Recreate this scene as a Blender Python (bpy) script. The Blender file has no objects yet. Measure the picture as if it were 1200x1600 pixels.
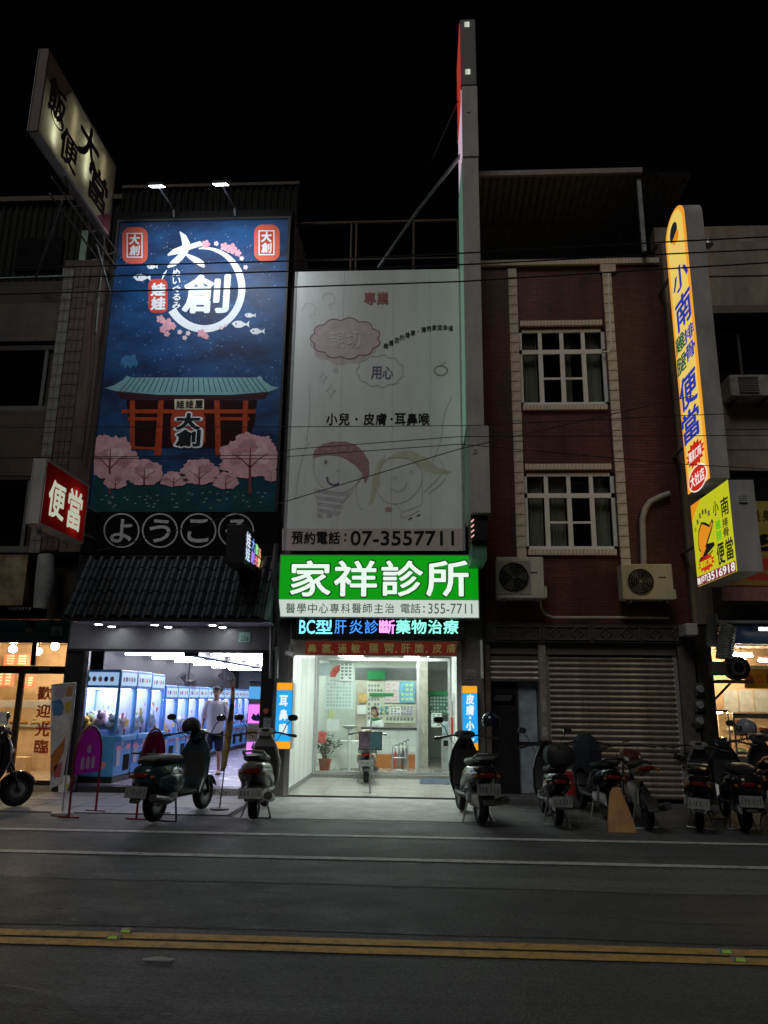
import bpy, bmesh, math, random
from math import sin, cos, pi, radians, tan, atan2, hypot, sqrt
from mathutils import Vector, Matrix
from mathutils.geometry import tessellate_polygon
random.seed(7)
sc = bpy.context.scene
C = bpy.context.collection

# ------------------------------------------------------------------ camera
F = 1175.0                                    # focal length in pixels of the 1200 x 1600 photograph
YAW, PITCH, ROLL = radians(3.02), radians(13.88), radians(0.66)
CAM = Vector((0, 0, 1.65))
_f = Vector((-sin(YAW)*cos(PITCH), cos(YAW)*cos(PITCH), sin(PITCH)))
_r0 = Vector((cos(YAW), sin(YAW), 0)); _u0 = _r0.cross(_f)
_r = _r0*cos(ROLL) + _u0*sin(ROLL); _u = -_r0*sin(ROLL) + _u0*cos(ROLL)
cam = bpy.data.cameras.new('camera'); camo = bpy.data.objects.new('camera', cam); C.objects.link(camo)
M3 = Matrix((_r, _u, -_f)).transposed()
camo.matrix_world = Matrix.Translation(CAM) @ M3.to_4x4()
cam.sensor_fit = 'VERTICAL'; cam.sensor_height = 36.0; cam.lens = F/1600*36.0
cam.clip_start = 0.05; cam.clip_end = 3000
sc.camera = camo

# ------------------------------------------------------------------ night sky, one dim sun (glow of the street), exposure
SUN_EL, SUN_AZ = radians(48), radians(198)    # from behind the camera, a little to its left
w = bpy.data.worlds.new('World'); sc.world = w; w.use_nodes = True
nt = w.node_tree; bgn = nt.nodes['Background']
sky = nt.nodes.new('ShaderNodeTexSky'); sky.sky_type = 'NISHITA'; sky.sun_disc = False
sky.sun_elevation = SUN_EL; sky.sun_rotation = SUN_AZ
nt.links.new(sky.outputs[0], bgn.inputs[0]); bgn.inputs[1].default_value = 0.0002
sun = bpy.data.lights.new('sun', 'SUN'); suno = bpy.data.objects.new('sun', sun); C.objects.link(suno)
sun.energy = 0.55; sun.angle = radians(28); sun.color = (1.0, 0.97, 0.92)
_sd = Vector((sin(SUN_AZ)*cos(SUN_EL), cos(SUN_AZ)*cos(SUN_EL), sin(SUN_EL)))   # towards the sun
suno.rotation_euler = _sd.to_track_quat('Z', 'Y').to_euler()
suno.location = (0, -5, 30)
sc.view_settings.view_transform = 'Standard'; sc.view_settings.look = 'None'
sc.view_settings.exposure = 0.0; sc.view_settings.gamma = 1.0
sc.view_settings.use_curve_mapping = False
sc.cycles.use_denoising = True
sc.cycles.max_bounces = 7; sc.cycles.diffuse_bounces = 3; sc.cycles.glossy_bounces = 3
sc.cycles.transmission_bounces = 4; sc.cycles.transparent_max_bounces = 12
sc.cycles.sample_clamp_indirect = 4.0
sc.cycles.caustics_reflective = False; sc.cycles.caustics_refractive = False

# ------------------------------------------------------------------ pixel -> place
def ray(px, py): return _r*((px-600)/F) + _u*((800-py)/F) + _f
def at(px, py, Y):
    d = ray(px, py); return CAM + d*(Y/d.y)
def onx(px, py, X):
    d = ray(px, py); return CAM + d*(X/d.x)
def gnd(px, py, z=0.0):
    d = ray(px, py); return CAM + d*((z-CAM.z)/d.z)
def rect(x0, y0, x1, y1, Y):
    ym, xm = (y0+y1)/2, (x0+x1)/2
    return at(x0, ym, Y).x, at(x1, ym, Y).x, at(xm, y1, Y).z, at(xm, y0, Y).z    # X0 X1 Z0 Z1
def xat(px, Y, py=900): return at(px, py, Y).x
def zat(py, Y, px=600): return at(px, py, Y).z

# ------------------------------------------------------------------ materials
def H(h):
    h = h.lstrip('#'); o = []
    for i in (0, 2, 4):
        v = int(h[i:i+2], 16)/255; o.append(v/12.92 if v <= 0.04045 else ((v+0.055)/1.055)**2.4)
    return tuple(o)
MATS = {}
def mat(name, col=(.5, .5, .5), rough=.6, metal=0.0, em=None, es=0.0, noise=.25, scale=6.0, bump=0.0, bscale=60.0, spec=.3, coat=0.0, streak=0.0):
    if name in MATS: return MATS[name]
    if isinstance(col, str): col = H(col)
    if name.startswith(('print_', 'board_', 'ink_', 'banner_', 'dark_', 'black_backing', 'green_cladding', 'crayon_')): spec = .06
    m = bpy.data.materials.new(name); m.use_nodes = True; n = m.node_tree.nodes; L = m.node_tree.links
    b = n['Principled BSDF']
    b.inputs['Roughness'].default_value = rough; b.inputs['Metallic'].default_value = metal
    b.inputs['Specular IOR Level'].default_value = spec; b.inputs['Coat Weight'].default_value = coat
    b.inputs['Base Color'].default_value = (*col, 1)
    tc = n.new('ShaderNodeTexCoord')
    if noise > 0:
        tx = n.new('ShaderNodeTexNoise'); tx.inputs['Scale'].default_value = scale; tx.inputs['Detail'].default_value = 6
        tx.inputs['Roughness'].default_value = .65
        if streak > 0:
            mp = n.new('ShaderNodeMapping'); mp.inputs['Scale'].default_value = (1, 1, streak)
            L.new(tc.outputs['Object'], mp.inputs[0]); L.new(mp.outputs[0], tx.inputs['Vector'])
        else: L.new(tc.outputs['Object'], tx.inputs['Vector'])
        rp = n.new('ShaderNodeValToRGB'); e = rp.color_ramp.elements
        e[0].position = .3; e[1].position = .7
        e[0].color = (*[c*(1-noise) for c in col], 1); e[1].color = (*[min(1, c*(1+noise*.6)) for c in col], 1)
        L.new(tx.outputs[0], rp.inputs[0]); L.new(rp.outputs[0], b.inputs['Base Color'])
        mr = n.new('ShaderNodeMapRange'); mr.inputs[3].default_value = max(0, rough-.12); mr.inputs[4].default_value = min(1, rough+.12)
        L.new(tx.outputs[0], mr.inputs[0]); L.new(mr.outputs[0], b.inputs['Roughness'])
    if bump > 0:
        t2 = n.new('ShaderNodeTexNoise'); t2.inputs['Scale'].default_value = bscale; t2.inputs['Detail'].default_value = 4
        L.new(tc.outputs['Object'], t2.inputs['Vector'])
        bp = n.new('ShaderNodeBump'); bp.inputs['Strength'].default_value = bump; bp.inputs['Distance'].default_value = .01
        L.new(t2.outputs[0], bp.inputs['Height']); L.new(bp.outputs[0], b.inputs['Normal'])
    if em is not None:
        if isinstance(em, str): em = H(em)
        b.inputs['Emission Color'].default_value = (*em, 1); b.inputs['Emission Strength'].default_value = es
    MATS[name] = m; return m
def glow(name, col, es, base=(.02, .02, .02)):
    return mat(name, base, rough=.4, em=col, es=es, noise=0)
def glass(name, tint=(1, 1, 1), refl=.10, rough=.02):
    if name in MATS: return MATS[name]
    m = bpy.data.materials.new(name); m.use_nodes = True; n = m.node_tree.nodes; L = m.node_tree.links
    n.remove(n['Principled BSDF']); out = n['Material Output']
    t = n.new('ShaderNodeBsdfTransparent'); t.inputs[0].default_value = (*tint, 1)
    g = n.new('ShaderNodeBsdfGlossy'); g.inputs['Roughness'].default_value = rough
    fr0 = n.new('ShaderNodeLayerWeight'); fr0.inputs[0].default_value = .5
    fr = n.new('ShaderNodeMath'); fr.operation = 'POWER'; fr.inputs[1].default_value = 5.0; L.new(fr0.outputs['Facing'], fr.inputs[0])
    mx = n.new('ShaderNodeMath'); mx.operation = 'MULTIPLY_ADD'; mx.inputs[1].default_value = .9; mx.inputs[2].default_value = .025+refl*.15
    L.new(fr.outputs[0], mx.inputs[0])
    mix = n.new('ShaderNodeMixShader'); L.new(mx.outputs[0], mix.inputs[0]); L.new(t.outputs[0], mix.inputs[1]); L.new(g.outputs[0], mix.inputs[2])
    L.new(mix.outputs[0], out.inputs[0]); MATS[name] = m; return m
def translucent(name, col, mixf=.55):
    if name in MATS: return MATS[name]
    if isinstance(col, str): col = H(col)
    m = bpy.data.materials.new(name); m.use_nodes = True; n = m.node_tree.nodes; L = m.node_tree.links
    n.remove(n['Principled BSDF']); out = n['Material Output']
    d = n.new('ShaderNodeBsdfDiffuse'); t = n.new('ShaderNodeBsdfTranslucent')
    tc = n.new('ShaderNodeTexCoord'); tx = n.new('ShaderNodeTexNoise'); tx.inputs['Scale'].default_value = 3; tx.inputs['Detail'].default_value = 5
    rp = n.new('ShaderNodeValToRGB'); rp.color_ramp.elements[0].position = .3; rp.color_ramp.elements[1].position = .7
    rp.color_ramp.elements[0].color = (*[c*.75 for c in col], 1); rp.color_ramp.elements[1].color = (*col, 1)
    L.new(tc.outputs['Object'], tx.inputs['Vector']); L.new(tx.outputs[0], rp.inputs[0])
    L.new(rp.outputs[0], d.inputs[0]); L.new(rp.outputs[0], t.inputs[0])
    mix = n.new('ShaderNodeMixShader'); mix.inputs[0].default_value = mixf
    L.new(d.outputs[0], mix.inputs[1]); L.new(t.outputs[0], mix.inputs[2]); L.new(mix.outputs[0], out.inputs[0])
    MATS[name] = m; return m
def brickmat(name, c1, c2, mortar, bw, bh, rough=.45, msize=.004, offset=.5, axis='XZ', dirt=.3):
    if name in MATS: return MATS[name]
    m = bpy.data.materials.new(name); m.use_nodes = True; n = m.node_tree.nodes; L = m.node_tree.links
    b = n['Principled BSDF']; b.inputs['Roughness'].default_value = rough
    tc = n.new('ShaderNodeTexCoord'); sp = n.new('ShaderNodeSeparateXYZ'); cb = n.new('ShaderNodeCombineXYZ')
    L.new(tc.outputs['Object'], sp.inputs[0])
    L.new(sp.outputs[axis[0]], cb.inputs[0]); L.new(sp.outputs[axis[1]], cb.inputs[1])
    br = n.new('ShaderNodeTexBrick'); br.inputs['Scale'].default_value = 1
    br.inputs['Brick Width'].default_value = bw; br.inputs['Row Height'].default_value = bh
    br.inputs['Mortar Size'].default_value = msize; br.offset = offset; br.inputs['Bias'].default_value = 0
    br.inputs['Color1'].default_value = (*H(c1), 1); br.inputs['Color2'].default_value = (*H(c2), 1); br.inputs['Mortar'].default_value = (*H(mortar), 1)
    L.new(cb.outputs[0], br.inputs['Vector'])
    nz = n.new('ShaderNodeTexNoise'); nz.inputs['Scale'].default_value = 1.3; nz.inputs['Detail'].default_value = 7
    mp = n.new('ShaderNodeMapping'); mp.inputs['Scale'].default_value = (1.5, 1.5, .35)
    L.new(tc.outputs['Object'], mp.inputs[0]); L.new(mp.outputs[0], nz.inputs['Vector'])
    mr = n.new('ShaderNodeMapRange'); mr.inputs[1].default_value = .3; mr.inputs[2].default_value = .7; mr.inputs[3].default_value = 1-dirt; mr.inputs[4].default_value = 1.05
    L.new(nz.outputs[0], mr.inputs[0])
    mu = n.new('ShaderNodeMix'); mu.data_type = 'RGBA'; mu.blend_type = 'MULTIPLY'; mu.inputs[0].default_value = 1
    L.new(br.outputs['Color'], mu.inputs[6]); L.new(mr.outputs[0], mu.inputs[7]); L.new(mu.outputs[2], b.inputs['Base Color'])
    bp = n.new('ShaderNodeBump'); bp.inputs['Strength'].default_value = .6; bp.inputs['Distance'].default_value = .004; bp.invert = True
    L.new(br.outputs['Fac'], bp.inputs['Height']); L.new(bp.outputs[0], b.inputs['Normal'])
    MATS[name] = m; return m

# ------------------------------------------------------------------ things, parts, meshes
ORG = {}
def thing(name, label, cat, loc=(0, 0, 0), rz=0.0, group=None, local=False):
    o = bpy.data.objects.new(name, None); C.objects.link(o); o.location = loc; o.rotation_euler = (0, 0, rz)
    o.empty_display_size = .1
    o['label'] = label; o['category'] = cat
    if group: o['group'] = group
    ORG[o] = Vector((0, 0, 0)) if (local or rz) else Vector(loc)
    return o
def tag(o, label, cat, group=None):
    o['label'] = label; o['category'] = cat
    if group: o['group'] = group
    return o
def link(name, me, parent=None, m=None, world=True):
    o = bpy.data.objects.new(name, me); C.objects.link(o)
    if m is not None and not me.materials: me.materials.append(m)
    if parent is not None:
        o.parent = parent; g = ORG.get(parent, Vector((0, 0, 0))); ORG[o] = g
    else: ORG[o] = Vector((0, 0, 0))
    return o
class B:
    def __init__(s): s.v = []; s.f = []
    def add(s, vs, fs):
        n = len(s.v); s.v += [Vector(v) for v in vs]; s.f += [tuple(i+n for i in f) for f in fs]; return s
    def box(s, x0, x1, y0, y1, z0, z1, R=None):
        vs = [(x, y, z) for z in (z0, z1) for y in (y0, y1) for x in (x0, x1)]
        if R is not None: vs = [R @ Vector(v) for v in vs]
        return s.add(vs, [(0, 2, 3, 1), (4, 5, 7, 6), (0, 1, 5, 4), (2, 6, 7, 3), (0, 4, 6, 2), (1, 3, 7, 5)])
    def tube(s, pts, r, n=8, cap=True):
        pts = [Vector(p) for p in pts]; rs = r if isinstance(r, (list, tuple)) else [r]*len(pts); k = len(s.v); a0 = None
        for i, p in enumerate(pts):
            t = (pts[min(i+1, len(pts)-1)] - pts[max(i-1, 0)])
            if t.length < 1e-9: t = Vector((0, 0, 1))
            t.normalize()
            if a0 is None:
                a0 = t.cross(Vector((0, 0, 1)))
                if a0.length < 1e-3: a0 = t.cross(Vector((0, 1, 0)))
            a = a0 - t*a0.dot(t)
            if a.length < 1e-6: a = t.cross(Vector((1, 0, 0)))
            a.normalize(); a0 = a; b = t.cross(a)
            for j in range(n): s.v.append(p + (a*cos(2*pi*j/n) + b*sin(2*pi*j/n))*rs[i])
        for i in range(len(pts)-1):
            for j in range(n):
                s.f.append((k+i*n+j, k+i*n+(j+1) % n, k+(i+1)*n+(j+1) % n, k+(i+1)*n+j))
        if cap:
            s.f.append(tuple(k+j for j in range(n))[::-1]); s.f.append(tuple(k+(len(pts)-1)*n+j for j in range(n)))
        return s
    def loft(s, rings, cap=True, closed=True):
        k = len(s.v); n = len(rings[0])
        for r in rings: s.v += [Vector(p) for p in r]
        for i in range(len(rings)-1):
            for j in range(n if closed else n-1):
                s.f.append((k+i*n+j, k+i*n+(j+1) % n, k+(i+1)*n+(j+1) % n, k+(i+1)*n+j))
        if cap:
            s.f.append(tuple(k+j for j in range(n))[::-1]); s.f.append(tuple(k+(len(rings)-1)*n+j for j in range(n)))
        return s
    def lathe(s, prof, c=(0, 0, 0), n=16, axis='Z'):
        rings = []
        for r, z in prof:
            ring = []
            for j in range(n):
                a = 2*pi*j/n
                p = {'Z': (r*cos(a), r*sin(a), z), 'Y': (r*cos(a), z, r*sin(a)), 'X': (z, r*cos(a), r*sin(a))}[axis]
                ring.append(Vector(c)+Vector(p))
            rings.append(ring)
        return s.loft(rings)
    def ball(s, c, rx, ry=None, rz=None, n=12, m=8):
        ry = rx if ry is None else ry; rz = rx if rz is None else rz
        rings = []
        for i in range(m+1):
            t = pi*i/m; q = max(sin(t), .02)
            rings.append([Vector(c)+Vector((rx*q*cos(2*pi*j/n), ry*q*sin(2*pi*j/n), -rz*cos(t))) for j in range(n)])
        return s.loft(rings)
    def torus(s, c, R, r, axis='Y', n=24, m=8):
        rings = []
        for i in range(n+1):
            a = 2*pi*i/n; ring = []
            for j in range(m):
                b = 2*pi*j/m; q = R+r*cos(b); h = r*sin(b)
                p = {'Y': (q*cos(a), h, q*sin(a)), 'Z': (q*cos(a), q*sin(a), h), 'X': (h, q*cos(a), q*sin(a))}[axis]
                ring.append(Vector(c)+Vector(p))
            rings.append(ring)
        return s.loft(rings, cap=False)
    def poly(s, pts):
        pts = [Vector(p) for p in pts]; k = len(s.v); s.v += pts
        for t in tessellate_polygon([pts]): s.f.append(tuple(k+i for i in t))
        return s
    def prism(s, pts, d):
        """closed outline extruded along vector d"""
        pts = [Vector(p) for p in pts]; d = Vector(d); n = len(pts); k = len(s.v)
        s.v += pts + [p+d for p in pts]
        for t in tessellate_polygon([pts]):
            s.f.append(tuple(k+i for i in t)); s.f.append(tuple(k+n+i for i in reversed(t)))
        for i in range(n): s.f.append((k+i, k+(i+1) % n, k+n+(i+1) % n, k+n+i))
        return s
    def mesh(s, name, m, smooth=False, off=Vector((0, 0, 0)), bevel=0.0):
        me = bpy.data.meshes.new(name)
        me.from_pydata([v-off for v in s.v], [], s.f); me.update()
        bm = bmesh.new(); bm.from_mesh(me); bmesh.ops.recalc_face_normals(bm, faces=bm.faces)
        if bevel > 0:
            bmesh.ops.bevel(bm, geom=[e for e in bm.edges if len(e.link_faces) == 2 and e.calc_face_angle(0) > .5], offset=bevel, segments=2, affect='EDGES', profile=.5)
        bm.to_mesh(me); bm.free()
        if m is not None: me.materials.append(m)
        if smooth:
            for p in me.polygons: p.use_smooth = True
            me.set_sharp_from_angle(angle=radians(42))
        return me
    def build(s, name, m, parent=None, smooth=False, bevel=0.0):
        off = ORG.get(parent, Vector((0, 0, 0))) if parent is not None else Vector((0, 0, 0))
        if parent is None and s.v:      # a thing of one mesh: its origin at the middle of its foot
            lo = [min(v[i] for v in s.v) for i in range(3)]; hi = [max(v[i] for v in s.v) for i in range(3)]
            off = Vector(((lo[0]+hi[0])/2, (lo[1]+hi[1])/2, lo[2]))
        o = link(name, s.mesh(name, m, smooth, off, bevel), parent)
        if parent is None: o.location = off; ORG[o] = off
        return o
def piece(me, name, loc, parent, rot=None, scale=None):
    o = bpy.data.objects.new(name, me); C.objects.link(o); o.parent = parent
    o.location = Vector(loc)-ORG.get(parent, Vector((0, 0, 0)))
    if rot: o.rotation_euler = rot
    if scale: o.scale = scale
    return o
def box(name, x0, x1, y0, y1, z0, z1, m, parent=None, bevel=0.0):
    return B().box(x0, x1, y0, y1, z0, z1).build(name, m, parent, bevel=bevel)
def pbox(name, x0, y0, x1, y1, Y, d, m, parent=None, bevel=0.0):
    """box whose front face fills the photo rectangle at depth Y, d deep"""
    a, b, z0, z1 = rect(x0, y0, x1, y1, Y)
    return box(name, a, b, Y, Y+d, z0, z1, m, parent, bevel)
def struct(o): o['kind'] = 'structure'; return o
def stuff(o): o['kind'] = 'stuff'; return o

# ------------------------------------------------------------------ lettering
GL = {}
def glyphs(s):
    """flat triangles of a string, box scaled to 0..1 in both directions; also its aspect"""
    if s in GL: return GL[s]
    c = bpy.data.curves.new('text', 'FONT'); c.body = s; c.size = 1; c.resolution_u = 3
    o = bpy.data.objects.new('text', c)
    me = o.to_mesh()
    V = [v.co.copy() for v in me.vertices]; T = [tuple(p.vertices) for p in me.polygons]
    o.to_mesh_clear(); bpy.data.objects.remove(o); bpy.data.curves.remove(c)
    x0 = min(v.x for v in V); x1 = max(v.x for v in V); y0 = min(v.y for v in V); y1 = max(v.y for v in V)
    GL[s] = ([((v.x-x0)/(x1-x0), (v.y-y0)/(y1-y0)) for v in V], T, (x1-x0)/(y1-y0))
    return GL[s]
def text_on(fn, s, u0, v0, u1, v1, m, parent, bold=.0, name='lettering', asp=1.0, kind=True):
    """fn(u,v,lift) -> point; text fills u0..u1 (left to right), v0..v1 (top to bottom)"""
    V, T, a = glyphs(s); b = B()
    st = [(0, 0)]
    if bold > 0: st += [(bold*cos(2*pi*i/8), bold*sin(2*pi*i/8)) for i in range(8)]
    du, dv = (u1-u0), (v1-v0)
    n = max(1, len(s.replace(' ', '')))
    for k, (dx, dy) in enumerate(st):
        b.add([fn(u0+(x+dx/n)*du, v1-(y+dy)*dv, k*.00025) for x, y in V], T)
    o = b.build(name, m, parent)
    if kind and n > 1: o['kind'] = 'stuff'
    return o
def wallfn(Y, lift):
    return lambda u, v, k=0: at_plane(u, v, Y, lift+k)
def at_plane(u, v, Y, l):
    p = at(u, v, Y); p.y -= l; return p
def wtext(s, x0, y0, x1, y1, Y, m, parent, bold=.0, lift=.005, name='lettering', kind=True):
    """upright text in the photo rectangle on a plane of depth Y"""
    a, b, z0, z1 = rect(x0, y0, x1, y1, Y)
    return text_on(lambda u, v, k=0: Vector((a+(b-a)*u, Y-lift-k, z1+(z0-z1)*v)), s, 0, 0, 1, 1, m, parent, bold, name, kind=kind)
def wchars(s, x0, y0, x1, y1, Y, m, parent, bold=.0, lift=.005, vertical=False, gap=.12):
    n = len(s)
    for i, ch in enumerate(s):
        if vertical:
            h = (y1-y0)/n; wtext(ch, x0, y0+h*(i+gap/2), x1, y0+h*(i+1-gap/2), Y, m, parent, bold, lift, 'character')
        else:
            h = (x1-x0)/n; wtext(ch, x0+h*(i+gap/2), y0, x0+h*(i+1-gap/2), y1, Y, m, parent, bold, lift, 'character')
class Face:
    """a sign face standing square to the facade (plane X = const): u to the right as seen, v downwards"""
    def __init__(s, X, yl, yr, z0, z1, nx):
        s.X, s.yl, s.yr, s.z0, s.z1, s.nx = X, yl, yr, z0, z1, nx
    def p(s, u, v, l=0.0): return Vector((s.X+s.nx*l, s.yl+(s.yr-s.yl)*u, s.z1+(s.z0-s.z1)*v))
    def uv(s, px, py):
        q = onx(px, py, s.X); return (q.y-s.yl)/(s.yr-s.yl), (s.z1-q.z)/(s.z1-s.z0)
    def poly(s, pts, m, parent, name, lift=.004):
        return B().poly([s.p(u, v, lift) for u, v in pts]).build(name, m, parent)
    def text(s, t, u0, v0, u1, v1, m, parent, bold=0.0, lift=.006, name='lettering'):
        return text_on(lambda u, v, k=0: s.p(u, v, lift+k), t, u0, v0, u1, v1, m, parent, bold, name if len(t) > 1 else 'character')
    def px(s, t, x0, y0, x1, y1, m, parent, bold=0.0, lift=.006):
        """text by the photo rectangle it covers"""
        xm, ym = (x0+x1)/2, (y0+y1)/2; u0 = s.uv(x0, ym)[0]; u1 = s.uv(x1, ym)[0]; v0 = s.uv(xm, y0)[1]; v1 = s.uv(xm, y1)[1]
        return s.text(t, u0, v0, u1, v1, m, parent, bold, lift)
    def chars(s, t, u0, v0, u1, v1, m, parent, bold=0.0, lift=.006):
        n = len(t); h = (v1-v0)/n
        for i, ch in enumerate(t): s.text(ch, u0, v0+h*(i+.06), u1, v0+h*(i+.94), m, parent, bold, lift)
def art(pts, Y, lift, m, parent, name):
    """flat print: an outline in photo pixels laid on the sign face at depth Y"""
    return B().poly([at_plane(x, y, Y, lift) for x, y in pts]).build(name, m, parent)
def ell(cx, cy, rx, ry, n=20, a0=0): return [(cx+rx*cos(2*pi*i/n+a0), cy+ry*sin(2*pi*i/n+a0)) for i in range(n)]
def rrect(x0, y0, x1, y1, r, n=4):
    o = []
    for cx, cy, a in ((x1-r, y0+r, -90), (x1-r, y1-r, 0), (x0+r, y1-r, 90), (x0+r, y0+r, 180)):
        for i in range(n+1):
            t = radians(a+90*i/n); o.append((cx+r*cos(t), cy+r*sin(t)))
    return o
def stroke(pts, w):
    """outline of a polyline of width w (pixels); w may be a list"""
    n = len(pts); ws = w if isinstance(w, (list, tuple)) else [w]*n; L, R = [], []
    for i, (x, y) in enumerate(pts):
        a = pts[max(i-1, 0)]; b = pts[min(i+1, n-1)]; dx, dy = b[0]-a[0], b[1]-a[1]; l = hypot(dx, dy) or 1
        L.append((x-dy/l*ws[i]/2, y+dx/l*ws[i]/2)); R.append((x+dy/l*ws[i]/2, y-dx/l*ws[i]/2))
    return L, R
def artstroke(pts, w, Y, lift, m, parent, name):
    L, R = stroke(pts, w); b = B(); n = len(pts)
    b.add([at_plane(x, y, Y, lift) for x, y in L+R], [(i, i+1, n+i+1, n+i) for i in range(n-1)])
    return b.build(name, m, parent)

# ================================================================== THE SETTING: ground, road, markings
YF = 13.4                                      # the common building line
def asphalt(name, col, patch=.4, speck=.3, streak=.3):
    m = bpy.data.materials.new(name); m.use_nodes = True; n = m.node_tree.nodes; L = m.node_tree.links; p = n['Principled BSDF']
    tc = n.new('ShaderNodeTexCoord')
    def nz(scale, det, sx=1.0, sy=1.0):
        mp = n.new('ShaderNodeMapping'); mp.inputs['Scale'].default_value = (sx, sy, 1); t = n.new('ShaderNodeTexNoise'); t.inputs['Scale'].default_value = scale; t.inputs['Detail'].default_value = det; t.inputs['Roughness'].default_value = .7
        L.new(tc.outputs['Object'], mp.inputs[0]); L.new(mp.outputs[0], t.inputs['Vector']); return t
    def rng(src, a, b, lo=.3, hi=.7):
        r = n.new('ShaderNodeMapRange'); r.inputs[1].default_value = lo; r.inputs[2].default_value = hi; r.inputs[3].default_value = a; r.inputs[4].default_value = b; L.new(src, r.inputs[0]); return r
    def mul(a, b):
        q = n.new('ShaderNodeMath'); q.operation = 'MULTIPLY'; L.new(a, q.inputs[0]); L.new(b, q.inputs[1]); return q
    big = rng(nz(.5, 8).outputs[0], 1-patch, 1+patch); st = rng(nz(1.2, 6, .12, 2.2).outputs[0], 1-streak, 1+streak)
    vo = n.new('ShaderNodeTexVoronoi'); vo.inputs['Scale'].default_value = 55; L.new(tc.outputs['Object'], vo.inputs['Vector'])
    sp = rng(vo.outputs['Color'], 1-speck, 1+speck*1.3, 0, 1); fine = rng(nz(28, 6).outputs[0], .75, 1.25)
    oil = rng(nz(1.7, 4).outputs[0], .62, 1.0, .30, .40)
    f = mul(mul(mul(big.outputs[0], st.outputs[0]).outputs[0], mul(sp.outputs[0], fine.outputs[0]).outputs[0]).outputs[0], oil.outputs[0])
    vm = n.new('ShaderNodeVectorMath'); vm.operation = 'SCALE'; vm.inputs[0].default_value = col; L.new(f.outputs[0], vm.inputs['Scale']); L.new(vm.outputs[0], p.inputs['Base Color'])
    L.new(rng(nz(2, 5).outputs[0], .62, .9).outputs[0], p.inputs['Roughness'])
    bp = n.new('ShaderNodeBump'); bp.inputs['Strength'].default_value = .7; bp.inputs['Distance'].default_value = .008; L.new(vo.outputs['Distance'], bp.inputs['Height']); L.new(bp.outputs[0], p.inputs['Normal'])
    MATS[name] = m; return m
def worn_paint(name, col, under, lo=.40, hi=.56):
    m = mat(name, col, rough=.75, noise=0); n = m.node_tree.nodes; L = m.node_tree.links; tc = n.new('ShaderNodeTexCoord'); out = []
    for s_, d in ((9, 8), (60, 4)):
        t = n.new('ShaderNodeTexNoise'); t.inputs['Scale'].default_value = s_; t.inputs['Detail'].default_value = d; t.inputs['Roughness'].default_value = .75; L.new(tc.outputs['Object'], t.inputs['Vector']); out.append(t)
    a = n.new('ShaderNodeMath'); a.operation = 'MULTIPLY_ADD'; a.inputs[1].default_value = .6; L.new(out[0].outputs[0], a.inputs[0]); b_ = n.new('ShaderNodeMath'); b_.operation = 'MULTIPLY'; b_.inputs[1].default_value = .4; L.new(out[1].outputs[0], b_.inputs[0]); L.new(b_.outputs[0], a.inputs[2])
    r = n.new('ShaderNodeValToRGB'); e = r.color_ramp.elements; e[0].position = lo; e[1].position = hi; e[0].color = (*under, 1); e[1].color = (*col, 1); L.new(a.outputs[0], r.inputs[0]); L.new(r.outputs[0], n['Principled BSDF'].inputs['Base Color']); return m
asph = asphalt('asphalt', (.068, .075, .076))
asph2 = asphalt('asphalt_patch', (.054, .059, .060), .25)
asph3 = asphalt('asphalt_worn', (.094, .103, .103), .25)
conc = mat('apron_concrete', (.34, .34, .33), rough=.8, noise=.4, scale=2.5, bump=.3, bscale=70)
slabm = mat('shop_paving', (.15, .15, .155), rough=.6, noise=.35, scale=4, bump=.2)
groundm = mat('ground_dirt', (.045, .046, .045), rough=.9, noise=.3, scale=1)
wline = worn_paint('white_road_paint', (.50, .50, .49), (.10, .105, .105), .36, .52)
yline = worn_paint('yellow_road_paint', (.55, .33, .09), (.11, .09, .06), .36, .52)
def sheet(name, x0, x1, y0, y1, z, m, n=1):
    return struct(B().add([(x0, y0, z), (x1, y0, z), (x1, y1, z), (x0, y1, z)], [(0, 1, 2, 3)]).build(name, m))
sheet('ground', -600, 600, -600, 600, -.02, groundm)
sheet('road', -60, 60, -3.0, 10.9, 0.0, asph)
def rough_strip(name, x0, x1, y0, y1, z, m, amp, n=60):
    b = B(); rnd = random.Random(3); vs = []
    for i in range(n+1):
        x = x0+(x1-x0)*i/n
        vs += [(x, y0+rnd.uniform(-amp, amp), z), (x, y1+rnd.uniform(-amp, amp), z)]
    b.add(vs, [(2*i, 2*i+2, 2*i+3, 2*i+1) for i in range(n)])
    return struct(b.build(name, m))
rough_strip('road_wheel_track', -30, 30, 7.35, 8.35, .004, asph3, .07)
rough_strip('road_patch', -30, 30, 5.95, 7.3, .004, asph2, .05)
rough_strip('road_patch', -30, 30, 3.3, 4.5, .004, asph2, .06)
sheet('pavement', -60, 60, 10.9, YF+.05, .004, asphalt('pavement_asphalt', (.078, .08, .078), .3))
def line(name, yy, wd, m, z=.008):
    rough_strip(name, -40, 40, yy-wd/2, yy+wd/2, z, m, .004, 160)
line('white_edge_line', 9.85, .14, wline); line('white_edge_line', 8.52, .14, wline)
line('yellow_centre_line', 5.76, .135, yline); line('yellow_centre_line', 5.58, .135, yline)
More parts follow.
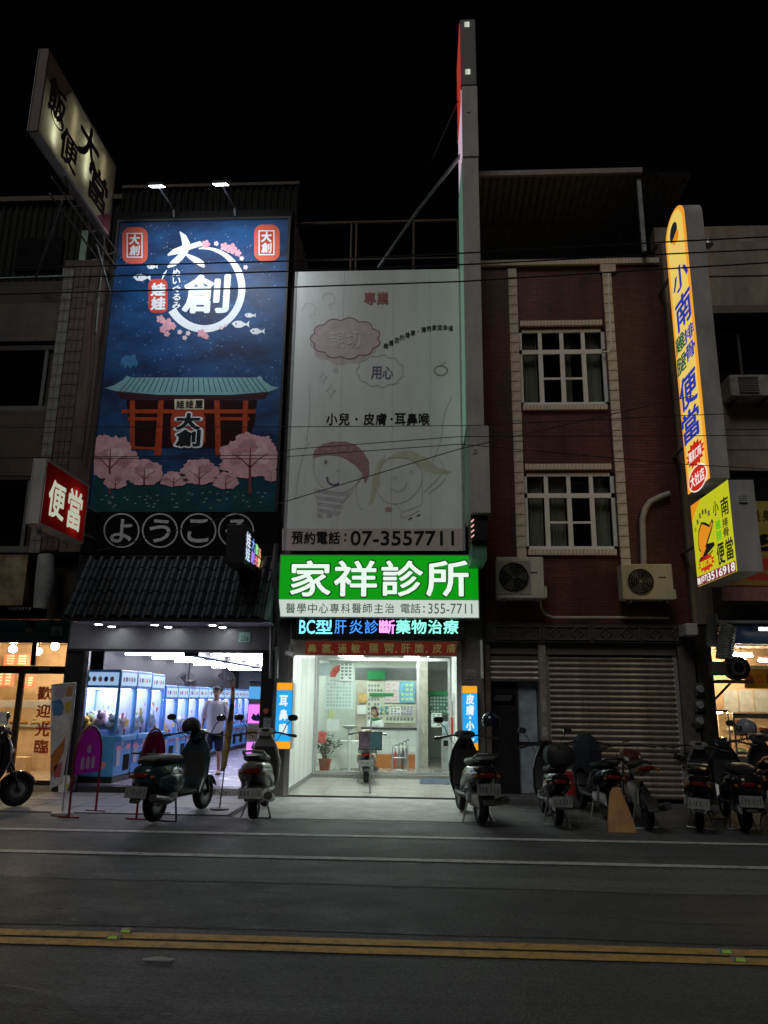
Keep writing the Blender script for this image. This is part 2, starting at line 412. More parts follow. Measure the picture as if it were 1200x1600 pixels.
# concrete apron before the clinic and paving slabs before the game arcade
ax0, ax1 = xat(425, 12.3, 1260), xat(716, 12.3, 1260)
rough_strip('concrete_apron', -2.65, 1.0, 11.06, YF, .012, conc, .02, 20)
pav = struct(box('arcade_paving', -6.4, -2.7, 11.2, YF+.3, -.005, .010, mat('paving_joint', (.05, .05, .05), rough=.9)))
me = B().box(-.295, .295, -.295, .295, 0, .012).mesh('paving_slab', slabm)
for i in range(6):
    for j in range(4):
        o = piece(me, 'paving_slab', (-6.08+i*.605, 11.5+j*.605, .006+random.uniform(0, .003)), pav)
road_litter = mat('litter_white', (.36, .36, .35), rough=.7)
g = gnd(246, 1503)
o = B().poly([(g.x-.09, g.y-.02, .014), (g.x+.1, g.y-.03, .02), (g.x+.11, g.y+.03, .012), (g.x-.02, g.y+.035, .022), (g.x-.1, g.y+.02, .012)]).prism([(g.x-.09, g.y-.02, .011), (g.x+.1, g.y-.03, .011), (g.x+.11, g.y+.03, .011), (g.x-.1, g.y+.02, .011)], (0, 0, .003)).build('litter_scrap', road_litter)
tag(o, 'small pale scrap of litter lying on the dark asphalt', 'litter')
# road studs on the yellow lines
studm = mat('stud_shell', (.16, .16, .15), rough=.5)
studr = mat('stud_reflector', (.45, .75, .12), rough=.15, em=(.45, .75, .12), es=.0)
for k, (px, py, lab) in enumerate([(178, 1467, 'left pair'), (198, 1457, ''), (1133, 1489, ''), (1155, 1502, '')]):
    g = gnd(px, py)
    pair = 'near the litter scrap' if k < 2 else 'facing the food stall'
    t = thing('road_stud', f'yellow-green road stud on the line {"farther from" if k in (0, 3) else "closer to"} the shops, {pair}', 'road stud', (g.x, g.y, .008), 0, 'reflective studs on the centre line')
    x, y = g.x, g.y
    b = B(); b.loft([[(x-.05, y-.045, .008), (x+.05, y-.045, .008), (x+.05, y+.045, .008), (x-.05, y+.045, .008)], [(x-.036, y-.018, .026), (x+.036, y-.018, .026), (x+.036, y+.018, .026), (x-.036, y+.018, .026)]])
    b.build('shell', studm, t)
    B().add([(x-.034, y-.041, .0125), (x+.034, y-.041, .0125), (x+.028, y-.023, .0265), (x-.028, y-.023, .0265)], [(0, 1, 2, 3)]).build('reflector', studr, t)
crk = mat('crack_tar', (.014, .014, .015), rough=.5)
rnd = random.Random(21)
for k, (x, y, a, L_) in enumerate(((-3.2, 4.6, .3, 2.2), (1.2, 6.6, -.15, 2.6), (2.6, 4.2, .5, 1.6), (-1.5, 7.9, .1, 2.4), (3.4, 7.2, 1.2, 1.3))):
    pts = [(x, y)]
    for i in range(int(L_/.08)):
        a += rnd.uniform(-.45, .45); a *= .93; pts.append((pts[-1][0]+.08*cos(a), pts[-1][1]+.08*sin(a)))
    ws = [rnd.uniform(.006, .016)*(1-abs(2*i/len(pts)-1))+.003 for i in range(len(pts))]; Lf, Rt = stroke(pts, ws); n = len(pts)
    struct(B().add([(u, v, .0095) for u, v in Lf+Rt], [(i, i+1, n+i+1, n+i) for i in range(n-1)]).build('road_crack', crk))
# manhole-like stains: small bright flecks of worn aggregate
b = B()
for i in range(60):
    x, y = random.uniform(-4, 4), random.uniform(3, 9.5); r = random.uniform(.01, .03)
    b.poly([(x+r*cos(a)*random.uniform(.6, 1.2), y+r*sin(a)*.7, .0105) for a in [k*pi/3 for k in range(6)]])
o = stuff(b.build('road_fleck', mat('road_fleck', (.16, .165, .16), rough=.8))); tag(o, 'small pale flecks and stuck gum dotting the dark road', 'flecks')

# ================================================================== BUILDINGS
dark = mat('dark_void', (.012, .012, .013), rough=.9, noise=0)
blackp = mat('black_paint', (.014, .014, .016), rough=.45, noise=.2)
greyc = mat('grey_render', (.22, .215, .205), rough=.8, noise=.35, scale=3, bump=.25, streak=.3)
greypier = mat('grey_pier', (.19, .19, .185), rough=.7, noise=.4, scale=4, bump=.2)
steel = mat('galvanised', (.33, .34, .34), rough=.45, metal=.7, noise=.3)
alu = mat('aluminium', (.5, .51, .5), rough=.35, metal=.6, noise=.15)
signgrey = mat('sign_casing', (.46, .44, .42), rough=.55, noise=.3, scale=2.5, streak=.4)
whitep = mat('white_paint', (.72, .74, .72), rough=.5, noise=.08)
winpane = glass('dark_window_glass', (.8, .83, .83), refl=.12)
rust = mat('rusty_steel', (.12, .09, .07), rough=.7, noise=.4)

# ---- red tiled house
redh = thing('red_tiled_house', 'three-storey dark red tiled house with pale tiled pilasters and closed shutters', 'house', (2.87, YF, 0))
redt = brickmat('red_wall_tile', '#743d33', '#60322a', '#38221d', .21, .058, msize=.005, dirt=.7)
whtile = mat('pale_tile', (.62, .55, .46), rough=.4, noise=.3, scale=9)
RX0, RX1, RTOP = 1.08, 4.66, 9.95
WX0, WX1 = 1.86, 3.5                           # window bay between the pilasters
def zz(y): return at(885, y, YF).z
wins = [(zz(632), zz(513)), (zz(858), zz(738))]
b = 3.05
box('wall', RX0, WX0, YF, YF+.3, 2.95, RTOP, redt, redh)
box('wall', WX1, RX1, YF, YF+.3, 2.95, RTOP, redt, redh)
edges = [2.95, wins[1][0], wins[1][1], wins[0][0], wins[0][1], RTOP]
for z0, z1 in ((edges[0], edges[1]), (edges[2], edges[3]), (edges[4], edges[5])):
    box('wall', WX0, WX1, YF+.03, YF+.3, z0, z1, redt, redh)
box('side_wall', RX0, RX0+.15, YF+.3, 24, 2.95, RTOP, greyc, redh)
box('side_wall', RX1-.15, RX1, YF+.3, 24, 2.95, RTOP, greyc, redh)
box('floor_slab', RX0+.15, RX1-.15, YF+.3, 24, 2.95, 3.1, greyc, redh)
box('roof_slab', RX0+.15, RX1-.15, YF+.3, 24, RTOP-.9, RTOP-.7, greyc, redh)
# pilasters of pale tiles with open joints
tm = B().box(-.085, .085, -.035, .0, -.094, .094).mesh('pilaster_tile', whtile, bevel=.006)
for cx in (WX0-.09, WX1+.10):
    box('pilaster_core', cx-.075, cx+.075, YF-.022, YF+.0, 3.5, RTOP+.06, rust, redh)
    z = 3.6
    while z < RTOP:
        piece(tm, 'pilaster_tile', (cx+random.uniform(-.003, .003), YF-.022, z), redh); z += .2
# coping of upright tiles along the parapet, sills and lintels: single tiles side by side
sm = B().box(-.030, .030, -.07, .0, -.055, .055).mesh('soldier_tile', whtile, bevel=.004)
x = RX0+.04
while x < RX1-.03:
    piece(sm, 'coping_tile', (x, YF, RTOP+.065), redh); x += .0655
box('coping', RX0, RX1, YF-.03, YF+.3, RTOP+.12, RTOP+.16, greyc, redh)
for z0, z1 in wins:
    for zc in (z0-.06, z1+.10):
        x = WX0+.06
        while x < WX1-.02:
            piece(sm, 'sill_tile' if zc < z0 else 'lintel_tile', (x, YF+.03, zc), redh); x += .0655
curtm = mat('curtain', (.55, .52, .46), rough=.9, noise=.3, scale=5, streak=.1)
for wi, (z0, z1) in enumerate(wins):
    wd = link('window', B().box(WX0, WX1, YF+.16, YF+.2, z0, z0+.04).mesh('window', whitep, off=ORG[redh]), redh)
    fr = B(); fw = .062; zt = z0+(z1-z0)*.70
    for a, bb, c, d in ((WX0, WX1, z0, z0+fw), (WX0, WX1, z1-fw, z1), (WX0, WX1, zt-fw*.7, zt+fw*.7), (WX0, WX0+fw, z0, z1), (WX1-fw, WX1, z0, z1)):
        fr.box(a, bb, YF+.04, YF+.11, c, d)
    q = (WX1-WX0)/4
    for i in (1, 2, 3): fr.box(WX0+q*i-.042, WX0+q*i+.042, YF+.045, YF+.10, z0+fw, zt); fr.box(WX0+q*i-.036, WX0+q*i+.036, YF+.045, YF+.10, zt, z1-fw)
    for i in (1, 2): fr.box(WX0+q*i+.02, WX0+q*(i+1)-.02, YF+.05, YF+.08, (z0+zt)/2-.02, (z0+zt)/2+.02)
    fr.build('window_frame', whitep, wd)
    for i in range(4):
        for c, d in ((z0+fw, zt-.03), (zt+.03, z1-fw)):
            box('pane', WX0+q*i+.03, WX0+q*(i+1)-.03, YF+.07, YF+.076, c, d, winpane, wd)
    for cx0, cx1 in ((WX0+.05, WX0+q*.9), (WX0+q*3.05, WX1-.05)) + (((WX0+q*2.2, WX0+q*2.5),) if wi == 0 else ((WX0+q*1.1, WX0+q*1.9),)):
        r = []; n = 24
        cv = [(cx0+(cx1-cx0)*i/n, YF+.24+.03*sin(i*1.9), 0) for i in range(n+1)]
        cb = B(); cb.add([(x, y, z0+.05) for x, y, _ in cv]+[(x, y, z1-.05) for x, y, _ in cv], [(i, i+1, n+2+i, n+1+i) for i in range(n)])
        cb.build('curtain', curtm, wd, smooth=True)
    box('room_back', WX0-.3, WX1+.3, YF+1.6, YF+1.65, z0-.3, z1+.3, mat('dim_room', (.10, .09, .08)), redh)
# roof shed on the terrace
shed = mat('shed_sheet', (.16, .15, .15), rough=.6, noise=.4, streak=.2)
zs = at(885, 268, 13.1).z
rb = box('shed_beam', RX0-.05, 4.35, 13.05, 13.12, zs-.09, zs+.02, mat('shed_trim', (.30, .26, .26), rough=.5), redh)
n = 90; cb = B(); vs = []
for yy, zc in ((13.12, zs), (17.5, zs-.5)):
    vs += [(RX0-.05+(4.4)*i/n*.98, yy, zc-.04+.03*sin(i*2*pi/3)) for i in range(n+1)]
cb.add(vs, [(i, i+1, n+2+i, n+1+i) for i in range(n)]); cb.build('shed_roof', shed, redh, smooth=True)
for px_, yy in ((1012, 13.15), (1000, 14.6)):
    xx = min(4.3, xat(px_, yy, 330)); box('shed_post', xx-.04, xx+.04, yy, yy+.08, RTOP+.16, zs-.1, steel, redh)
for yy in (14.5, 16): box('shed_rafter', RX0, 4.3, yy, yy+.06, zs-.16-(yy-13.1)*.114, zs-.06-(yy-13.1)*.114, shed, redh)
box('terrace_wall', RX0+.15, RX1-.15, 17.5, 17.6, RTOP-.7, zs-.6, greyc, redh)
o = pbox('parapet_block', 938, 408, 962, 424, YF-.06, .2, whtile, redh)
# ground floor: diamond band, shutters, pier, dark doorway
box('fascia_beam', RX0, RX1, YF-.05, YF+.3, 2.62, 2.95, mat('fascia_dark', (.05, .048, .045), rough=.7), redh)
dia = mat('ornament_iron', (.085, .08, .075), rough=.6)
for i in range(4):
    x0 = 1.25+i*.85
    fr = B()
    for a, b2, c, d in ((x0, x0+.80, 2.66, 2.68), (x0, x0+.80, 2.88, 2.90), (x0, x0+.02, 2.66, 2.9), (x0+.78, x0+.80, 2.66, 2.9)): fr.box(a, b2, YF-.075, YF-.05, c, d)
    pn = fr.build('grille_panel', dia, redh)
    for cx in (x0+.22, x0+.58):
        d = B()
        for s in range(4):
            a = s*pi/2; p = Vector((cx+.10*cos(a), 0, 2.78+.10*sin(a))); q2 = Vector((cx+.10*cos(a+pi/2), 0, 2.78+.10*sin(a+pi/2)))
            d.tube([(p.x, YF-.065, p.z), (q2.x, YF-.065, q2.z)], .009, 6)
        d.build('diamond', dia, pn)
Ysh = YF+.1
slm = mat('shutter_steel', (.42, .37, .33), rough=.30, metal=.75, noise=.25, scale=4)
SX0, SX1 = xat(857, Ysh, 1100), xat(1060, Ysh, 1100)
def slat_mesh(w, h, name):
    b = B(); n = 6; prof = []
    for i in range(n+1): t = i/n; prof.append((-.024*sin(pi*t)-.002, -h/2+h*t))
    b.add([(-w/2, y, z) for y, z in prof]+[(w/2, y, z) for y, z in prof], [(i, i+1, n+2+i, n+1+i) for i in range(n)])
    b.box(-w/2, w/2, .0, .006, -h/2, h/2)
    return b.mesh(name, slm, smooth=True)
sh = link('roller_shutter', B().box(SX0-.02, SX1+.02, Ysh-.03, Ysh+.2, 2.42, 2.62).mesh('roller_shutter', mat('shutter_box', (.13, .11, .10), rough=.6), off=ORG[redh]), redh)
hs = .094; sl = slat_mesh(SX1-SX0, hs-.006, 'slat'); z = .05+hs/2
while z < 2.42:
    piece(sl, 'slat', ((SX0+SX1)/2, Ysh+.04, z), sh); z += hs
for xx in (SX0, SX1): box('guide_rail', xx-.03, xx+.03, Ysh-.0, Ysh+.12, 0, 2.42, alu, sh)
DX0, DX1 = xat(768, Ysh, 1100), xat(843, Ysh, 1100)
sh2 = link('roller_shutter', B().box(DX0-.02, DX1+.01, Ysh-.03, Ysh+.2, 2.42, 2.62).mesh('roller_shutter', mat('shutter_box'), off=ORG[redh]), redh)
sl2 = slat_mesh(DX1-DX0, hs-.006, 'slat'); z = 2.42-hs/2
while z > 1.95:
    piece(sl2, 'slat', ((DX0+DX1)/2, Ysh+.04, z), sh2); z -= hs
pier = box('tiled_pier', DX1, SX0-.03, YF, YF+.35, 0, 2.62, mat('pier_tile', (.26, .24, .22), rough=.5, noise=.45, scale=7), redh)
for zc, hh in ((1.45, .22), (1.05, .15)): box('pasted_notice', DX1+.02, SX0-.06, YF-.006, YF-.002, zc, zc+hh, mat('old_paper', (.40, .39, .36), noise=.5, scale=20), redh)
box('side_pier', RX0, DX0-.02, YF, YF+.35, 0, 2.62, mat('pier_brown', (.12, .10, .09), rough=.6, noise=.4), redh)
box('side_pier', SX1+.03, RX1, YF, YF+.35, 0, 2.62, mat('pier_brown'), redh)
# doorway: a metal door with glazing, a bluish wall and the hall behind
hall = mat('hall_wall', (.16, .18, .21), rough=.7, noise=.4)
box('hall_wall', DX0-.05, DX1+.3, YF+2.4, YF+2.45, 0, 2.9, hall, redh)
box('hall_partition', DX1+.0, DX1+.04, YF+.35, YF+2.4, 0, 2.9, hall, redh)
box('hall_partition', DX0-.06, DX0-.02, YF+.35, YF+2.4, 0, 2.9, hall, redh)
box('shop_back', SX0, SX1, YF+.6, YF+.65, 0, 2.9, dark, redh)
door = link('door', B().box(DX0, DX0+.04, Ysh+.16, Ysh+.2, 0, 1.95).mesh('door', blackp, off=ORG[redh]), redh)
xm = xat(808, Ysh, 1150)
box('door_leaf', DX0+.04, xm, Ysh+.16, Ysh+.20, .05, 1.55, blackp, door)
for i in range(9): B().tube([(DX0+.05+i*.035, Ysh+.17, 1.62), (DX0+.1+i*.035, Ysh+.17, 1.72)], .005, 5).build('bar', alu, door)
box('door_rail', DX0+.04, xm, Ysh+.16, Ysh+.20, 1.73, 1.95, blackp, door)
box('door_post', xm, xm+.05, Ysh+.14, Ysh+.2, 0, 1.95, blackp, door)
box('glass_panel', xm+.05, DX1-.02, Ysh+.2, Ysh+.206, .1, 1.95, mat('panel_bluish_light', (.34, .40, .46), rough=.25, noise=.5, scale=3), door)  # bluish light in the glazing is put into this opaque panel's colour
box('door_rail', xm+.05, DX1-.02, Ysh+.18, Ysh+.21, .9, .94, blackp, door)
box('letter_box', xm+.08, DX1-.06, Ysh+.3, Ysh+.4, 1.05, 1.35, mat('blue_box', (.12, .2, .32)), redh)
o = box('doorstep', DX0, DX1, YF-.45, YF+.3, .0, .09, mat('doorstep', (.12, .125, .13), rough=.6, noise=.4), redh)
# ---- things fixed to the red house
def ac_unit(x0, y0, x1, y1, Y, label, m, fan, fx, square=True):
    a, b, z0, z1 = rect(x0, y0, x1, y1, Y); h = z1-z0; wd = b-a; cx = a+wd*fx; cz = z0+h*.5; r = h*.36
    t = thing('air_conditioner_unit', label, 'air conditioner', ((a+b)/2, Y+.15, z0), 0, 'outdoor units on the red house')
    box('casing', a, b, Y, Y+.30, z0, z1, m, t, bevel=.018)
    if square: box('fan_surround', cx-r*1.12, cx+r*1.12, Y-.012, Y+.0, cz-r*1.12, cz+r*1.12, mat('ac_trim', (.28, .27, .25)), t, bevel=.004)
    B().lathe([(r, -.014), (r, -.02), (.01, -.02)], (cx, Y, cz), 24, 'Y').build('fan_recess', dark, t)
    for i in range(5): B().torus((cx, Y-.022, cz), r*(.25+.18*i), .004, 'Y', 24, 4).build('grille_ring', fan, t)
    for i in range(4):
        an = i*pi/4; B().tube([(cx-r*cos(an), Y-.023, cz-r*sin(an)), (cx+r*cos(an), Y-.023, cz+r*sin(an))], .003, 4).build('grille_spoke', fan, t)
    bl = B()
    for i in range(3):
        an = i*2*pi/3
        bl.poly([(cx+q*cos(an+d)*r, Y-.0205, cz+q*sin(an+d)*r) for q, d in ((.15, 0), (.9, -.25), (.92, .35), (.5, .5))])
    bl.build('fan_blade', mat('fan_grey', (.05, .05, .05)), t)
    B().lathe([(.03, -.022), (.02, -.026), (.002, -.026)], (cx, Y, cz), 12, 'Y').build('fan_hub', fan, t)
    box('badge', b-wd*.28, b-wd*.14, Y-.004, Y, z0+h*.6, z0+h*.64, mat('ac_badge', (.08, .08, .08)), t)
    box('side_cover', b, b+.05, Y+.05, Y+.25, z0+.02, z0+h*.3, m, t, bevel=.008)
    for xx in (a+.12, b-.14): box('bracket', xx, xx+.03, Y+.02, YF, z0-.05, z0, rust, t)
    return t
acm = mat('ac_ivory', (.50, .47, .40), rough=.5, noise=.3, scale=3, streak=.3)
acm2 = mat('ac_cream', (.50, .44, .31), rough=.5, noise=.3, scale=3, streak=.3)
ac_unit(776, 870, 850, 935, 12.95, 'grey-white outdoor air conditioner with square fan grille beneath the window', acm, mat('ac_fan', (.10, .10, .10)), .36)
ac_unit(972, 881, 1052, 937, 12.95, 'cream outdoor air conditioner with round fan beside the curved pipe', acm2, mat('ac_fan2', (.20, .17, .12)), .36, square=False)
pipem = mat('pipe_pvc', (.42, .36, .32), rough=.5, noise=.2)
Yp = YF-.08
pts = [at(1046, 771, Yp)]+[at(x, y, Yp) for x, y in ((1030, 777), (1016, 784), (1008, 795), (1004, 812), (1005, 850), (1006, 884))]
o = B().tube(pts, .055, 12).build('wall_pipe', pipem, smooth=True); tag(o, 'thick pale pipe bending down the red wall to the air conditioner', 'pipe')
pts = [at(x, y, YF-.1) for x, y in ((843, 935), (845, 950), (852, 960), (864, 965), (900, 965), (960, 965), (1045, 966))]
o = B().tube(pts, .025, 8).build('drain_pipe', pipem, smooth=True); tag(o, 'thin pale drain pipe running along the ledge above the shutters', 'pipe')
pts = [at(x, y, YF-.05) for x, y in ((950, 425), (953, 500), (955, 540), (952, 549), (940, 550))]
o = B().tube(pts, .02, 8).build('drain_pipe', whitep, smooth=True); tag(o, 'slim white drain pipe down beside the upper window of the red house', 'pipe')
box_ = pbox('meter_plate', 760, 1115, 767, 1127, YF-.02, .018, whitep); tag(box_, 'small white plate on the brown pier by the dark doorway', 'plate')

# ================================================================== CLINIC
cli = thing('clinic_building', 'narrow clinic building with white lined porch and glazed front', 'building', (-.75, YF, 0))
CX0, CX1 = -2.30, .62                          # clear width of the porch
YG = 16.4                                      # glazed front
clw = mat('porch_white', (.74, .77, .73), rough=.35, noise=.05)
clwall = mat('clinic_wall', (.60, .66, .60), rough=.6, noise=.08)
box('wall', -2.62, 1.06, YF, YF+.3, 2.95, 9.6, mat('clinic_render', (.13, .13, .125), rough=.8, noise=.35), cli)
box('wall', -2.62, 1.06, YF+.3, 24, 2.95, 3.05, clw, cli)
box('roof_slab', -2.62, 1.06, YF+.3, 24, 8.5, 8.7, greyc, cli)
box('side_wall', -2.62, -2.5, YF+.3, 24, 3.05, 9.6, greyc, cli); box('side_wall', .94, 1.06, YF+.3, 24, 3.05, 9.6, greyc, cli)
# piers that carry the light boxes
box('pier', -2.72, CX0-.04, YF, YF+.5, 0, 2.95, greypier, cli); box('pier', CX1+.04, 1.06, YF, YF+.5, 0, 2.95, greypier, cli)
# porch lining
for xx, s in ((CX0, -1), (CX1, 1)):
    box('porch_wall', min(xx, xx+s*.04), max(xx, xx+s*.04), YF-.03, YG-.03, .12, 2.95, clw, cli)
    box('skirting', min(xx-s*.008, xx+s*.03), max(xx-s*.008, xx+s*.03), YF+.0, YG-.03, .04, .13, mat('skirting_grey', (.22, .22, .21), rough=.4), cli)
    box('frame_post', xx-.035-(.02 if s < 0 else 0), xx+.035+(.02 if s > 0 else 0), YF-.06, YF-.03, .03, 2.55, alu, cli)
    for k in range(1, 5):
        yy = YF+k*.6; box('panel_joint', xx-s*.0-.002, xx+.002, yy, yy+.006, .13, 2.9, mat('joint_grey', (.4, .4, .4)), cli)
box('porch_header', CX0, CX1, YF-.05, YF+.03, 2.36, 2.95, clw, cli)
box('porch_ceiling', CX0, CX1, YF+.03, YG-.03, 2.62, 2.66, clw, cli)
# porch floor of large polished tiles
flt = mat('porch_tile', (.40, .385, .35), rough=.16, noise=.05, scale=1.5)
pf = struct(box('porch_floor', CX0, CX1, YF-.02, YG+.1, 0, .038, mat('tile_joint', (.12, .11, .10), rough=.8)))
tme = B().box(-.288, .288, -.293, .293, 0, .006).mesh('floor_tile', flt)
for i in range(5):
    for j in range(5): piece(tme, 'floor_tile', (CX0+.29+i*.584, YF+.28+j*.598, .036), pf)
box('step', CX0+.01, CX1-.01, YG-.12, YG+.06, .04, .11, mat('step_granite', (.24, .23, .21), rough=.3, noise=.5, scale=40), cli)
# glazed front
gf = thing('glazed_shopfront', 'frameless glass front of the clinic with metal rails', 'shopfront', ((CX0+CX1)/2, YG, .11))
gl = glass('shop_glass', (.96, .98, .97), refl=.10)
xm = xat(653, YG, 1120)
for a, b2, c, d in ((CX0+.04, CX1-.04, .11, .16), (CX0+.04, CX1-.04, 2.42, 2.48)): box('rail', a, b2, YG-.03, YG+.03, c, d, alu, gf)
for xx in (CX0+.06, xm, CX1-.06): box('post', xx-.025, xx+.025, YG-.028, YG+.028, .16, 2.42, alu, gf)
xmid = xat(575, YG, 1120)
for a, b2 in ((CX0+.09, xmid-.003), (xmid+.003, xm-.03), (xm+.03, CX1-.09)): box('pane', a, b2, YG-.004, YG+.004, .16, 2.42, gl, gf)
B().tube([(xm+.12, YG-.05, .95), (xm+.12, YG-.05, 1.35)], .014, 8).build('door_handle', alu, gf)
for zz_ in (1.0, 1.3): B().tube([(xm+.12, YG-.05, zz_), (xm+.12, YG, zz_)], .008, 6).build('handle_stud', alu, gf)
# consulting room
YB = 21.5
box('room_floor', CX0-.3, CX1+.5, YG+.06, YB, .05, .10, mat('room_floor', (.42, .38, .33), rough=.15, noise=.15), cli)
box('room_wall', CX0-.34, CX0-.3, YG, YB, .1, 2.95, clwall, cli); box('room_wall', CX1+.5, CX1+.54, YG, YB, .1, 2.95, clwall, cli)
box('room_wall', CX0-.34, CX1+.54, YB, YB+.05, .1, 2.95, clwall, cli)
box('room_ceiling', CX0-.3, CX1+.5, YG+.04, YB, 2.72, 2.76, mat('ceiling_white', (.75, .77, .76), rough=.7), cli)
box('wing_wall', CX0-.3, CX0+.02, YG+.0, YG+.04, .1, 2.72, clw, cli); box('wing_wall', CX1-.02, CX1+.5, YG+.0, YG+.04, .1, 2.72, clw, cli)
lampw = glow('lamp_white', (.88, 1.0, .93), 30.0, (.8, .8, .8))
# recessed lights
def ceil_lamp(name, label, x0, x1, y0, y1, z, m, group, frame=None):
    t = thing(name, label, 'ceiling light', ((x0+x1)/2, (y0+y1)/2, z), 0, group)
    box('housing', x0-.03, x1+.03, y0-.03, y1+.03, z+.004, z+.05, frame or whitep, t)
    box('diffuser', x0, x1, y0, y1, z-.01, z+.004, m, t)
    return t
lampp = glow('lamp_porch', (.88, 1.0, .93), 54.0, (.8, .8, .8))
ceil_lamp('ceiling_light', 'long white light panel under the clinic porch ceiling by the red banner', CX0+.5, CX1-.45, YF+.25, YF+.42, 2.56, lampp, 'lights in the clinic')
ceil_lamp('ceiling_light', 'long white light panel under the porch ceiling just before the glass', CX0+.6, CX1-.3, YG-.75, YG-.6, 2.56, lampp, 'lights in the clinic')
for i, yy in enumerate((17.4, 18.9, 20.4)):
    for j, xx in enumerate((CX0+.45, xm-.1)):
        ceil_lamp('ceiling_light', 'square white ceiling panel light inside the clinic waiting room', xx-.25, xx+.35, yy, yy+.35, 2.66, lampw, 'panel lights in the clinic room')
dl = glow('downlight_white', (1, .98, .95), 20, (.8, .8, .8))
for k, py in enumerate((1037, 1044, 1050)):
    xx = .05+.0*k; yy = 17.2+k*1.2
    t = thing('downlight', 'small round downlight over the clinic corridor', 'downlight', (xx+.35, yy, 2.7), 0, 'corridor downlights')
    B().lathe([(.07, 0), (.07, -.012), (.05, -.014)], (xx+.35, yy, 2.72), 16).build('trim_ring', alu, t); B().lathe([(.048, -.016), (.001, -.018)], (xx+.35, yy, 2.72), 16).build('lens', dl, t)

# ---- inside the clinic
def wallsheet(name, x0, y0, x1, y1, Y, m, label, cat, group=None, marks=None, mm=None, rows=0, cols=0, th=.01):
    t = thing(name, label, cat, (*at((x0+x1)/2, y1, Y).xy, at((x0+x1)/2, y1, Y).z), 0, group)
    a, b, z0, z1 = rect(x0, y0, x1, y1, Y)
    box('sheet', a, b, Y, Y+th, z0, z1, m, t)
    if rows:
        bb = B(); rnd = random.Random(x0+y0)
        for r in range(rows):
            for c in range(cols):
                if rnd.random() < .12: continue
                u0 = a+(b-a)*(.06+.88*(c+.1)/cols); u1 = a+(b-a)*(.06+.88*(c+.75)/cols); v0 = z1-(z1-z0)*(.06+.88*(r+.2)/rows); v1 = z1-(z1-z0)*(.06+.88*(r+.75)/rows)
                bb.add([(u0, Y-.003, v1), (u1, Y-.003, v1), (u1, Y-.003, v0), (u0, Y-.003, v0)], [(0, 1, 2, 3)])
        stuff(bb.build('print_marks', mm or mat('print_grey', (.22, .25, .25)), t))
    return t
paper = mat('paper_white', (.78, .8, .78), rough=.7, noise=.05)
cream = mat('board_cream', (.58, .60, .50), rough=.6, noise=.06)
tealp = mat('poster_teal', (.12, .45, .45), rough=.5); pinkp = mat('poster_pink', (.75, .45, .42), rough=.5)
bluep = mat('poster_blue', (.20, .50, .66), rough=.5, noise=.4, scale=5); greenp = mat('poster_green', (.02, .22, .07), rough=.5)
dgreen = mat('notice_green', (.01, .12, .05), rough=.5)
Yc = 18.0
# counter
ct = thing('reception_counter', 'white reception counter with dark top and panelled front', 'counter', (xat(615, Yc), Yc, .1))
a, b2 = xat(566, Yc, 1160), xat(652, Yc, 1160)
box('front', a, b2, Yc, Yc+.04, .1, .95, mat('counter_white', (.66, .68, .66), rough=.4, noise=.06), ct)
box('body', a, b2, Yc+.04, Yc+.5, .1, .95, paper, ct)
box('top', a-.03, b2+.03, Yc-.05, Yc+.55, .95, .985, mat('counter_top', (.06, .06, .06), rough=.3), ct)
box('kick_panel', a+.25, b2-.05, Yc-.012, Yc-.002, .1, .40, mat('kick_orange', (.50, .17, .05), rough=.5), ct)
for i in range(6):
    for j in range(3):
        box('panel', a+.04+i*(b2-a-.06)/6, a+.02+(i+1)*(b2-a-.06)/6, Yc-.008, Yc-.001, .44+j*.165, .59+j*.165, clw, ct)
# back partition with boards
Yp2 = 19.6
pw = pbox('back_partition', 555, 1063, 655, 1205, Yp2+.03, .06, mat('partition_beige', (.45, .42, .35), rough=.6), cli)
pbox('dark_bulkhead', 555, 1043, 655, 1063, Yp2+.05, .06, mat('bulkhead', (.10, .11, .11), rough=.4), cli)
wallsheet('notice_board', 573, 1064, 600, 1130, Yp2, cream, 'cream price board with rows of small print behind the reception', 'notice board', rows=8, cols=5)
wallsheet('notice_board', 600, 1100, 650, 1130, Yp2, cream, 'cream board below the posters behind the reception', 'notice board', rows=3, cols=8)
wallsheet('wall_poster', 601, 1065, 624, 1098, Yp2-.02, mat('poster_pale', (.70, .66, .68), rough=.5), 'pale pink health poster with a small figure above the reception', 'poster', rows=6, cols=2, mm=pinkp)
wallsheet('wall_poster', 625, 1065, 648, 1098, Yp2-.02, bluep, 'bright blue and green poster above the reception', 'poster', rows=4, cols=3, mm=mat('poster_lime', (.55, .75, .35)))
t = wallsheet('green_sign', 574, 1048, 602, 1062, Yp2-.04, greenp, 'small dark green sign hung at the ceiling over the reception', 'sign')
t = wallsheet('green_strip_sign', 577, 1083, 615, 1088, Yp2-.03, greenp, 'narrow green strip sign on the price board', 'sign')
wallsheet('framed_certificate', 609, 1105, 627, 1118, Yp2-.02, paper, 'white framed certificate on the board behind the reception', 'certificate', rows=3, cols=3)
wallsheet('framed_certificate', 629, 1106, 646, 1118, Yp2-.02, mat('cert_lilac', (.62, .58, .68)), 'lilac framed certificate on the board behind the reception', 'certificate', rows=3, cols=3)
t = wallsheet('queue_number_sign', 595, 1104, 604, 1115, Yp2-.03, mat('queue_blue', (.06, .32, .50)), 'small blue sign with yellow number beside the nurse', 'sign')
wtext('2', 597, 1105, 602, 1114, Yp2-.03, mat('queue_yellow', (.8, .7, .1)), t, .04)
wallsheet('framed_picture', 560, 1084, 573, 1098, Yp2-.02, mat('picture_orange', (.66, .42, .16), noise=.6, scale=6), 'small orange picture beside the price board', 'picture')
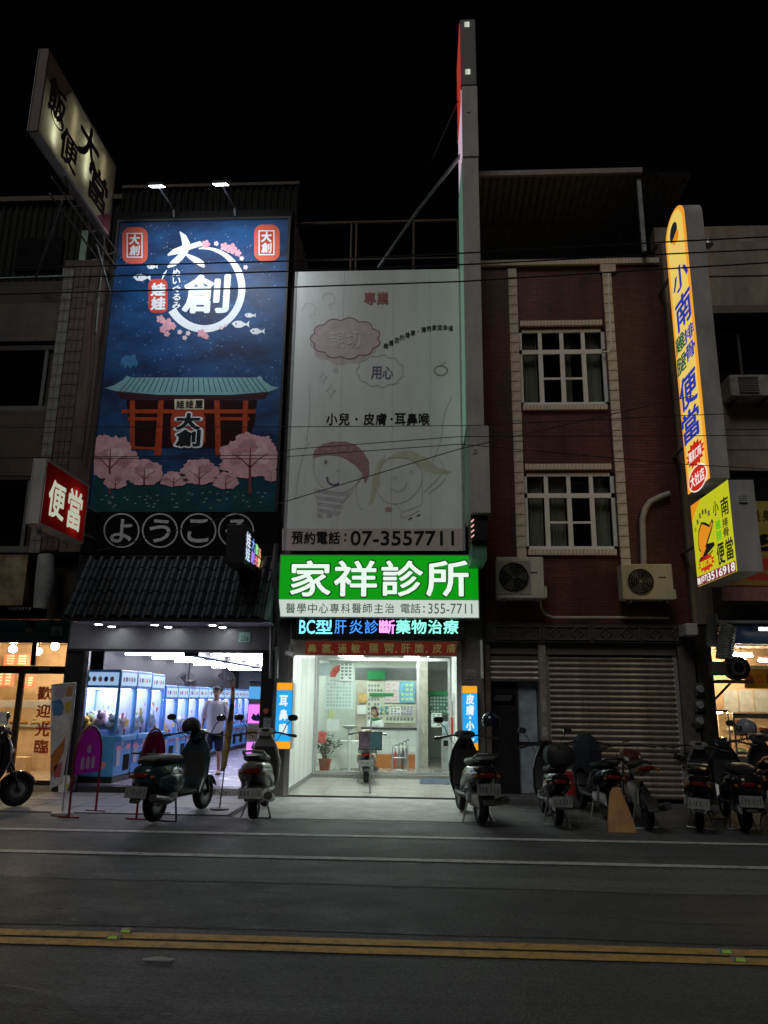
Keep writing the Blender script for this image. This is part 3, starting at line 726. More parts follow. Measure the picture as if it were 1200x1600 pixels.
wallsheet('paper_notice', 558, 1102, 572, 1116, Yp2-.02, paper, 'white paper notice below the orange picture', 'notice')
# text film on the left pane
wallsheet('service_list_panel', 508, 1058, 552, 1108, YG+.3, mat('film_pale', (.66, .74, .72), rough=.4, noise=.04), 'pale panel filled with rows of grey characters behind the pane above the plant', 'notice', rows=8, cols=8, mm=mat('film_text', (.45, .53, .53)))
wallsheet('paper_notice', 531, 1034, 552, 1064, YG+.25, paper, 'white sheet hung at the top of the pane above the plant', 'notice', rows=5, cols=3)
wallsheet('paper_notice', 497, 1036, 516, 1056, YG+.25, mat('paper_blue', (.62, .70, .74)), 'pale blue sheet in the top corner of the pane above the plant', 'notice')
wallsheet('paper_notice', 510, 1124, 530, 1142, YG+.1, paper, 'white paper taped inside the pane above the plant', 'notice')
wallsheet('yellow_notice', 514, 1110, 522, 1122, YG+.1, mat('notice_yellow', (.62, .66, .28)), 'small yellow-green notice taped inside the pane above the plant', 'notice')
wallsheet('rose_print', 497, 1143, 509, 1161, YG+.1, mat('rose_red', (.68, .12, .10), noise=.6, scale=9), 'small red rose print taped inside the pane above the plant', 'picture')
wallsheet('white_cabinet_front', 527, 1158, 566, 1200, 17.4, clw, 'low white cabinet behind the pane above the plant', 'cabinet', th=.35)
# ribbon
pts = [at(x, y, YG+.35) for x, y in ((518, 1062), (521, 1052), (527, 1044), (536, 1040))]
b_ = B(); vs = []
for p, wd in zip(pts, (.05, .07, .08, .07)): vs += [p+Vector((-wd, 0, .02)), p+Vector((wd, 0, -.02))]
b_.add(vs, [(2*i, 2*i+1, 2*i+3, 2*i+2) for i in range(3)]); b_.add([v+Vector((0, .01, 0)) for v in vs], [(2*i, 2*i+1, 2*i+3, 2*i+2) for i in range(3)])
o = b_.build('red_ribbon', mat('ribbon_red', (.55, .09, .07), rough=.4), smooth=True); tag(o, 'curved red ribbon hanging at the top of the pane above the plant', 'ribbon')
# inner door side: green notice, paper, machine
wallsheet('green_notice', 668, 1080, 704, 1086, 18.6, greenp, 'green header board above the dark notices in the corridor', 'sign')
wallsheet('green_notice_board', 670, 1086, 704, 1116, 18.65, mat('board_dark_green', (.10, .20, .15)), 'dark green notice board in the clinic corridor', 'notice board', rows=5, cols=6, mm=mat('board_mark', (.42, .55, .48)))
wallsheet('paper_notice', 674, 1114, 690, 1136, YG+.02, paper, 'white sheet taped on the clinic door glass', 'notice', rows=6, cols=2)
box('corridor_wall', xat(655, 18.2), xat(668, 18.2), 18.2, YB, .1, 2.72, mat('partition_beige'), cli)
a, b2, z0, z1 = rect(690, 1140, 704, 1175, 17.6)
t = thing('water_dispenser', 'grey water dispenser standing in the clinic corridor', 'water dispenser', ((a+b2)/2, 17.7, .1))
box('cabinet', a, b2, 17.6, 17.9, .1, .85, mat('disp_grey', (.40, .42, .42)), t, bevel=.015); box('spout_recess', a+.04, b2-.05, 17.592, 17.6, .62, .74, dark, t); box('cap', a+.02, b2-.02, 17.65, 17.88, .85, 1.15, mat('disp_blue', (.4, .5, .55), rough=.2), t, bevel=.05)
t = thing('fire_extinguisher', 'red and white gauge tube fixed on the porch wall by the dark scooter', 'gauge', (CX1-.06, 15.2, .9))
B().tube([(CX1-.05, 15.2, .95), (CX1-.05, 15.2, 1.30)], .022, 10).build('tube', mat('gauge_red', (.5, .05, .04), rough=.3), t); box('backplate', CX1-.028, CX1-.004, 15.1, 15.3, .85, 1.75, mat('gauge_plate', (.6, .62, .6)), t); B().tube([(CX1-.05, 15.2, 1.32), (CX1-.05, 15.2, 1.6)], .03, 10).build('bottle', alu, t)
t.name = 'wall_gauge'
# plant pot, stand fan, umbrella stand, mat
def leafy(name, label, base, pot, stems, h, spread, lm, potm, seed, leaf=.11, cat='potted plant'):
    rnd = random.Random(seed)
    t = thing(name, label, cat, base)
    x, y, z = base; r0, r1, ph = pot
    if ph > 0:
        B().lathe([(r0, z), (r1, z+ph), (r1+.015, z+ph), (r1+.015, z+ph+.02), (r1-.015, z+ph+.02), (r1-.02, z+ph-.03), (.001, z+ph-.03)], (x, y, 0), 20).build('pot', potm, t, smooth=True)
    lb = B(); sb = B()
    for i in range(stems):
        a = rnd.uniform(0, 2*pi); hh = h*rnd.uniform(.6, 1.05); sp = spread*rnd.uniform(.3, 1)
        p0 = Vector((x+rnd.uniform(-.04, .04), y+rnd.uniform(-.04, .04), z+ph)); p1 = p0+Vector((cos(a)*sp*.5, sin(a)*sp*.5, hh*.65)); p2 = p0+Vector((cos(a)*sp, sin(a)*sp, hh))
        sb.tube([p0, p1, p2], [.008, .006, .003], 5)
        for k in range(9):
            t_ = .25+.75*k/8; q = p0.lerp(p1, t_*2) if t_ < .5 else p1.lerp(p2, t_*2-1)
            la = rnd.uniform(0, 2*pi); d = Vector((cos(la), sin(la), rnd.uniform(-.1, .7))).normalized(); s = d.cross(Vector((0, 0, 1))).normalized(); L = leaf*rnd.uniform(.6, 1.2); up = d.cross(s)*-.02
            lb.add([q, q+d*L*.5+s*L*.22+up, q+d*L, q+d*L*.5-s*L*.22+up], [(0, 1, 2), (0, 2, 3)])
    sb.build('stems', mat('stem_brown', (.10, .08, .04)), t)
    stuff(lb.build('leaves', lm, t))
    return t
leafm = mat('leaf_green', (.035, .085, .03), rough=.45, noise=.5, scale=12)
g = gnd(507, 1207, .05)
pl = leafy('potted_plant', 'leafy green plant in a terracotta pot on the clinic porch', (g.x, g.y, .045), (.10, .14, .27), 16, .55, .34, leafm, mat('terracotta', (.30, .08, .045), rough=.6, noise=.3), 4)
B().lathe([(.16, .045), (.17, .06), (.15, .06), (.02, .055)], (g.x, g.y, 0), 20).build('saucer', whitep, pl)
g = gnd(547, 1205, .1); fx, fy = g.x, 16.75
t = thing('stand_fan', 'white column stand with round shallow bowl behind the pane above the plant', 'stand', (fx, fy, .1))
B().tube([(fx, fy, .12), (fx, fy, 1.0)], .035, 10).build('column', clw, t); B().lathe([(.03, .98), (.10, 1.0), (.17, 1.06), (.15, 1.06), (.02, 1.02)], (fx, fy, 0), 20).build('bowl', alu, t, smooth=True); B().lathe([(.16, .1), (.15, .13), (.03, .14)], (fx, fy, 0), 20).build('foot', alu, t)
t.name = 'sanitiser_stand'
g = gnd(625, 1208, .05)
t = thing('umbrella_stand', 'metal rack holding umbrellas before the clinic counter', 'umbrella stand', (g.x, g.y, .05)); x, y = g.x, g.y
r_ = B()
for dx in (-.17, .17):
    for dy in (-.1, .1): r_.tube([(x+dx, y+dy, .05), (x+dx, y+dy, .62)], .01, 6)
r_.build('rack_post', alu, t)
for zz_ in (.12, .38, .6):
    rr = B()
    for p, q in (((-.17, -.1), (.17, -.1)), ((.17, -.1), (.17, .1)), ((.17, .1), (-.17, .1)), ((-.17, .1), (-.17, -.1))): rr.tube([(x+p[0], y+p[1], zz_), (x+q[0], y+q[1], zz_)], .008, 6)
    rr.build('rack_rail', alu, t)
for i, (dx, cc) in enumerate(((-.12, (.5, .10, .12)), (-.03, (.25, .26, .28)), (.05, (.12, .12, .14)), (.12, (.35, .36, .38)))):
    u = thing('umbrella', ['pink-red folded umbrella in the porch rack', 'light grey folded umbrella in the porch rack', 'black folded umbrella in the porch rack', 'silver folded umbrella in the porch rack'][i], 'umbrella', (x+dx, y, .07), 0, 'umbrellas in the rack')
    hz = .56+.04*i
    B().tube([(x+dx, y, .08), (x+dx, y, .15), (x+dx+.01, y, .40), (x+dx+.01, y, hz-.05)], [.006, .02, .045, .012], 8).build('canopy', mat('umbrella_%d' % i, cc, rough=.6), u)
    B().tube([(x+dx+.01, y, hz-.06)]+[(x+dx+.01+.035*(1-cos(a)), y, hz+.05+.035*sin(a)) for a in (0, pi/4, pi/2, 3*pi/4, pi)], .008, 6).build('handle', blackp, u)
a, b2 = gnd(655, 1219, .05).x, gnd(702, 1219, .05).x; y0, y1 = gnd(680, 1225, .05).y, gnd(680, 1214, .05).y
t = thing('door_mat', 'blue-grey ribbed door mat on the porch tiles before the clinic door', 'mat', ((a+b2)/2, (y0+y1)/2, .043))
box('backing', a, b2, y0, y1, .043, .05, mat('mat_blue', (.10, .13, .18), rough=.9), t)
stuff_b = B(); yy = y0+.02
while yy < y1-.02: stuff_b.box(a+.02, b2-.02, yy, yy+.012, .05, .056); yy += .03
stuff(stuff_b.build('ribs', mat('mat_rib', (.13, .16, .21), rough=.9), t))
# poster stand on the porch
g = gnd(578, 1243, .02); x, y = g.x, g.y
t = thing('poster_stand', 'portable poster board on a thin pole before the clinic', 'sign stand', (x, y, .02))
B().lathe([(.20, .02), (.19, .035), (.03, .05)], (x, y, 0), 20).build('base', alu, t); B().tube([(x, y, .04), (x, y, 1.28)], .013, 8).build('pole', steel, t)
a, b2, z0, z1 = rect(561, 1143, 597, 1172, y)
box('board_frame', a, b2, y-.03, y-.012, z0, z1, mat('board_frame', (.12, .12, .12), rough=.4), t)
box('poster', a+.02, a+(b2-a)*.47, y-.036, y-.031, z0+.02, z1-.02, mat('poster_portrait', (.30, .22, .28), noise=.8, scale=7), t)
box('poster', a+(b2-a)*.48, b2-.02, y-.036, y-.031, z0+.02, z1-.02, mat('poster_teal2', (.16, .34, .36), noise=.2), t)

# ================================================================== CLINIC SIGNS
green = glow('sign_green', H('#089010'), 1.0, (.01, .15, .01)); white_l = glow('sign_white', H('#dff2e4'), 1.0, (.6, .6, .6)); strip_l = glow('sign_strip', H('#bccbc0'), 1.0, (.5, .5, .5))
greyink = glow('sign_greyink', H('#565f5c'), .8); outline = glow('sign_outline', H('#04420a'), .6)
Ys = 13.0
a, b2, z0, z1 = rect(437, 868, 747, 964, Ys); zs_ = at(590, 937, Ys).z
t = thing('clinic_sign', 'lit green sign box with four big white characters over the clinic', 'sign', ((a+b2)/2, Ys+.15, z0))
box('casing', a-.02, b2+.02, Ys+.012, YF, z0-.02, z1+.02, alu, t)
box('green_face', a, b2, Ys, Ys+.01, zs_+.004, z1, green, t); box('white_face', a, b2, Ys-.004, Ys+.01, z0, zs_-.004, strip_l, t)
for ch, (x0, x1) in zip('家祥診所', ((455, 516), (523, 588), (597, 660), (667, 731))):
    wtext(ch, x0-1, 876, x1+1, 932, Ys, outline, t, .040, .003, 'character_outline'); wtext(ch, x0, 877, x1, 931, Ys, white_l, t, .020, .008, 'character')
for i, ch in enumerate('醫學中心專科醫師主治'):
    wtext(ch, 447+i*17.2, 943, 447+i*17.2+14, 958, Ys-.004, greyink, t, .012, .003, 'character')
wtext('電話', 626, 943, 657, 958, Ys-.004, greyink, t, .012, .003); wtext(':', 661, 947, 664, 957, Ys-.004, greyink, t, .02, .003); wtext('355-7711', 669, 943, 738, 959, Ys-.004, greyink, t, .008, .003)
# led matrix
Yl = 13.12
t = thing('led_display', 'black LED ticker glowing with blue, magenta and green characters', 'LED sign', (-.75, Yl, zat(1000, Yl)))
pbox('casing', 456, 967, 724, 999, Yl, .25, blackp, t)
LC = {'c': H('#7fe8ff'), 'b': H('#3f8cf0'), 'm': H('#f59df5'), 'g': H('#8af5d8')}
for s, x0, x1, k in (('BC', 468, 492, 'c'), ('型', 494, 519, 'c'), ('肝', 523, 541, 'b'), ('炎', 546, 567, 'b'), ('診', 570, 591, 'b'), ('斷', 593, 617, 'm'), ('藥', 619, 641, 'g'), ('物', 643, 666, 'g'), ('治', 669, 690, 'g'), ('療', 693, 716, 'g')):
    wtext(s, x0, 969, x1, 990, Yl, glow('led_'+k, LC[k], 1.5), t, .02 if k != 'b' else .006, .004, 'character' if len(s) == 1 else 'lettering')
# red banner
Yb = 13.07
t = thing('red_banner', 'dark red banner with gold characters across the porch header', 'banner', (-.75, Yb, zat(1023, Yb)))
pbox('cloth', 477, 1003, 713, 1024, Yb, .015, mat('banner_red', (.62, .08, .05), rough=.8, noise=.25), t)
gold = mat('banner_gold', (.95, .72, .28), rough=.6)
for ch, x0 in zip('鼻塞過敏腸胃肝膽皮膚', (481, 503, 528, 549, 577, 601, 627, 648, 676, 698)): wtext(ch, x0, 1006, x0+14, 1020, Yb, gold, t, .02, .004, 'character')
for x0 in (518, 568, 618, 665): wtext('.', x0, 1017, x0+3, 1020, Yb, gold, t, 0, .004, 'dot')
# light boxes on the piers
obox = glow('box_orange', H('#f09a1e'), 1.1, (.4, .2, .02)); bbox = glow('box_blue', H('#1f9bea'), 1.05, (.05, .3, .5)); wbox = glow('box_white', H('#e8f6ff'), 1.0)
def lightbox(x0, x1, y0, y1, txt, label):
    Y = 13.12; t = thing('light_box', label, 'light box', (*at((x0+x1)/2, y1, Y).xy, zat(y1, Y)), 0, 'blue light boxes by the porch')
    a, b, z0, z1 = rect(x0, y0, x1, y1, Y); h = z1-z0
    box('casing', a, b, Y+.012, YF, z0-.005, z1+.005, alu, t)
    box('blue_face', a+.01, b-.01, Y, Y+.01, z0+h*.115, z1-h*.115, bbox, t)
    box('orange_band', a+.01, b-.01, Y, Y+.01, z1-h*.11, z1, obox, t); box('orange_band', a+.01, b-.01, Y, Y+.01, z0, z0+h*.11, obox, t)
    for ch, v0, v1 in txt:
        if ch == '・': art(ell((x0+x1)/2, (v0+v1)/2, 2, 2, 10), Y, .004, wbox, t, 'dot'); continue
        wtext(ch, x0+(x1-x0)*.26, v0, x1-(x1-x0)*.26, v1, Y, wbox, t, .045, .004, 'character' if ch != '・' else 'dot')
lightbox(430, 456, 1067, 1170, (('耳', 1087, 1103), ('鼻', 1109, 1125), ('喉', 1131, 1147)), 'blue and orange light box lettered with three white characters beside the white scooter')
lightbox(722, 747, 1072, 1172, (('皮', 1085, 1100), ('膚', 1102, 1117), ('・', 1119, 1124), ('小', 1127, 1141), ('兒', 1143, 1157)), 'blue and orange light box half hidden by the helmet on the dark scooter')
# house number
t = wallsheet('house_number_plate', 728, 1046, 743, 1061, YF-.012, mat('plate_grey', (.30, .30, .29)), 'small grey house number plate 252 above the light box by the dark scooter', 'number plate')
wtext('252', 730, 1051, 741, 1059, YF-.012, mat('plate_ink', (.08, .08, .08)), t, .02, .003)

# ---- white billboard
Yw = 12.95
t = thing('white_billboard', 'tall pale billboard with faded drawings of children and black phone number', 'billboard', (-.9, Yw, zat(860, Yw))); wb = t
a, b2, z0, z1 = rect(452.5, 422.5, 723, 860, Yw)
pale = mat('billboard_pale', (.80, .84, .81), rough=.5, noise=.16, scale=1.2, bump=.25, bscale=1.6, streak=.25)
box('panel', a, b2, Yw, Yw+.04, z0, z1, pale, t)
fr = B()
for xx in (a+.05, (a+b2)/2, b2-.1): fr.box(xx, xx+.05, Yw+.04, YF, z0+.05, z1-.1)
fr.build('bracket', rust, t)
for xx in (a, b2-.03): box('edge_trim', xx-.01, xx+.04, Yw-.008, Yw+.05, z0, z1, mat('trim_grey', (.35, .36, .36)), t)
[box('seam', xx, xx+.006, Yw-.002, Yw, z0, z1, mat('seam', (.48, .50, .50)), t) for xx in (a+.95, a+1.9, a+2.6)]
bandm = mat('band_pinkgrey', (.62, .53, .49), rough=.7, noise=.1)
art([(441, 826), (724, 826), (724, 860), (441, 860)], Yw, .003, bandm, t, 'phone_band')
ink = mat('ink_black', (.02, .02, .022), rough=.6, noise=0); inkr = mat('ink_red', (.50, .20, .20), rough=.7); inkg = mat('ink_grey', (.52, .53, .54), rough=.7, noise=0); inkp = mat('ink_purple', (.22, .18, .30), rough=.7)
faint = mat('ink_faint', (.62, .64, .64), rough=.7, noise=0); pink = mat('cloud_pink', (.72, .60, .61), rough=.7, noise=.15); pinkline = mat('cloud_line', (.30, .16, .20), rough=.7, noise=0)
wchars('預約電話', 455, 831, 532, 850, Yw, ink, t, .025, .006); wtext(':', 538, 834, 541, 846, Yw, ink, t, .04, .006); wtext('07-3557711', 548, 830, 709, 852, Yw, ink, t, .03, .006)
wchars('小兒', 509, 646, 547, 664, Yw, ink, t, .025); wchars('皮膚', 567, 646, 605, 664, Yw, ink, t, .025); wchars('耳鼻喉', 616, 646, 672, 664, Yw, ink, t, .025)
for cx in (557, 612): art(ell(cx, 655, 2, 2, 10), Yw, .005, ink, t, 'dot')
wchars('專業', 568, 457, 608, 476, Yw, inkr, t, .03); wchars('用心', 579, 573, 615, 592, Yw, inkp, t, .015)
def cloud(cx, cy, rx, ry, n): return [(cx+(rx*(1+.10*abs(sin(n*a/2))))*cos(a), cy+(ry*(1+.16*abs(sin(n*a/2))))*sin(a)) for a in [2*pi*i/120 for i in range(120)]]
cl = cloud(540, 529, 50, 28, 11); art([(x-3, y+8) for x, y in cloud(540, 529, 48, 29, 9)], Yw, .002, mat('cloud_pale', (.70, .60, .60), rough=.7), t, 'cloud_shadow'); art(cl, Yw, .003, pink, t, 'cloud')
artstroke(cl+[cl[0]], 1.6, Yw, .005, pinkline, t, 'cloud_outline'); wchars('親切', 514, 517, 565, 544, Yw, mat('cloud_text', (.82, .76, .76)), t, .012, .007)
cl = cloud(594, 580, 34, 22, 11); artstroke(cl+[cl[0]], 1.2, Yw, .004, inkg, t, 'cloud_outline')
arc = '維護您的健康・擁抱家庭幸福'
for i, ch in enumerate(arc):
    u = i/12; px_ = 603+u*101; py_ = 541-32*sin(u*pi*.55)+u*u*4
    if ch == '・': art(ell(px_, py_, 1.1, 1.1, 8), Yw, .005, ink, t, 'dot'); continue
    wtext(ch, px_-3.6, py_-4.5, px_+3.6, py_+4, Yw, ink, t, .012, .005, 'character')
def star(cx, cy, r): return [(cx+(r if i % 2 == 0 else r*.35)*cos(pi/4*i)*(.6 if i % 4 in (0,) or i == 4 else 1), cy+(r if i % 2 == 0 else r*.35)*sin(pi/4*i)) for i in range(8)]
for cx, cy, r in ((505, 590, 10), (517, 611, 12), (525, 579, 6)): s_ = star(cx, cy, r); artstroke(s_+[s_[0]], 1.0, Yw, .004, inkg, t, 'star_outline')
# children drawn in line
def curve(pts, wd, m, nm, lift=.005):
    out = []
    for i in range(len(pts)-1):
        p0 = pts[max(i-1, 0)]; p1 = pts[i]; p2 = pts[i+1]; p3 = pts[min(i+2, len(pts)-1)]
        for k in range(6):
            s = k/6; out.append(tuple(.5*((2*p1[j])+(-p0[j]+p2[j])*s+(2*p0[j]-5*p1[j]+4*p2[j]-p3[j])*s*s+(-p0[j]+3*p1[j]-3*p2[j]+p3[j])*s**3) for j in (0, 1)))
    out.append(pts[-1]); return artstroke(out, wd, Yw, lift, m, t, nm)
hair = mat('crayon_red', (.48, .29, .31), rough=.8, noise=.4, scale=14)
art([(488, 716), (492, 703), (504, 694), (520, 690), (540, 690), (556, 695), (568, 706), (577, 722), (577, 742), (571, 756), (567, 748), (566, 740), (556, 728), (542, 718), (528, 712), (512, 711), (498, 713)], Yw, .004, hair, t, 'boy_hair')
curve([(491, 714), (490, 730), (494, 748), (505, 762), (522, 770), (540, 768), (556, 758), (568, 742)], 1.1, inkg, 'boy_face')
art(ell(509, 722, 3, 3.5, 10), Yw, .005, hair, t, 'boy_eye'); curve([(526, 738), (529, 734), (532, 738)], 1.1, inkg, 'boy_eye')
curve([(511, 745), (513, 753), (521, 758), (530, 755)], 3.2, inkp, 'boy_mouth')
stripe = mat('stripe_grey', (.56, .56, .59), rough=.8)
for k in range(4): art([(492+k, 764+k*10), (545-k*4, 770+k*10), (541-k*4, 776+k*10), (494+k, 770+k*10)], Yw, .003, stripe, t, 'shirt_stripe')
curve([(490, 762), (497, 790), (497, 806)], 1.1, inkg, 'boy_side'); curve([(552, 766), (530, 790), (512, 808)], 1.1, inkg, 'boy_leg')
for x0 in (497, 511): art([(x0-1, 803), (x0+7, 803), (x0+7, 808), (x0-1, 808)], Yw, .005, inkg, t, 'boy_shoe')
curve([(566, 742), (556, 760), (560, 790), (566, 795)], 1.0, inkg, 'boy_arm')
yel = mat('crayon_yellow', (.68, .67, .54), rough=.8, noise=.2)
art([(575, 790), (580, 770), (582, 745), (590, 722), (604, 708), (596, 735), (592, 760), (583, 785)], Yw, .003, yel, t, 'girl_braid')
art([(604, 716), (622, 705), (642, 704), (664, 714), (684, 730), (700, 735), (706, 738), (690, 741), (664, 736), (640, 716)], Yw, .003, yel, t, 'girl_hair')
curve([(594, 760), (590, 740), (600, 722), (618, 714), (640, 718), (656, 732), (660, 750), (650, 770), (632, 784), (610, 787), (596, 778), (590, 770)], 1.1, inkg, 'girl_face')
for cx, cy in ((618, 748), (643, 739)): curve([(cx-3, cy+2), (cx, cy-4), (cx+3, cy+2)], 1.2, inkg, 'girl_eye')
curve([(610, 762), (620, 768), (631, 764), (636, 752)], 1.3, inkg, 'girl_mouth')
curve([(659, 750), (660, 780), (655, 790), (630, 800), (626, 808)], 1.1, inkg, 'girl_side'); curve([(626, 809), (640, 806), (656, 797)], 1.2, inkg, 'girl_skirt'); curve([(616, 786), (628, 800)], 1.1, inkg, 'girl_leg')
for x0, y0 in ((638, 811), (651, 806)): art([(x0, y0), (x0+6, y0-3), (x0+6, y0-1), (x0, y0+2)], Yw, .005, ink, t, 'girl_shoe')
curve([(662, 770), (680, 752), (694, 735), (688, 720)], 1.1, inkg, 'girl_arm'); curve([(668, 772), (690, 755), (700, 738)], 1.1, inkg, 'girl_arm')
art(ell(607, 796, 6, 4, 12), Yw, .004, mat('crayon_pink', (.55, .38, .38)), t, 'pink_pouch')
curve([(482, 600), (484, 640), (480, 680), (478, 690)], 1.0, faint, 'string'); curve([(706, 620), (694, 650), (688, 690), (676, 720)], 1.1, inkg, 'string')
for cx, cy in ((484, 484), (514, 468)): curve([(cx-12, cy), (cx-4, cy-10), (cx+8, cy-6), (cx+8, cy+6), (cx, cy+8), (cx+4, cy+16)], 1.2, faint, 'balloon_line')
cl = ell(689, 579, 10, 7.5, 24); artstroke(cl+[cl[0]], 2.2, Yw, .004, mat('crayon_olive', (.36, .36, .28)), t, 'apple_outline'); curve([(688, 572), (692, 568), (697, 567)], 1.5, inkg, 'apple_stem')
curve([(462, 780), (466, 740), (478, 700), (486, 690)], 1.0, faint, 'swing_line')
# frame and props above the billboard
t = thing('roof_frame', 'dark steel pipe frame standing on the clinic roof', 'frame', (-.9, 14.2, 8.7))
zt = at(590, 347, 14.2).z; xl, xr = xat(462, 14.2, 347), xat(720, 14.2, 347)
B().tube([(xl, 14.2, zt), (xr, 14.2, zt)], .03, 8).build('rail', rust, t)
for px_ in (464, 548, 556, 646, 716): xx = xat(px_, 14.2, 400); B().tube([(xx, 14.2, 8.7), (xx, 14.2, zt)], .022, 8).build('post', rust, t)
B().tube([(xl, 14.2, zt-.9), (xr, 14.2, zt-.9)], .02, 8).build('rail', rust, t)
B().tube([(xl, 14.2, zt), (xl, 18, zt-.6)], .02, 8).build('rail', rust, t); B().tube([(xr, 14.2, zt), (xr, 18, zt-.6)], .02, 8).build('rail', rust, t)

# ---- tall blade sign between clinic and red house (seen almost edge-on)
TX0, TX1 = .74, 1.04
t = thing('tall_blade_sign', 'tall narrow grey blade sign seen edge-on with red and white lit face', 'sign', (.89, 12.6, 3.9))
def zt_(py): return at(737, py, 12.0).z
redl = glow('blade_red', H('#b03028'), .9); pal = glow('blade_pale', H('#c9b0c4'), .9); palg = glow('blade_green', H('#7fb79a'), .8)
vent = mat('vent_white', (.62, .66, .62), rough=.4)
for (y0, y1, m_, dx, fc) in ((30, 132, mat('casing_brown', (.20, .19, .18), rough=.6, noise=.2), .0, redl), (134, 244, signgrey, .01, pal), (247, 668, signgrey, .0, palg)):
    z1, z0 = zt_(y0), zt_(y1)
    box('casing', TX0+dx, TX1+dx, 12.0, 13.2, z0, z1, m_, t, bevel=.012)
    if y0 > 200: box('lit_face', TX0+dx-.012, TX0+dx, 12.05, 13.15, z0+.05, z1-.05, glow('blade_green_reflection', H('#6f9a86'), .45), t)  # no lamp here: green light reflected along the casing, put in as faint glow
    if y0 < 200: box('lit_face', TX0+dx-.012, TX0+dx, 12.05, 13.15, z0+.05, z1-.05, fc, t)
z1, z0 = zt_(134), zt_(155); box('lit_face', TX0-.016, TX0+.01-.012, 12.05, 13.15, z0, z1, redl, t)
box('casing', TX0+.02, TX1+.06, 11.85, 13.2, zt_(805), zt_(670), signgrey, t, bevel=.012)
box('green_panel', TX0+.006, TX0+.02, 11.9, 13.15, zt_(800), zt_(675), mat('face_green', (.25, .45, .35), rough=.4), t)
box('led_box', TX0+.05, TX1+.02, 11.95, 13.0, zt_(845), zt_(807), blackp, t)
for k in range(4): B().tube([(TX0+.045, 11.94, zt_(841-k*8)), (TX0+.09, 11.94, zt_(837-k*8))], .012, 6).build('led', glow('led_pink', H('#e8b0a8'), 1.0), t)
box('green_foot', TX0+.06, TX1-.0, 12.05, 13.2, zt_(872), zt_(848), mat('foot_green', (.10, .26, .20), rough=.5), t)
for py in (38, 112): 
    zc = zt_(py); vb = B()
    for k in range(5): vb.box(TX0+.09+k*.018, TX0+.10+k*.02, 11.985, 12.0, zc-.06, zc+.05)
    stuff(vb.build('vent_glow', glow('vent_light', H('#d8e0d0'), .9), t))
for py in (172, 408, 662, 708):
    zc = zt_(py); yv = 11.99 if py < 668 else 11.84; vb = B()
    for k in range(4): vb.box(TX0+.10, TX0+.16, yv-.008, yv+.01, zc-.05+k*.022, zc-.04+k*.022)
    stuff(vb.build('vent_slot', vent, t))
box('mount', TX0+.1, TX1-.1, 13.2, YF, 4.2, 9.5, steel, t)
t2 = thing('sign_brace', 'diagonal steel brace holding the tall blade sign', 'brace', (at(590, 418, 14.2)))
B().tube([at(590, 420, 14.2), at(652, 330, 13.4), at(722, 240, 12.6)], .035, 8).build('strut', steel, t2); B().tube([at(674, 252, 14), at(717, 155, 12.7)], .012, 6).build('guy_wire', steel, t2)

# ================================================================== CLAW MACHINE ARCADE
claw = thing('arcade_building', 'dark narrow building with the blue billboard and tiled canopy', 'building', (-4.5, YF, 0))
KX0, KX1 = -5.90, -2.83                        # clear opening
corrug = mat('dark_cladding', (.022, .024, .022), rough=.7, noise=.35, streak=.2)
box('wall', -6.35, -2.66, YF+.02, YF+.3, 2.9, 11.4, mat('black_backing', (.02, .021, .022), rough=.8), claw)
box('wall', -6.35, -2.66, YF+.3, 26.5, 2.9, 3.05, blackp, claw)
box('side_wall', -6.35, -6.2, YF+.3, 26.5, 3.05, 11.4, greyc, claw); box('side_wall', -2.8, -2.66, YF+.3, 26.5, 3.05, 11.4, greyc, claw)
zt = at(320, 298, 14.0).z
cb = B(); n = 110; vs = []
for zc in (11.3, zt): vs += [(-6.5+3.85*i/n, 13.9+.02*(1 if (i//2) % 2 else -1), zc) for i in range(n+1)]
cb.add(vs, [(i, i+1, n+2+i, n+1+i) for i in range(n)]); cb.build('roof_cladding', corrug, claw)
box('cladding_cap', -6.5, -2.63, 13.85, 13.98, zt, zt+.07, rust, claw)
# front: fascia, posts, step
fas = mat('fascia_grey', (.16, .16, .18), rough=.35, noise=.1)
box('fascia', -6.35, -2.72, YF, YF+.15, 2.44, 2.9, fas, claw)
box('fascia_trim', -6.35, -2.72, YF-.03, YF, 2.40, 2.445, blackp, claw)
box('post', -6.35, -6.06, YF, YF+.3, 0, 2.44, blackp, claw); box('post', KX1, -2.62, YF-.02, YF+.3, 0, 2.44, blackp, claw)
B().tube([(-6.0, YF-.02, .05), (-6.0, YF-.02, 2.40)], .055, 14).build('post_cladding', mat('satin_black_metal', (.10, .10, .11), rough=.28, metal=.6), claw, smooth=True)
FL = .12
box('shop_floor', -6.35, -2.72, YF+.30, 26.5, 0, FL, mat('arcade_floor', (.30, .27, .36), rough=.25, noise=.15, scale=2), claw)
step = box('step', -6.05, KX1, YF+.02, YF+.30, 0, FL-.005, mat('step_dark', (.03, .03, .035), rough=.5), claw)
box('step_nosing', -4.1, KX1, YF+.012, YF+.02, .02, FL-.01, mat('step_print', (.45, .45, .44), noise=.9, scale=26), claw)
box('inner_wall', -6.40, -6.36, YF+.3, 26.5, FL, 2.9, mat('arcade_wall_dark', (.02, .022, .03), rough=.6), claw)
box('inner_wall', -2.74, -2.70, YF+.3, 26.5, FL, 2.9, mat('arcade_wall', (.30, .36, .45), rough=.6), claw); box('inner_wall', -6.4, -2.7, 26.4, 26.5, FL, 2.9, mat('arcade_wall2', (.10, .12, .16)), claw)
box('inner_ceiling', -6.4, -2.7, YF+.3, 26.5, 2.66, 2.70, mat('ceiling_black', (.02, .02, .022), rough=.8), claw)
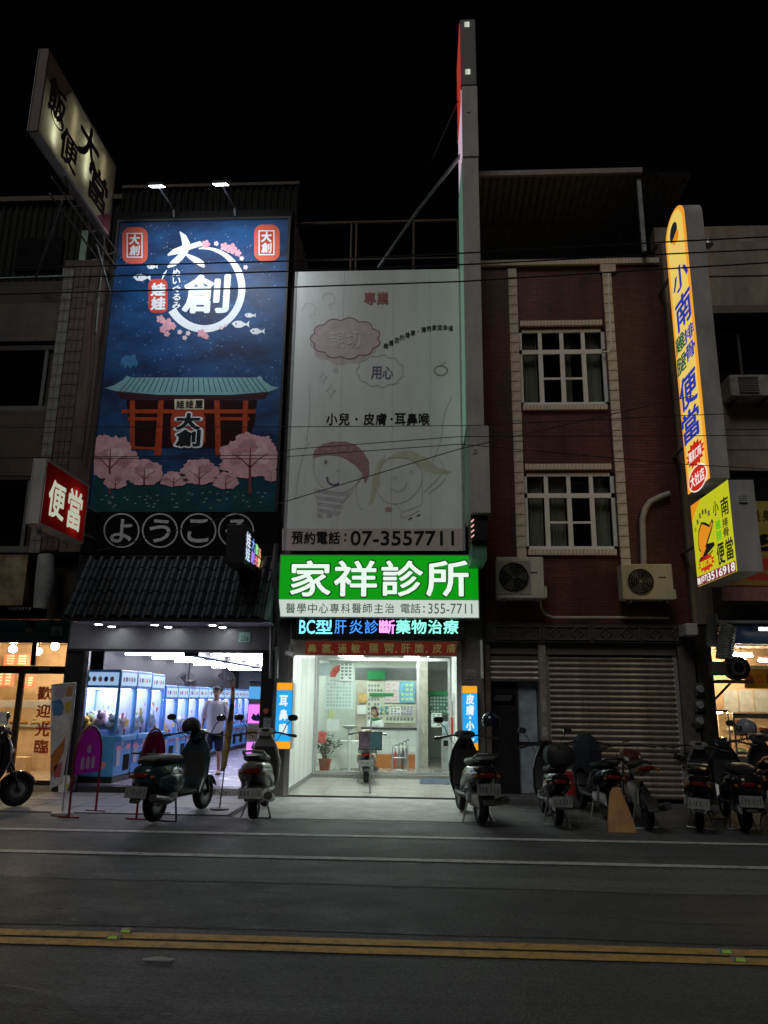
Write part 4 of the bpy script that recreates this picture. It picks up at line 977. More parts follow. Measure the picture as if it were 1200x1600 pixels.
# ceiling tubes in pairs
tubem = glow('tube_cool', (.92, .89, 1.0), 50, (.8, .8, .8))
k = 0
for yy in (15.6, 17.2, 18.8, 20.4, 22.2, 24.2):
    for cx in (-5.55, -3.75):
        t = thing('tube_light', 'double fluorescent tube light hanging under the black arcade ceiling', 'tube light', (cx, yy, 2.45), 0, 'ceiling tubes in the arcade')
        box('batten', cx-.62, cx+.62, yy-.07, yy+.07, 2.50, 2.55, whitep, t)
        for dy in (-.05, .05): B().tube([(cx-.6, yy+dy, 2.475), (cx+.6, yy+dy, 2.475)], .018, 8).build('tube', tubem, t)
        for dx in (-.4, .4): B().tube([(cx+dx, yy, 2.55), (cx+dx, yy, 2.66)], .006, 5).build('hanger', steel, t)
# ducts
o = box('ceiling_duct', -4.75, -4.45, 15, 26, 2.42, 2.66, blackp); tag(o, 'black square duct running along the arcade ceiling', 'duct')
# ---- claw machines
cabblue = mat('cabinet_blue', (.07, .24, .62), rough=.35, noise=.12); cabsky = mat('cabinet_sky', (.08, .30, .62), rough=.35, noise=.15); cabdeep = mat('cabinet_deep', (.07, .22, .60), rough=.3, noise=.15); cabback = mat('cabinet_back', (.42, .50, .80), rough=.4, noise=.12, scale=4)
mled = glow('machine_led', (.84, .82, 1.0), 13.0, (.8, .8, .8)); mgl = glass('machine_glass', (.93, .96, 1.0), refl=.12)
marqm = glow('marquee_lit', H('#9fc4ee'), .75, (.3, .4, .5)); pinkpr = mat('print_pink', (.75, .30, .36), rough=.4); navy = mat('print_navy', (.04, .07, .22), rough=.4)
plushc = [mat('plush_%d' % i, c_, rough=.9, noise=.25, scale=20, bump=.3) for i, c_ in enumerate(((.72, .68, .70), (.75, .50, .10), (.60, .50, .62), (.30, .38, .20), (.65, .45, .50), (.45, .55, .72)))]
toyn = [0]
def claw_machine(x, y, h, label, n_toys, wide=.78, cm=cabblue, mk=None):
    """front faces +X; x,y = middle of the footprint"""
    t = thing('claw_machine', label, 'claw machine', (x, y, FL), radians(90), 'claw machines along the arcade wall')
    w, d = wide/2, .40; s = h/1.95
    box('base', -w, w, -d, d, .0, .10, blackp, t)
    box('cabinet', -w, w, -d, d, .10, .80*s, cm, t, bevel=.02)
    box('control_panel', -w+.02, w-.02, -d-.10, -d, .70*s, .80*s, cabsky, t, bevel=.015)
    B().tube([(-.15, -d-.05, .80*s), (-.15, -d-.05, .88*s)], .01, 6).build('joystick', blackp, t); B().ball((-.15, -d-.05, .90*s), .022).build('joystick_knob', mat('knob_red', (.6, .05, .05)), t)
    box('prize_door', .05, .32, -d-.012, -d+.0, .18, .46, dark, t); box('coin_panel', -.32, -.12, -d-.012, -d, .28, .56, mat('coin_plate', (.45, .47, .5), metal=.5, rough=.4), t)
    B().poly([(-.34+.68*u, -d-.004, .60+.05*sin(9*u)) for u in [i/12 for i in range(13)]]+[(.34-.68*u, -d-.004, .55) for u in [i/12 for i in range(13)]]).build('printed_wave', pinkpr, t)
    # bright printed scenery on the flank that faces the street
    for k, (yy, zz_, r) in enumerate(((-.2, .3, .07), (.02, .27, .06), (.18, .36, .08), (-.08, .5, .05))):
        B().poly([(-w-.003, yy+r*cos(a), zz_*s+r*sin(a)) for a in [2*pi*i/12 for i in range(12)]]).build('printed_spot', (pinkpr, mat('print_cream', (.8, .7, .5)), navy)[k % 3], t)
    for sx in (-1, 1):
        for sy in (-1, 1): box('post', sx*w-(.045 if sx > 0 else 0), sx*w+(.045 if sx < 0 else 0), sy*d-(.045 if sy > 0 else 0), sy*d+(.045 if sy < 0 else 0), .80*s, 1.62*s, cm, t)
    box('back_panel', -w+.045, w-.045, d-.03, d-.01, .80*s, 1.62*s, cabback, t)
    box('front_glass', -w+.045, w-.045, -d+.012, -d+.018, .80*s, 1.62*s, mgl, t)
    box('side_glass', -(w-.018)-.003, -(w-.018)+.003, -d+.045, d-.045, .80*s, 1.62*s, mgl, t); box('side_panel', w-.03, w-.012, -d+.045, d-.045, .80*s, 1.62*s, cabback, t)
    mq = box('marquee', -w, w, -d, d, 1.62*s, h, cm, t, bevel=.015)
    box('marquee_face', -w+.03, w-.03, -d-.012, -d-.0, 1.67*s, h-.05, marqm, mq)
    box('marquee_side_face', -w-.012, -w-.0, -d+.04, d-.04, 1.67*s, h-.05, marqm, mq)
    for k in range(5): 
        cc = (pinkpr, navy, mat('print_cream'), pinkpr, mat('print_green', (.15, .5, .2)))[k]
        B().poly([(-.28+k*.13+.045*cos(a), -d-.016, 1.78*s+.05*sin(a)) for a in [2*pi*i/9 for i in range(9)]]).build('marquee_print', cc, mq)
        B().poly([(-w-.016, -.24+k*.11+.04*cos(a), 1.78*s+.05*sin(a)) for a in [2*pi*i/9 for i in range(9)]]).build('marquee_print', cc, mq)
    box('light_strip', -w+.08, w-.08, -d+.08, d-.1, 1.60*s, 1.615*s, mled, t)
    B().tube([(.05, 0, 1.6*s), (.05, 0, 1.38*s)], .012, 6).build('claw_arm', alu, t)
    for a in (0, 2.1, 4.2): B().tube([(.05, 0, 1.38*s), (.05+.07*cos(a), .07*sin(a), 1.33*s), (.05+.05*cos(a), .05*sin(a), 1.25*s)], .008, 5).build('claw_prong', alu, t)
    for k in range(3):      # price tags and stickers stuck on the glass and cabinet
        rs = random.Random(int(y*7)+k); sx = rs.uniform(-w+.08, w-.16); szz = (.86+rs.uniform(0, .5))*s if k else .62*s; hh = rs.uniform(.05, .12)
        B().poly([(sx, -d-.005, szz), (sx+hh*1.2, -d-.005, szz), (sx+hh*1.2, -d-.005, szz+hh), (sx, -d-.005, szz+hh)]).build('sticker', (paper, pinkpr, mat('sticker_yellow', (.75, .6, .12)))[k], t)
    # prizes
    rnd = random.Random(int(y*10))
    if n_toys:
        for k in range(n_toys):
            lx = -w+.13+(2*w-.26)*((k % 4)+.5*((k//4) % 2))/3.4; ly = -d+.14+(.5)*((k//4)/max(1, n_toys//4-1)); r = rnd.uniform(.10, .145)
            wx, wy = x-ly, y+lx; cc = plushc[rnd.randrange(6)]; z0 = FL+.80*s
            col = {0: 'white', 1: 'golden', 2: 'mauve', 3: 'olive', 4: 'pink', 5: 'blue'}[plushc.index(cc)]
            p = thing('plush_toy', f'small {col} plush toy heaped in the {mk} claw machine', 'plush toy', (wx, wy, z0), 0, f'plush toys in the {mk} machine')
            zz_ = z0+r*.9+rnd.uniform(0, .12)
            B().ball((wx, wy, zz_), r, r*.95, r*.88, 12, 8).build('body', cc, p, smooth=True)
            B().ball((wx+.03, wy-.06, zz_+r*.85), r*.62, n=10, m=6).build('head', cc, p, smooth=True)
            for q in (-1, 1): B().ball((wx+.03+q*.03, wy-.06+q*.04, zz_+r*1.4), r*.22, n=6, m=4).build('ear', cc, p, smooth=True)
    else:
        bb = B()
        for k in range(26): bb.ball((rnd.uniform(-w+.12, w-.12), rnd.uniform(-d+.12, d-.14), .80*s+rnd.uniform(.04, .30)), rnd.uniform(.07, .11), n=8, m=5)
        stuff(bb.build('prize_heap', plushc[rnd.randrange(6)], t, smooth=True))
    return t
xr = -5.52
claw_machine(xr-.4, 14.25, 1.98, 'first blue claw machine by the shop front, its side glass facing the street', 12, mk='first', cm=cabsky, wide=.80)
claw_machine(xr-.4, 15.07, 1.98, 'second tall blue claw machine from the shop front', 12, mk='second')
claw_machine(xr-.4, 15.88, 1.96, 'third tall blue claw machine, last before the lower ones', 8, mk='third')
for k in range(10):
    claw_machine(xr-.4, 16.8+k*.82, 1.74, 'lower blue claw machine, %s of the low row behind the three tall ones' % ['first', 'second', 'third', 'fourth', 'fifth', 'sixth', 'seventh', 'eighth', 'ninth', 'last'][k], 0, cm=(cabblue, cabsky, cabdeep)[k % 3])
# change machine on the right
mx0, mx1 = -3.42, -3.02
t = thing('change_machine', 'grey machine with glowing magenta screens against the arcade wall on the clinic side', 'vending machine', (-3.2, 14.4, FL))
gx0, gx1, gz0, gz1 = rect(386, 1064, 409, 1210, 14.2)
box('cabinet', gx0, gx1+.25, 14.2, 14.75, FL, gz1, mat('vend_grey', (.50, .50, .52), rough=.4), t, bevel=.015)
mag = glow('screen_magenta', H('#e070f0'), 1.6); 
pbox('header_screen', 389, 1073, 408, 1092, 14.185, .012, glow('screen_blue', H('#58a8e8'), 1.0), t)
pbox('screen', 388, 1101, 408, 1130, 14.185, .012, mag, t); pbox('screen', 385, 1160, 404, 1188, 14.185, .012, mag, t); pbox('coin_tray', 387, 1139, 405, 1154, 14.18, .018, mat('tray_wood', (.42, .30, .18)), t)
for py in (1122, 1168): art([(392, py), (396, py-8), (400, py-4), (404, py-9), (406, py), (404, py+5), (396, py+4)], 14.185, .006, navy, t, 'screen_print')
# wall fans
def wall_fan(px, py, Y, label):
    c_ = at(px, py, Y); r = .26
    t = thing('wall_fan', label, 'fan', (c_.x, c_.y, c_.z-r), 0, 'black fans hanging in the arcade'); fm = mat('fan_black', (.02, .02, .022), rough=.4)
    for i in range(6): B().torus(c_, r*(.2+.16*i), .005, 'Y', 20, 4).build('guard_ring', mat('fan_wire', (.10, .10, .11), rough=.3), t)
    for i in range(12): a = i*pi/6; B().tube([c_, c_+Vector((r*cos(a), 0, r*sin(a)))], .003, 4).build('guard_wire', mat('fan_wire'), t)
    for i in range(3):
        a = i*2*pi/3; B().prism([c_+Vector((q*cos(a+d)*r, .05, q*sin(a+d)*r)) for q, d in ((.15, 0), (.85, -.35), (.9, .35), (.3, .6))], (0, .006, 0)).build('blade', fm, t)
    B().lathe([(.07, .06), (.09, .1), (.08, .24), (.01, .26)], c_, 12, 'Y').build('motor', fm, t); B().tube([c_+Vector((0, .16, 0)), c_+Vector((0, .16, 2.66-c_.z))], .018, 6).build('hanger', fm, t)
wall_fan(350, 1066, 17.0, 'round black fan hanging from the arcade ceiling above the man'); wall_fan(291, 1068, 18.2, 'round black fan hanging further inside above the claw machines')
# notices on right post
t = wallsheet('warning_notice', 411, 1121, 424, 1147, YF-.05, mat('notice_dim', (.12, .15, .18), rough=.3), 'dark printed notice on the arcade post beside the clinic', 'notice', rows=6, cols=2, mm=mat('notice_ink', (.35, .38, .4)))
o = B().lathe([(.045, 0), (.045, -.02), (.03, -.025), (.001, -.025)], at(416, 1111, YF-.03), 16, 'Y').build('round_sticker', mat('sticker_red', (.45, .10, .08)), smooth=False); tag(o, 'small round red sticker above the dark notice on the post', 'sticker')
t = wallsheet('house_number_plate', 373, 988, 391, 1003, YF-.02, mat('plate_green', (.30, .55, .45)), 'pale green house number plate 256 on the dark fascia', 'number plate')
wtext('256', 376, 994, 388, 1001, YF-.02, mat('plate_ink'), t, .02, .003)

# ---- pantile canopy
rf = thing('tile_canopy', 'black pantile canopy with lit soffit over the arcade front', 'canopy', (-4.4, 12.9, 3.0))
tilem = mat('black_pantile', (.016, .020, .025), rough=.42, noise=.35, scale=7)
ez = at(260, 964, 12.55).z; tz = at(260, 872, 13.25).z
ex0, ex1 = xat(98, 12.55, 964), xat(411, 12.55, 964); tx0, tx1 = ex0, ex1
nc, nr = 17, 5
pitch_ = atan2(tz-ez, .70); Ls = hypot(tz-ez, .70)/nr
def tile_mesh(w, l):
    b = B(); n = 10; rings = []
    for yy, lift in ((-l*.05, .016), (l*.98, .0)):
        ring = []
        for i in range(n+1):
            u = i/n; x = (u-.5)*w*1.06
            zc = .062*sin(pi*min(u/.7, 1))**.8 if u < .7 else -.01*sin(pi*(u-.7)/.3)
            ring.append((x, yy, zc+lift))
        rings.append(ring)
    b.loft(rings, cap=False, closed=False)
    low = [[(p[0], p[1], p[2]-.014) for p in r] for r in rings]; b.loft(low, cap=False, closed=False)
    b.add([*rings[0], *low[0]], [(i, i+1, n+2+i, n+1+i) for i in range(n)])
    return b.mesh('pantile', tilem, smooth=True)
tw = (ex1-ex0)/nc; pm = tile_mesh(tw, Ls)
for r in range(nr):
    f0 = r/nr; x0 = ex0+(tx0-ex0)*f0; x1 = ex1+(tx1-ex1)*f0; ww = (x1-x0)/nc
    for c_ in range(nc):
        o = piece(pm, 'pantile', (x0+(c_+.5)*ww, 12.55+.70*f0, ez+(tz-ez)*f0+random.uniform(-.002, .002)), rf, rot=(pitch_, 0, random.uniform(-.008, .008)), scale=(ww/tw, 1, 1))
B().loft([[(ex0, 12.58, ez-.03), (ex1, 12.58, ez-.03), (ex1, 12.6, ez-.05), (ex0, 12.6, ez-.05)], [(tx0, 13.27, tz-.03), (tx1, 13.27, tz-.03), (tx1, 13.38, tz-.05), (tx0, 13.38, tz-.05)]]).build('deck', blackp, rf)
B().tube([(tx0, 13.27, tz+.03), (tx1, 13.27, tz+.03)], .05, 10).build('ridge_cap', tilem, rf, smooth=True)
# gable cheek on the right, soffit, edge board
sf = ez-.07
B().prism([(ex1+.0, 12.55, ez-.02), (tx1+.0, 13.3, tz), (ex1+.12, 13.39, tz-.02), (ex1+.12, 13.39, sf)], (.03, 0, 0)).build('cheek_board', mat('cheek_teal', (.06, .11, .11), rough=.5), rf)
box('edge_board', ex0, ex1, 12.53, 12.56, sf, ez-.012, blackp, rf)
box('soffit', ex0+.12, ex1+.1, 12.56, 13.385, sf-.012, sf, mat('soffit_white', (.42, .38, .48), rough=.5), rf)
dlm = glow('canopy_downlight', (.95, .97, 1.0), 60, (.8, .8, .8))
for k, (px_, yy) in enumerate(((155, 12.72), (176, 13.12), (243, 12.72), (264, 13.12), (333, 12.72), (349, 13.12))):
    p = at(px_, 964, yy); xx = p.x
    t = thing('canopy_downlight', f'round white downlight in the canopy soffit, {"front" if k % 2 == 0 else "rear"} row', 'downlight', (xx, yy, sf-.06), 0, f'canopy downlights of the {"front" if k % 2 == 0 else "rear"} row')
    B().lathe([(.075, sf-.012), (.075, sf-.05), (.065, sf-.05), (.06, sf-.03)], (xx, yy, 0), 16).build('trim_ring', whitep, t, smooth=True)
    B().lathe([(.058, sf-.035), (.05, sf-.055), (.001, sf-.06)], (xx, yy, 0), 16).build('lens', dlm, t, smooth=True)
# black board with four round characters
Yk = 13.2
t = thing('welcome_board', 'black board with four ringed white characters below the blue billboard', 'sign', (-4.5, Yk, zat(866, Yk)))
pbox('board', 128, 801, 436, 866, Yk, .12, mat('board_black', (.004, .004, .0045), rough=.5), t)
wk = mat('board_white', (.52, .54, .55), rough=.6, noise=.25, scale=10)
for ch, cx in zip('ようこそ', (190, 250, 310, 369)):
    cl = ell(cx, 829, 27, 26, 40); artstroke(cl+[cl[0]], 2.2, Yk, .004, wk, t, 'ring'); wtext(ch, cx-16, 812, cx+16, 847, Yk, wk, t, .022, .005, 'character')
# small LED blade at the canopy's right end
fc = Face(-2.92, 12.05, 13.35, 3.80, 4.36, 1)
t = thing('led_blade_sign', 'small black LED blade sign with coloured characters at the canopy end', 'LED sign', (-3.0, 12.7, 3.78))
box('casing', -3.24, -2.92, 12.02, 13.38, 3.76, 4.42, blackp, t, bevel=.01)
for s, u0, v0, u1, v1, cc in (('娃', .03, .08, .26, .5, '#dfe8ff'), ('娃', .03, .52, .26, .92, '#cfe0ff'), ('大', .33, .12, .52, .48, '#7fa8ff'), ('創', .33, .5, .52, .88, '#b090ff'), ('歡', .56, .2, .74, .52, '#9fe8a0'), ('迎', .76, .24, .95, .52, '#ffb080'), ('光', .56, .56, .74, .86, '#ff9090'), ('臨', .76, .56, .95, .86, '#ffe0a0')):
    fc.text(s, u0, v0, u1, v1, glow('led_'+cc, H(cc), 1.0), t, .03)
B().tube([(-3.02, 13.36, 4.1), (-3.02, YF+.02, 4.1)], .03, 8).build('bracket', steel, t)

# ---- blue billboard
Yv = 13.2
bb = thing('blue_billboard', 'tall navy billboard with white characters, red gate and pink trees', 'billboard', (-4.5, Yv, zat(800, Yv)))
a, b2, z0, z1 = rect(163, 345, 440, 800, Yv); t = bb
def navymat():
    m = bpy.data.materials.new('billboard_navy'); m.use_nodes = True; n = m.node_tree.nodes; L = m.node_tree.links; p = n['Principled BSDF']; p.inputs['Roughness'].default_value = .45
    tc = n.new('ShaderNodeTexCoord'); mp = n.new('ShaderNodeMapping'); mp.inputs['Scale'].default_value = (.9, 1, 1.6); mp.inputs['Rotation'].default_value = (0, .5, 0)
    nz = n.new('ShaderNodeTexNoise'); nz.inputs['Scale'].default_value = 1.1; nz.inputs['Detail'].default_value = 8; nz.inputs['Roughness'].default_value = .6
    L.new(tc.outputs['Object'], mp.inputs[0]); L.new(mp.outputs[0], nz.inputs['Vector'])
    r = n.new('ShaderNodeValToRGB'); e = r.color_ramp.elements; e[0].position = .35; e[1].position = .75; e[0].color = (.004, .014, .055, 1); e[1].color = (.016, .095, .27, 1); p.inputs['Specular IOR Level'].default_value = .2
    L.new(nz.outputs[0], r.inputs[0]); L.new(r.outputs[0], p.inputs['Base Color']); return m
navyb = navymat()
box('panel', a, b2, Yv, Yv+.05, z0, z1, navyb, t)
box('frame', a-.05, a-.002, Yv-.02, Yv+.07, z0, z1, blackp, t); box('frame', b2+.002, b2+.05, Yv-.02, Yv+.07, z0, z1, blackp, t); box('frame', a-.05, b2+.05, Yv-.02, Yv+.07, z1, z1+.05, blackp, t)
bw = mat('print_white', (.78, .82, .86), rough=.5, noise=.04); bred = mat('print_red', (.55, .065, .04), rough=.5, noise=.15); bcor = mat('print_coral', (.70, .13, .08), rough=.5, noise=.1); bpk = mat('print_petal', (.70, .36, .42), rough=.5, noise=.3, scale=9)
sb = B(); rnd = random.Random(5)
for i in range(330):
    px_, py_ = rnd.uniform(150, 438), rnd.uniform(352, 600); ln = rnd.uniform(.6, 2.2); w_ = rnd.uniform(.3, .7)
    if px_ < 187-(py_-346)*.1+4: continue
    sb.poly([at_plane(x, y, Yv, .002) for x, y in ((px_-ln*.5, py_+ln*.6), (px_-w_, py_), (px_+ln*.5, py_-ln*.6), (px_+w_, py_))])
stuff(sb.build('falling_snow', mat('print_snow', (.45, .60, .78), rough=.5), t))
for cx, cy in ((211, 384), (417, 380)):
    art(rrect(cx-20, cy-29, cx+20, cy+28, 13, 5), Yv, .003, bcor, t, 'lantern'); art([(cx-13, cy-20), (cx+12, cy-20), (cx+12, cy+19), (cx-13, cy+19)], Yv, .005, bw, t, 'lantern_panel'); art([(cx-11, cy-18), (cx+10, cy-18), (cx+10, cy+17), (cx-11, cy+17)], Yv, .007, bred, t, 'lantern_field')
    wtext('大', cx-8, cy-17, cx+7, cy-2, Yv, bw, t, .05, .009, 'character'); wtext('創', cx-8, cy+0, cx+7, cy+15, Yv, bw, t, .03, .009, 'character')

for nm_, pts_, ws_ in (('brush_stroke', [(318, 384), (313, 381), (300, 385), (286, 389), (272, 394), (262, 399)], [1, 8, 8, 10, 9, 2]), ('brush_stroke', [(281, 362), (287, 370), (291, 380), (289, 392), (281, 403), (271, 412), (262, 418)], [1, 9, 12, 11, 10, 10, 3]), ('brush_stroke', [(290, 397), (298, 402), (308, 408), (316, 413), (319, 418)], [2, 7, 10, 9, 2])):
    globals()['bl_'] = globals().get('bl_', .006)+.0006; artstroke(pts_, ws_, Yv, bl_, bw, t, nm_)
wtext('創', 288, 431, 357, 488, Yv, bw, t, .032, .006, 'character')
arcp = [(319+59*cos(a_), 451+63*sin(a_)) for a_ in [radians(-98+i*246/48) for i in range(49)]]
artstroke(arcp, [2+9*min(1, i/14)*(1 if i < 34 else 1+.25*(i-34)/14) for i in range(49)], Yv, .004, bw, t, 'brush_ring'); artstroke([(253, 437), (257, 428), (261, 422)], [1, 3.5, 1], Yv, .004, bw, t, 'brush_tail')
art(rrect(232, 436, 262, 489, 9, 4), Yv, .003, bred, t, 'red_seal'); wtext('娃', 237, 443, 258, 462, Yv, bw, t, .05, .006, 'character'); wtext('娃', 237, 465, 258, 484, Yv, bw, t, .05, .006, 'character')
for i, ch in enumerate('ぬいぐるみ'): wtext(ch, 270, 421+i*12.8, 282, 431+i*12.8, Yv, bw, t, .03, .006, 'character')
def flower(cx, cy, r, m_): return art([(cx+r*(.65+.35*abs(cos(2.5*a_)))*cos(a_), cy+r*(.65+.35*abs(cos(2.5*a_)))*sin(a_)) for a_ in [2*pi*i/40 for i in range(40)]], Yv, .008+random.uniform(0, .003), m_, t, 'blossom')
for cx, cy, r in ((322, 382, 7), (338, 381, 4), (351, 386, 7), (362, 389, 9), (372, 396, 6), (378, 404, 4), (384, 418, 4), (251, 499, 7), (262, 507, 10), (255, 515, 6), (270, 510, 6), (261, 522, 5), (281, 519, 4), (294, 521, 4), (315, 521, 7), (322, 526, 5), (289, 528, 4), (346, 512, 4), (352, 509, 3)): flower(cx, cy, r, bpk if r > 4 else mat('print_petal2', (.72, .58, .64)))
for cx, cy, q in ((222, 434, 14), (238, 417, 9), (376, 507, 14), (391, 493, 9), (402, 518, 12)):
    art([(cx-q, cy-1), (cx-q*.6, cy-q*.38), (cx, cy-q*.42), (cx+q*.6, cy-1), (cx+q, cy-q*.4), (cx+q*.92, cy), (cx+q, cy+q*.35), (cx+q*.6, cy+1), (cx, cy+q*.4), (cx-q*.6, cy+q*.34)], Yv, .005, bw, t, 'fish')
    art(ell(cx-q*.5, cy-q*.05, q*.08, q*.14, 8), Yv, .008, navy, t, 'fish_eye')
art([(188, 572), (190, 560), (197, 555), (205, 556), (211, 552), (213, 562), (216, 566), (213, 574), (207, 570), (204, 576), (200, 570), (195, 576), (193, 569)], Yv, .003, mat('print_dimblue', (.05, .18, .35)), t, 'blue_splash')
# temple roof, gate, lantern, trees
roofm = mat('print_teal', (.22, .42, .45), rough=.5, noise=.12); roofd = mat('print_tealdark', (.05, .14, .17), rough=.5)
art([(160, 605), (166, 606), (178, 602), (192, 594), (198, 587), (205, 590), (400, 590), (407, 587), (412, 595), (424, 603), (436, 606), (420, 612), (360, 617), (250, 617), (180, 611)], Yv, .003, roofm, t, 'temple_roof')
for i in range(27):
    u = i/26; x0 = 205+195*u; x1 = 186+232*u; artstroke([(x0, 591), ((x0+x1)/2, 602), (x1, 613)], 1.5, Yv, .006, roofd, t, 'roof_rib')
art([(180, 612), (250, 618), (360, 618), (420, 613), (414, 624), (190, 624)], Yv, .0025, mat('print_eave', (.05, .02, .025)), t, 'eave_shade')
gate = mat('print_gate', (.42, .06, .022), rough=.5, noise=.35); gated = mat('print_gatedark', (.025, .006, .007), rough=.5)
art([(197, 625), (402, 625), (398, 660), (386, 700), (212, 700), (202, 660)], Yv, .003, gated, t, 'gate_shade')
for p in ([(190, 640), (400, 640), (399, 646), (190, 646)], [(200, 652), (250, 652), (250, 657), (200, 657)], [(340, 652), (390, 652), (390, 657), (340, 657)], [(200, 697), (245, 699), (245, 703), (201, 701)], [(342, 699), (352, 697), (352, 702), (342, 703)],
          [(203, 626), (211, 626), (211, 702), (203, 700)], [(248, 626), (256, 626), (252, 712), (241, 712)], [(335, 626), (343, 626), (346, 712), (337, 712)], [(380, 626), (388, 626), (386, 680), (379, 680)]):
    gl_ = globals().get('gl_', .0055)+.0003; art(p, Yv, gl_, gate, t, 'gate_beam')
art(rrect(267, 641, 321, 700, 14, 5), Yv, .009, mat('print_lantern', (.45, .06, .03), noise=.2), t, 'lantern'); art([(273, 624), (319, 624), (319, 640), (273, 640)], Yv, .009, mat('print_cream2', (.66, .60, .42)), t, 'name_plate')
for i, ch in enumerate('娃娃屋'): wtext(ch, 276+i*14.5, 626, 288+i*14.5, 638, Yv, ink, t, .03, .012, 'character')
for ch, y0, y1 in (('大', 647, 671), ('創', 673, 697)): wtext(ch, 275, y0-1, 314, y1+1, Yv, bw, t, .10, .012, 'character_outline'); wtext(ch, 277, y0, 312, y1, Yv, ink, t, .05, .016, 'character')
art([(148, 742), (438, 742), (434, 800), (140, 800)], Yv, .0035, mat('print_lake', (.015, .07, .09), rough=.5, noise=.4, scale=2), t, 'lake')
tpk = mat('print_tree', (.70, .40, .45), rough=.6, noise=.25, scale=5); tpk2 = mat('print_tree_light', (.78, .52, .56), rough=.6, noise=.3, scale=9); tpk3 = mat('print_tree_deep', (.52, .27, .32), rough=.6, noise=.3, scale=9); trk = mat('print_trunk', (.22, .06, .07), rough=.6)
def ptree(cx, cy, rx, ry, lift, x0=0, x1=2000, trunk=None):
    rnd = random.Random(cx); pts = []
    for i in range(110):
        a_ = 2*pi*i/110; k_ = 1+.06*sin(7*a_+cx)+.03*sin(19*a_+cx)+.045*rnd.uniform(-1, 1); yy = sin(a_)
        x, y = cx+rx*k_*cos(a_), cy+(ry*k_*yy if yy < 0 else ry*.55*k_*yy); pts.append((min(max(x, x0), x1), y))
    art(pts, Yv, lift, tpk, t, 'pink_tree')
    for i in range(5 if rx > 25 else 2):
        qx, qy, qr = cx+rnd.uniform(-.55, .55)*rx, cy+rnd.uniform(-.6, .1)*ry, rnd.uniform(.18, .32)*rx
        art([(min(max(qx+qr*(1+.22*rnd.uniform(-1, 1))*cos(a_), x0), x1), qy+qr*.7*(1+.22*rnd.uniform(-1, 1))*sin(a_)) for a_ in [2*pi*j/22 for j in range(22)]], Yv, lift+.0006+.0002*i, tpk2 if i % 2 else tpk3, t, 'blossom_clump')
    b_ = cy+ry*.55+(trunk or 0)
    artstroke([(cx, b_), (cx-.5, cy+ry*.1), (cx+1, cy-ry*.5)], [rx*.10, rx*.07, rx*.03], Yv, lift+.002, trk, t, 'printed_trunk')
    for sx in (-1, 1): artstroke([(cx, cy+ry*.2), (cx+sx*rx*.3, cy-ry*.12), (cx+sx*rx*.6, cy-ry*.3)], [rx*.05, rx*.035, rx*.015], Yv, lift+.002, trk, t, 'printed_branch')
ptree(172, 724, 44, 44, .009, 147, 219, 24); ptree(391, 722, 48, 44, .009, 338, 436, 26)
for cx, cy, rx, ry in ((226, 744, 30, 26), (181, 755, 18, 16), (272, 752, 22, 15), (312, 743, 31, 26), (353, 755, 20, 17), (424, 745, 11, 14)): ptree(cx, cy, rx, ry, .014, 140, 435)
pb = B()
for i in range(50):
    px_, py_ = rnd.uniform(150, 430), rnd.uniform(768, 796); pb.poly([at_plane(x, y, Yv, .006) for x, y in ((px_-2.5, py_+.6), (px_, py_-.8), (px_+2.5, py_-.5), (px_, py_+.9))])
stuff(pb.build('floating_petals', mat('print_petaldim', (.40, .42, .45)), t))
# two floodlights on arms
for k, (px_, py_, qx, qy) in enumerate(((245, 291, 272, 332), (345, 288, 367, 330))):
    p = at(px_, py_, 11.5); q = at(qx, qy, YF)
    t = thing('floodlight', ['LED floodlight on a bent arm above the white brush character of the billboard', 'LED floodlight on a bent arm above the pink blossoms of the billboard ring'][k], 'floodlight', (p.x, p.y, p.z-.05), 0, 'floodlights over the blue billboard')
    B().tube([q+Vector((0, .02, -.1)), q+Vector((0, -.05, .05)), p+Vector((0, .1, .06))], .02, 8).build('arm', steel, t)
    R = Matrix.Translation(p) @ Matrix.Rotation(radians(28), 4, 'X')
    B().box(-.13, .13, -.10, .10, 0, .05, R).build('housing', mat('lamp_housing', (.2, .2, .2), rough=.4), t)
    B().box(-.12, .12, -.09, .09, -.008, -.001, R).build('led_panel', glow('flood_led', (.85, .92, 1.0), 22, (.8, .8, .8)), t)
    L = bpy.data.lights.new('flood_beam', 'SPOT'); L.energy = 205; L.color = (.86, .93, 1.0); L.spot_size = radians(125); L.spot_blend = .9; L.shadow_soft_size = .12
    lo = bpy.data.objects.new('flood_beam', L); C.objects.link(lo); lo.parent = t; lo.location = R @ Vector((0, 0, -.03))-ORG[t]
    tgt = Vector((p.x, Yv, p.z-.9)); lo.rotation_euler = (tgt-p).to_track_quat('-Z', 'Y').to_euler()

# ================================================================== LEFT HOUSE (lunch box shop)
lh = thing('left_house', 'old tiled house over the lunch shop with dark windows and metal-clad top', 'house', (-8, YF, 0))
ltile = brickmat('left_wall_tile', '#564639', '#483b31', '#332b26', .05, .24, msize=.006, offset=0.0, dirt=.55)
LX1 = -6.42
def zl(y): return at(40, y, YF).z
zb = [zl(472), zl(532), zl(640), zl(742), zl(862)]
WLX = xat(78, YF, 585)
b_ = [(zl(1000), zl(862)), ]
box('wall', -10.5, WLX, YF+.05, YF+.3, zl(531), zl(472), ltile, lh)            # parapet band
box('wall', -10.5, WLX, YF+.05, YF+.3, zl(742), zl(640), ltile, lh)
box('wall', -10.5, WLX, YF+.05, YF+.3, zl(945), zl(866), mat('stained_canvas', (.22, .17, .10), rough=.9, noise=.7, scale=3.2, bump=.4, bscale=12), lh)
dk = mat('brown_frame', (.035, .028, .022), rough=.5)
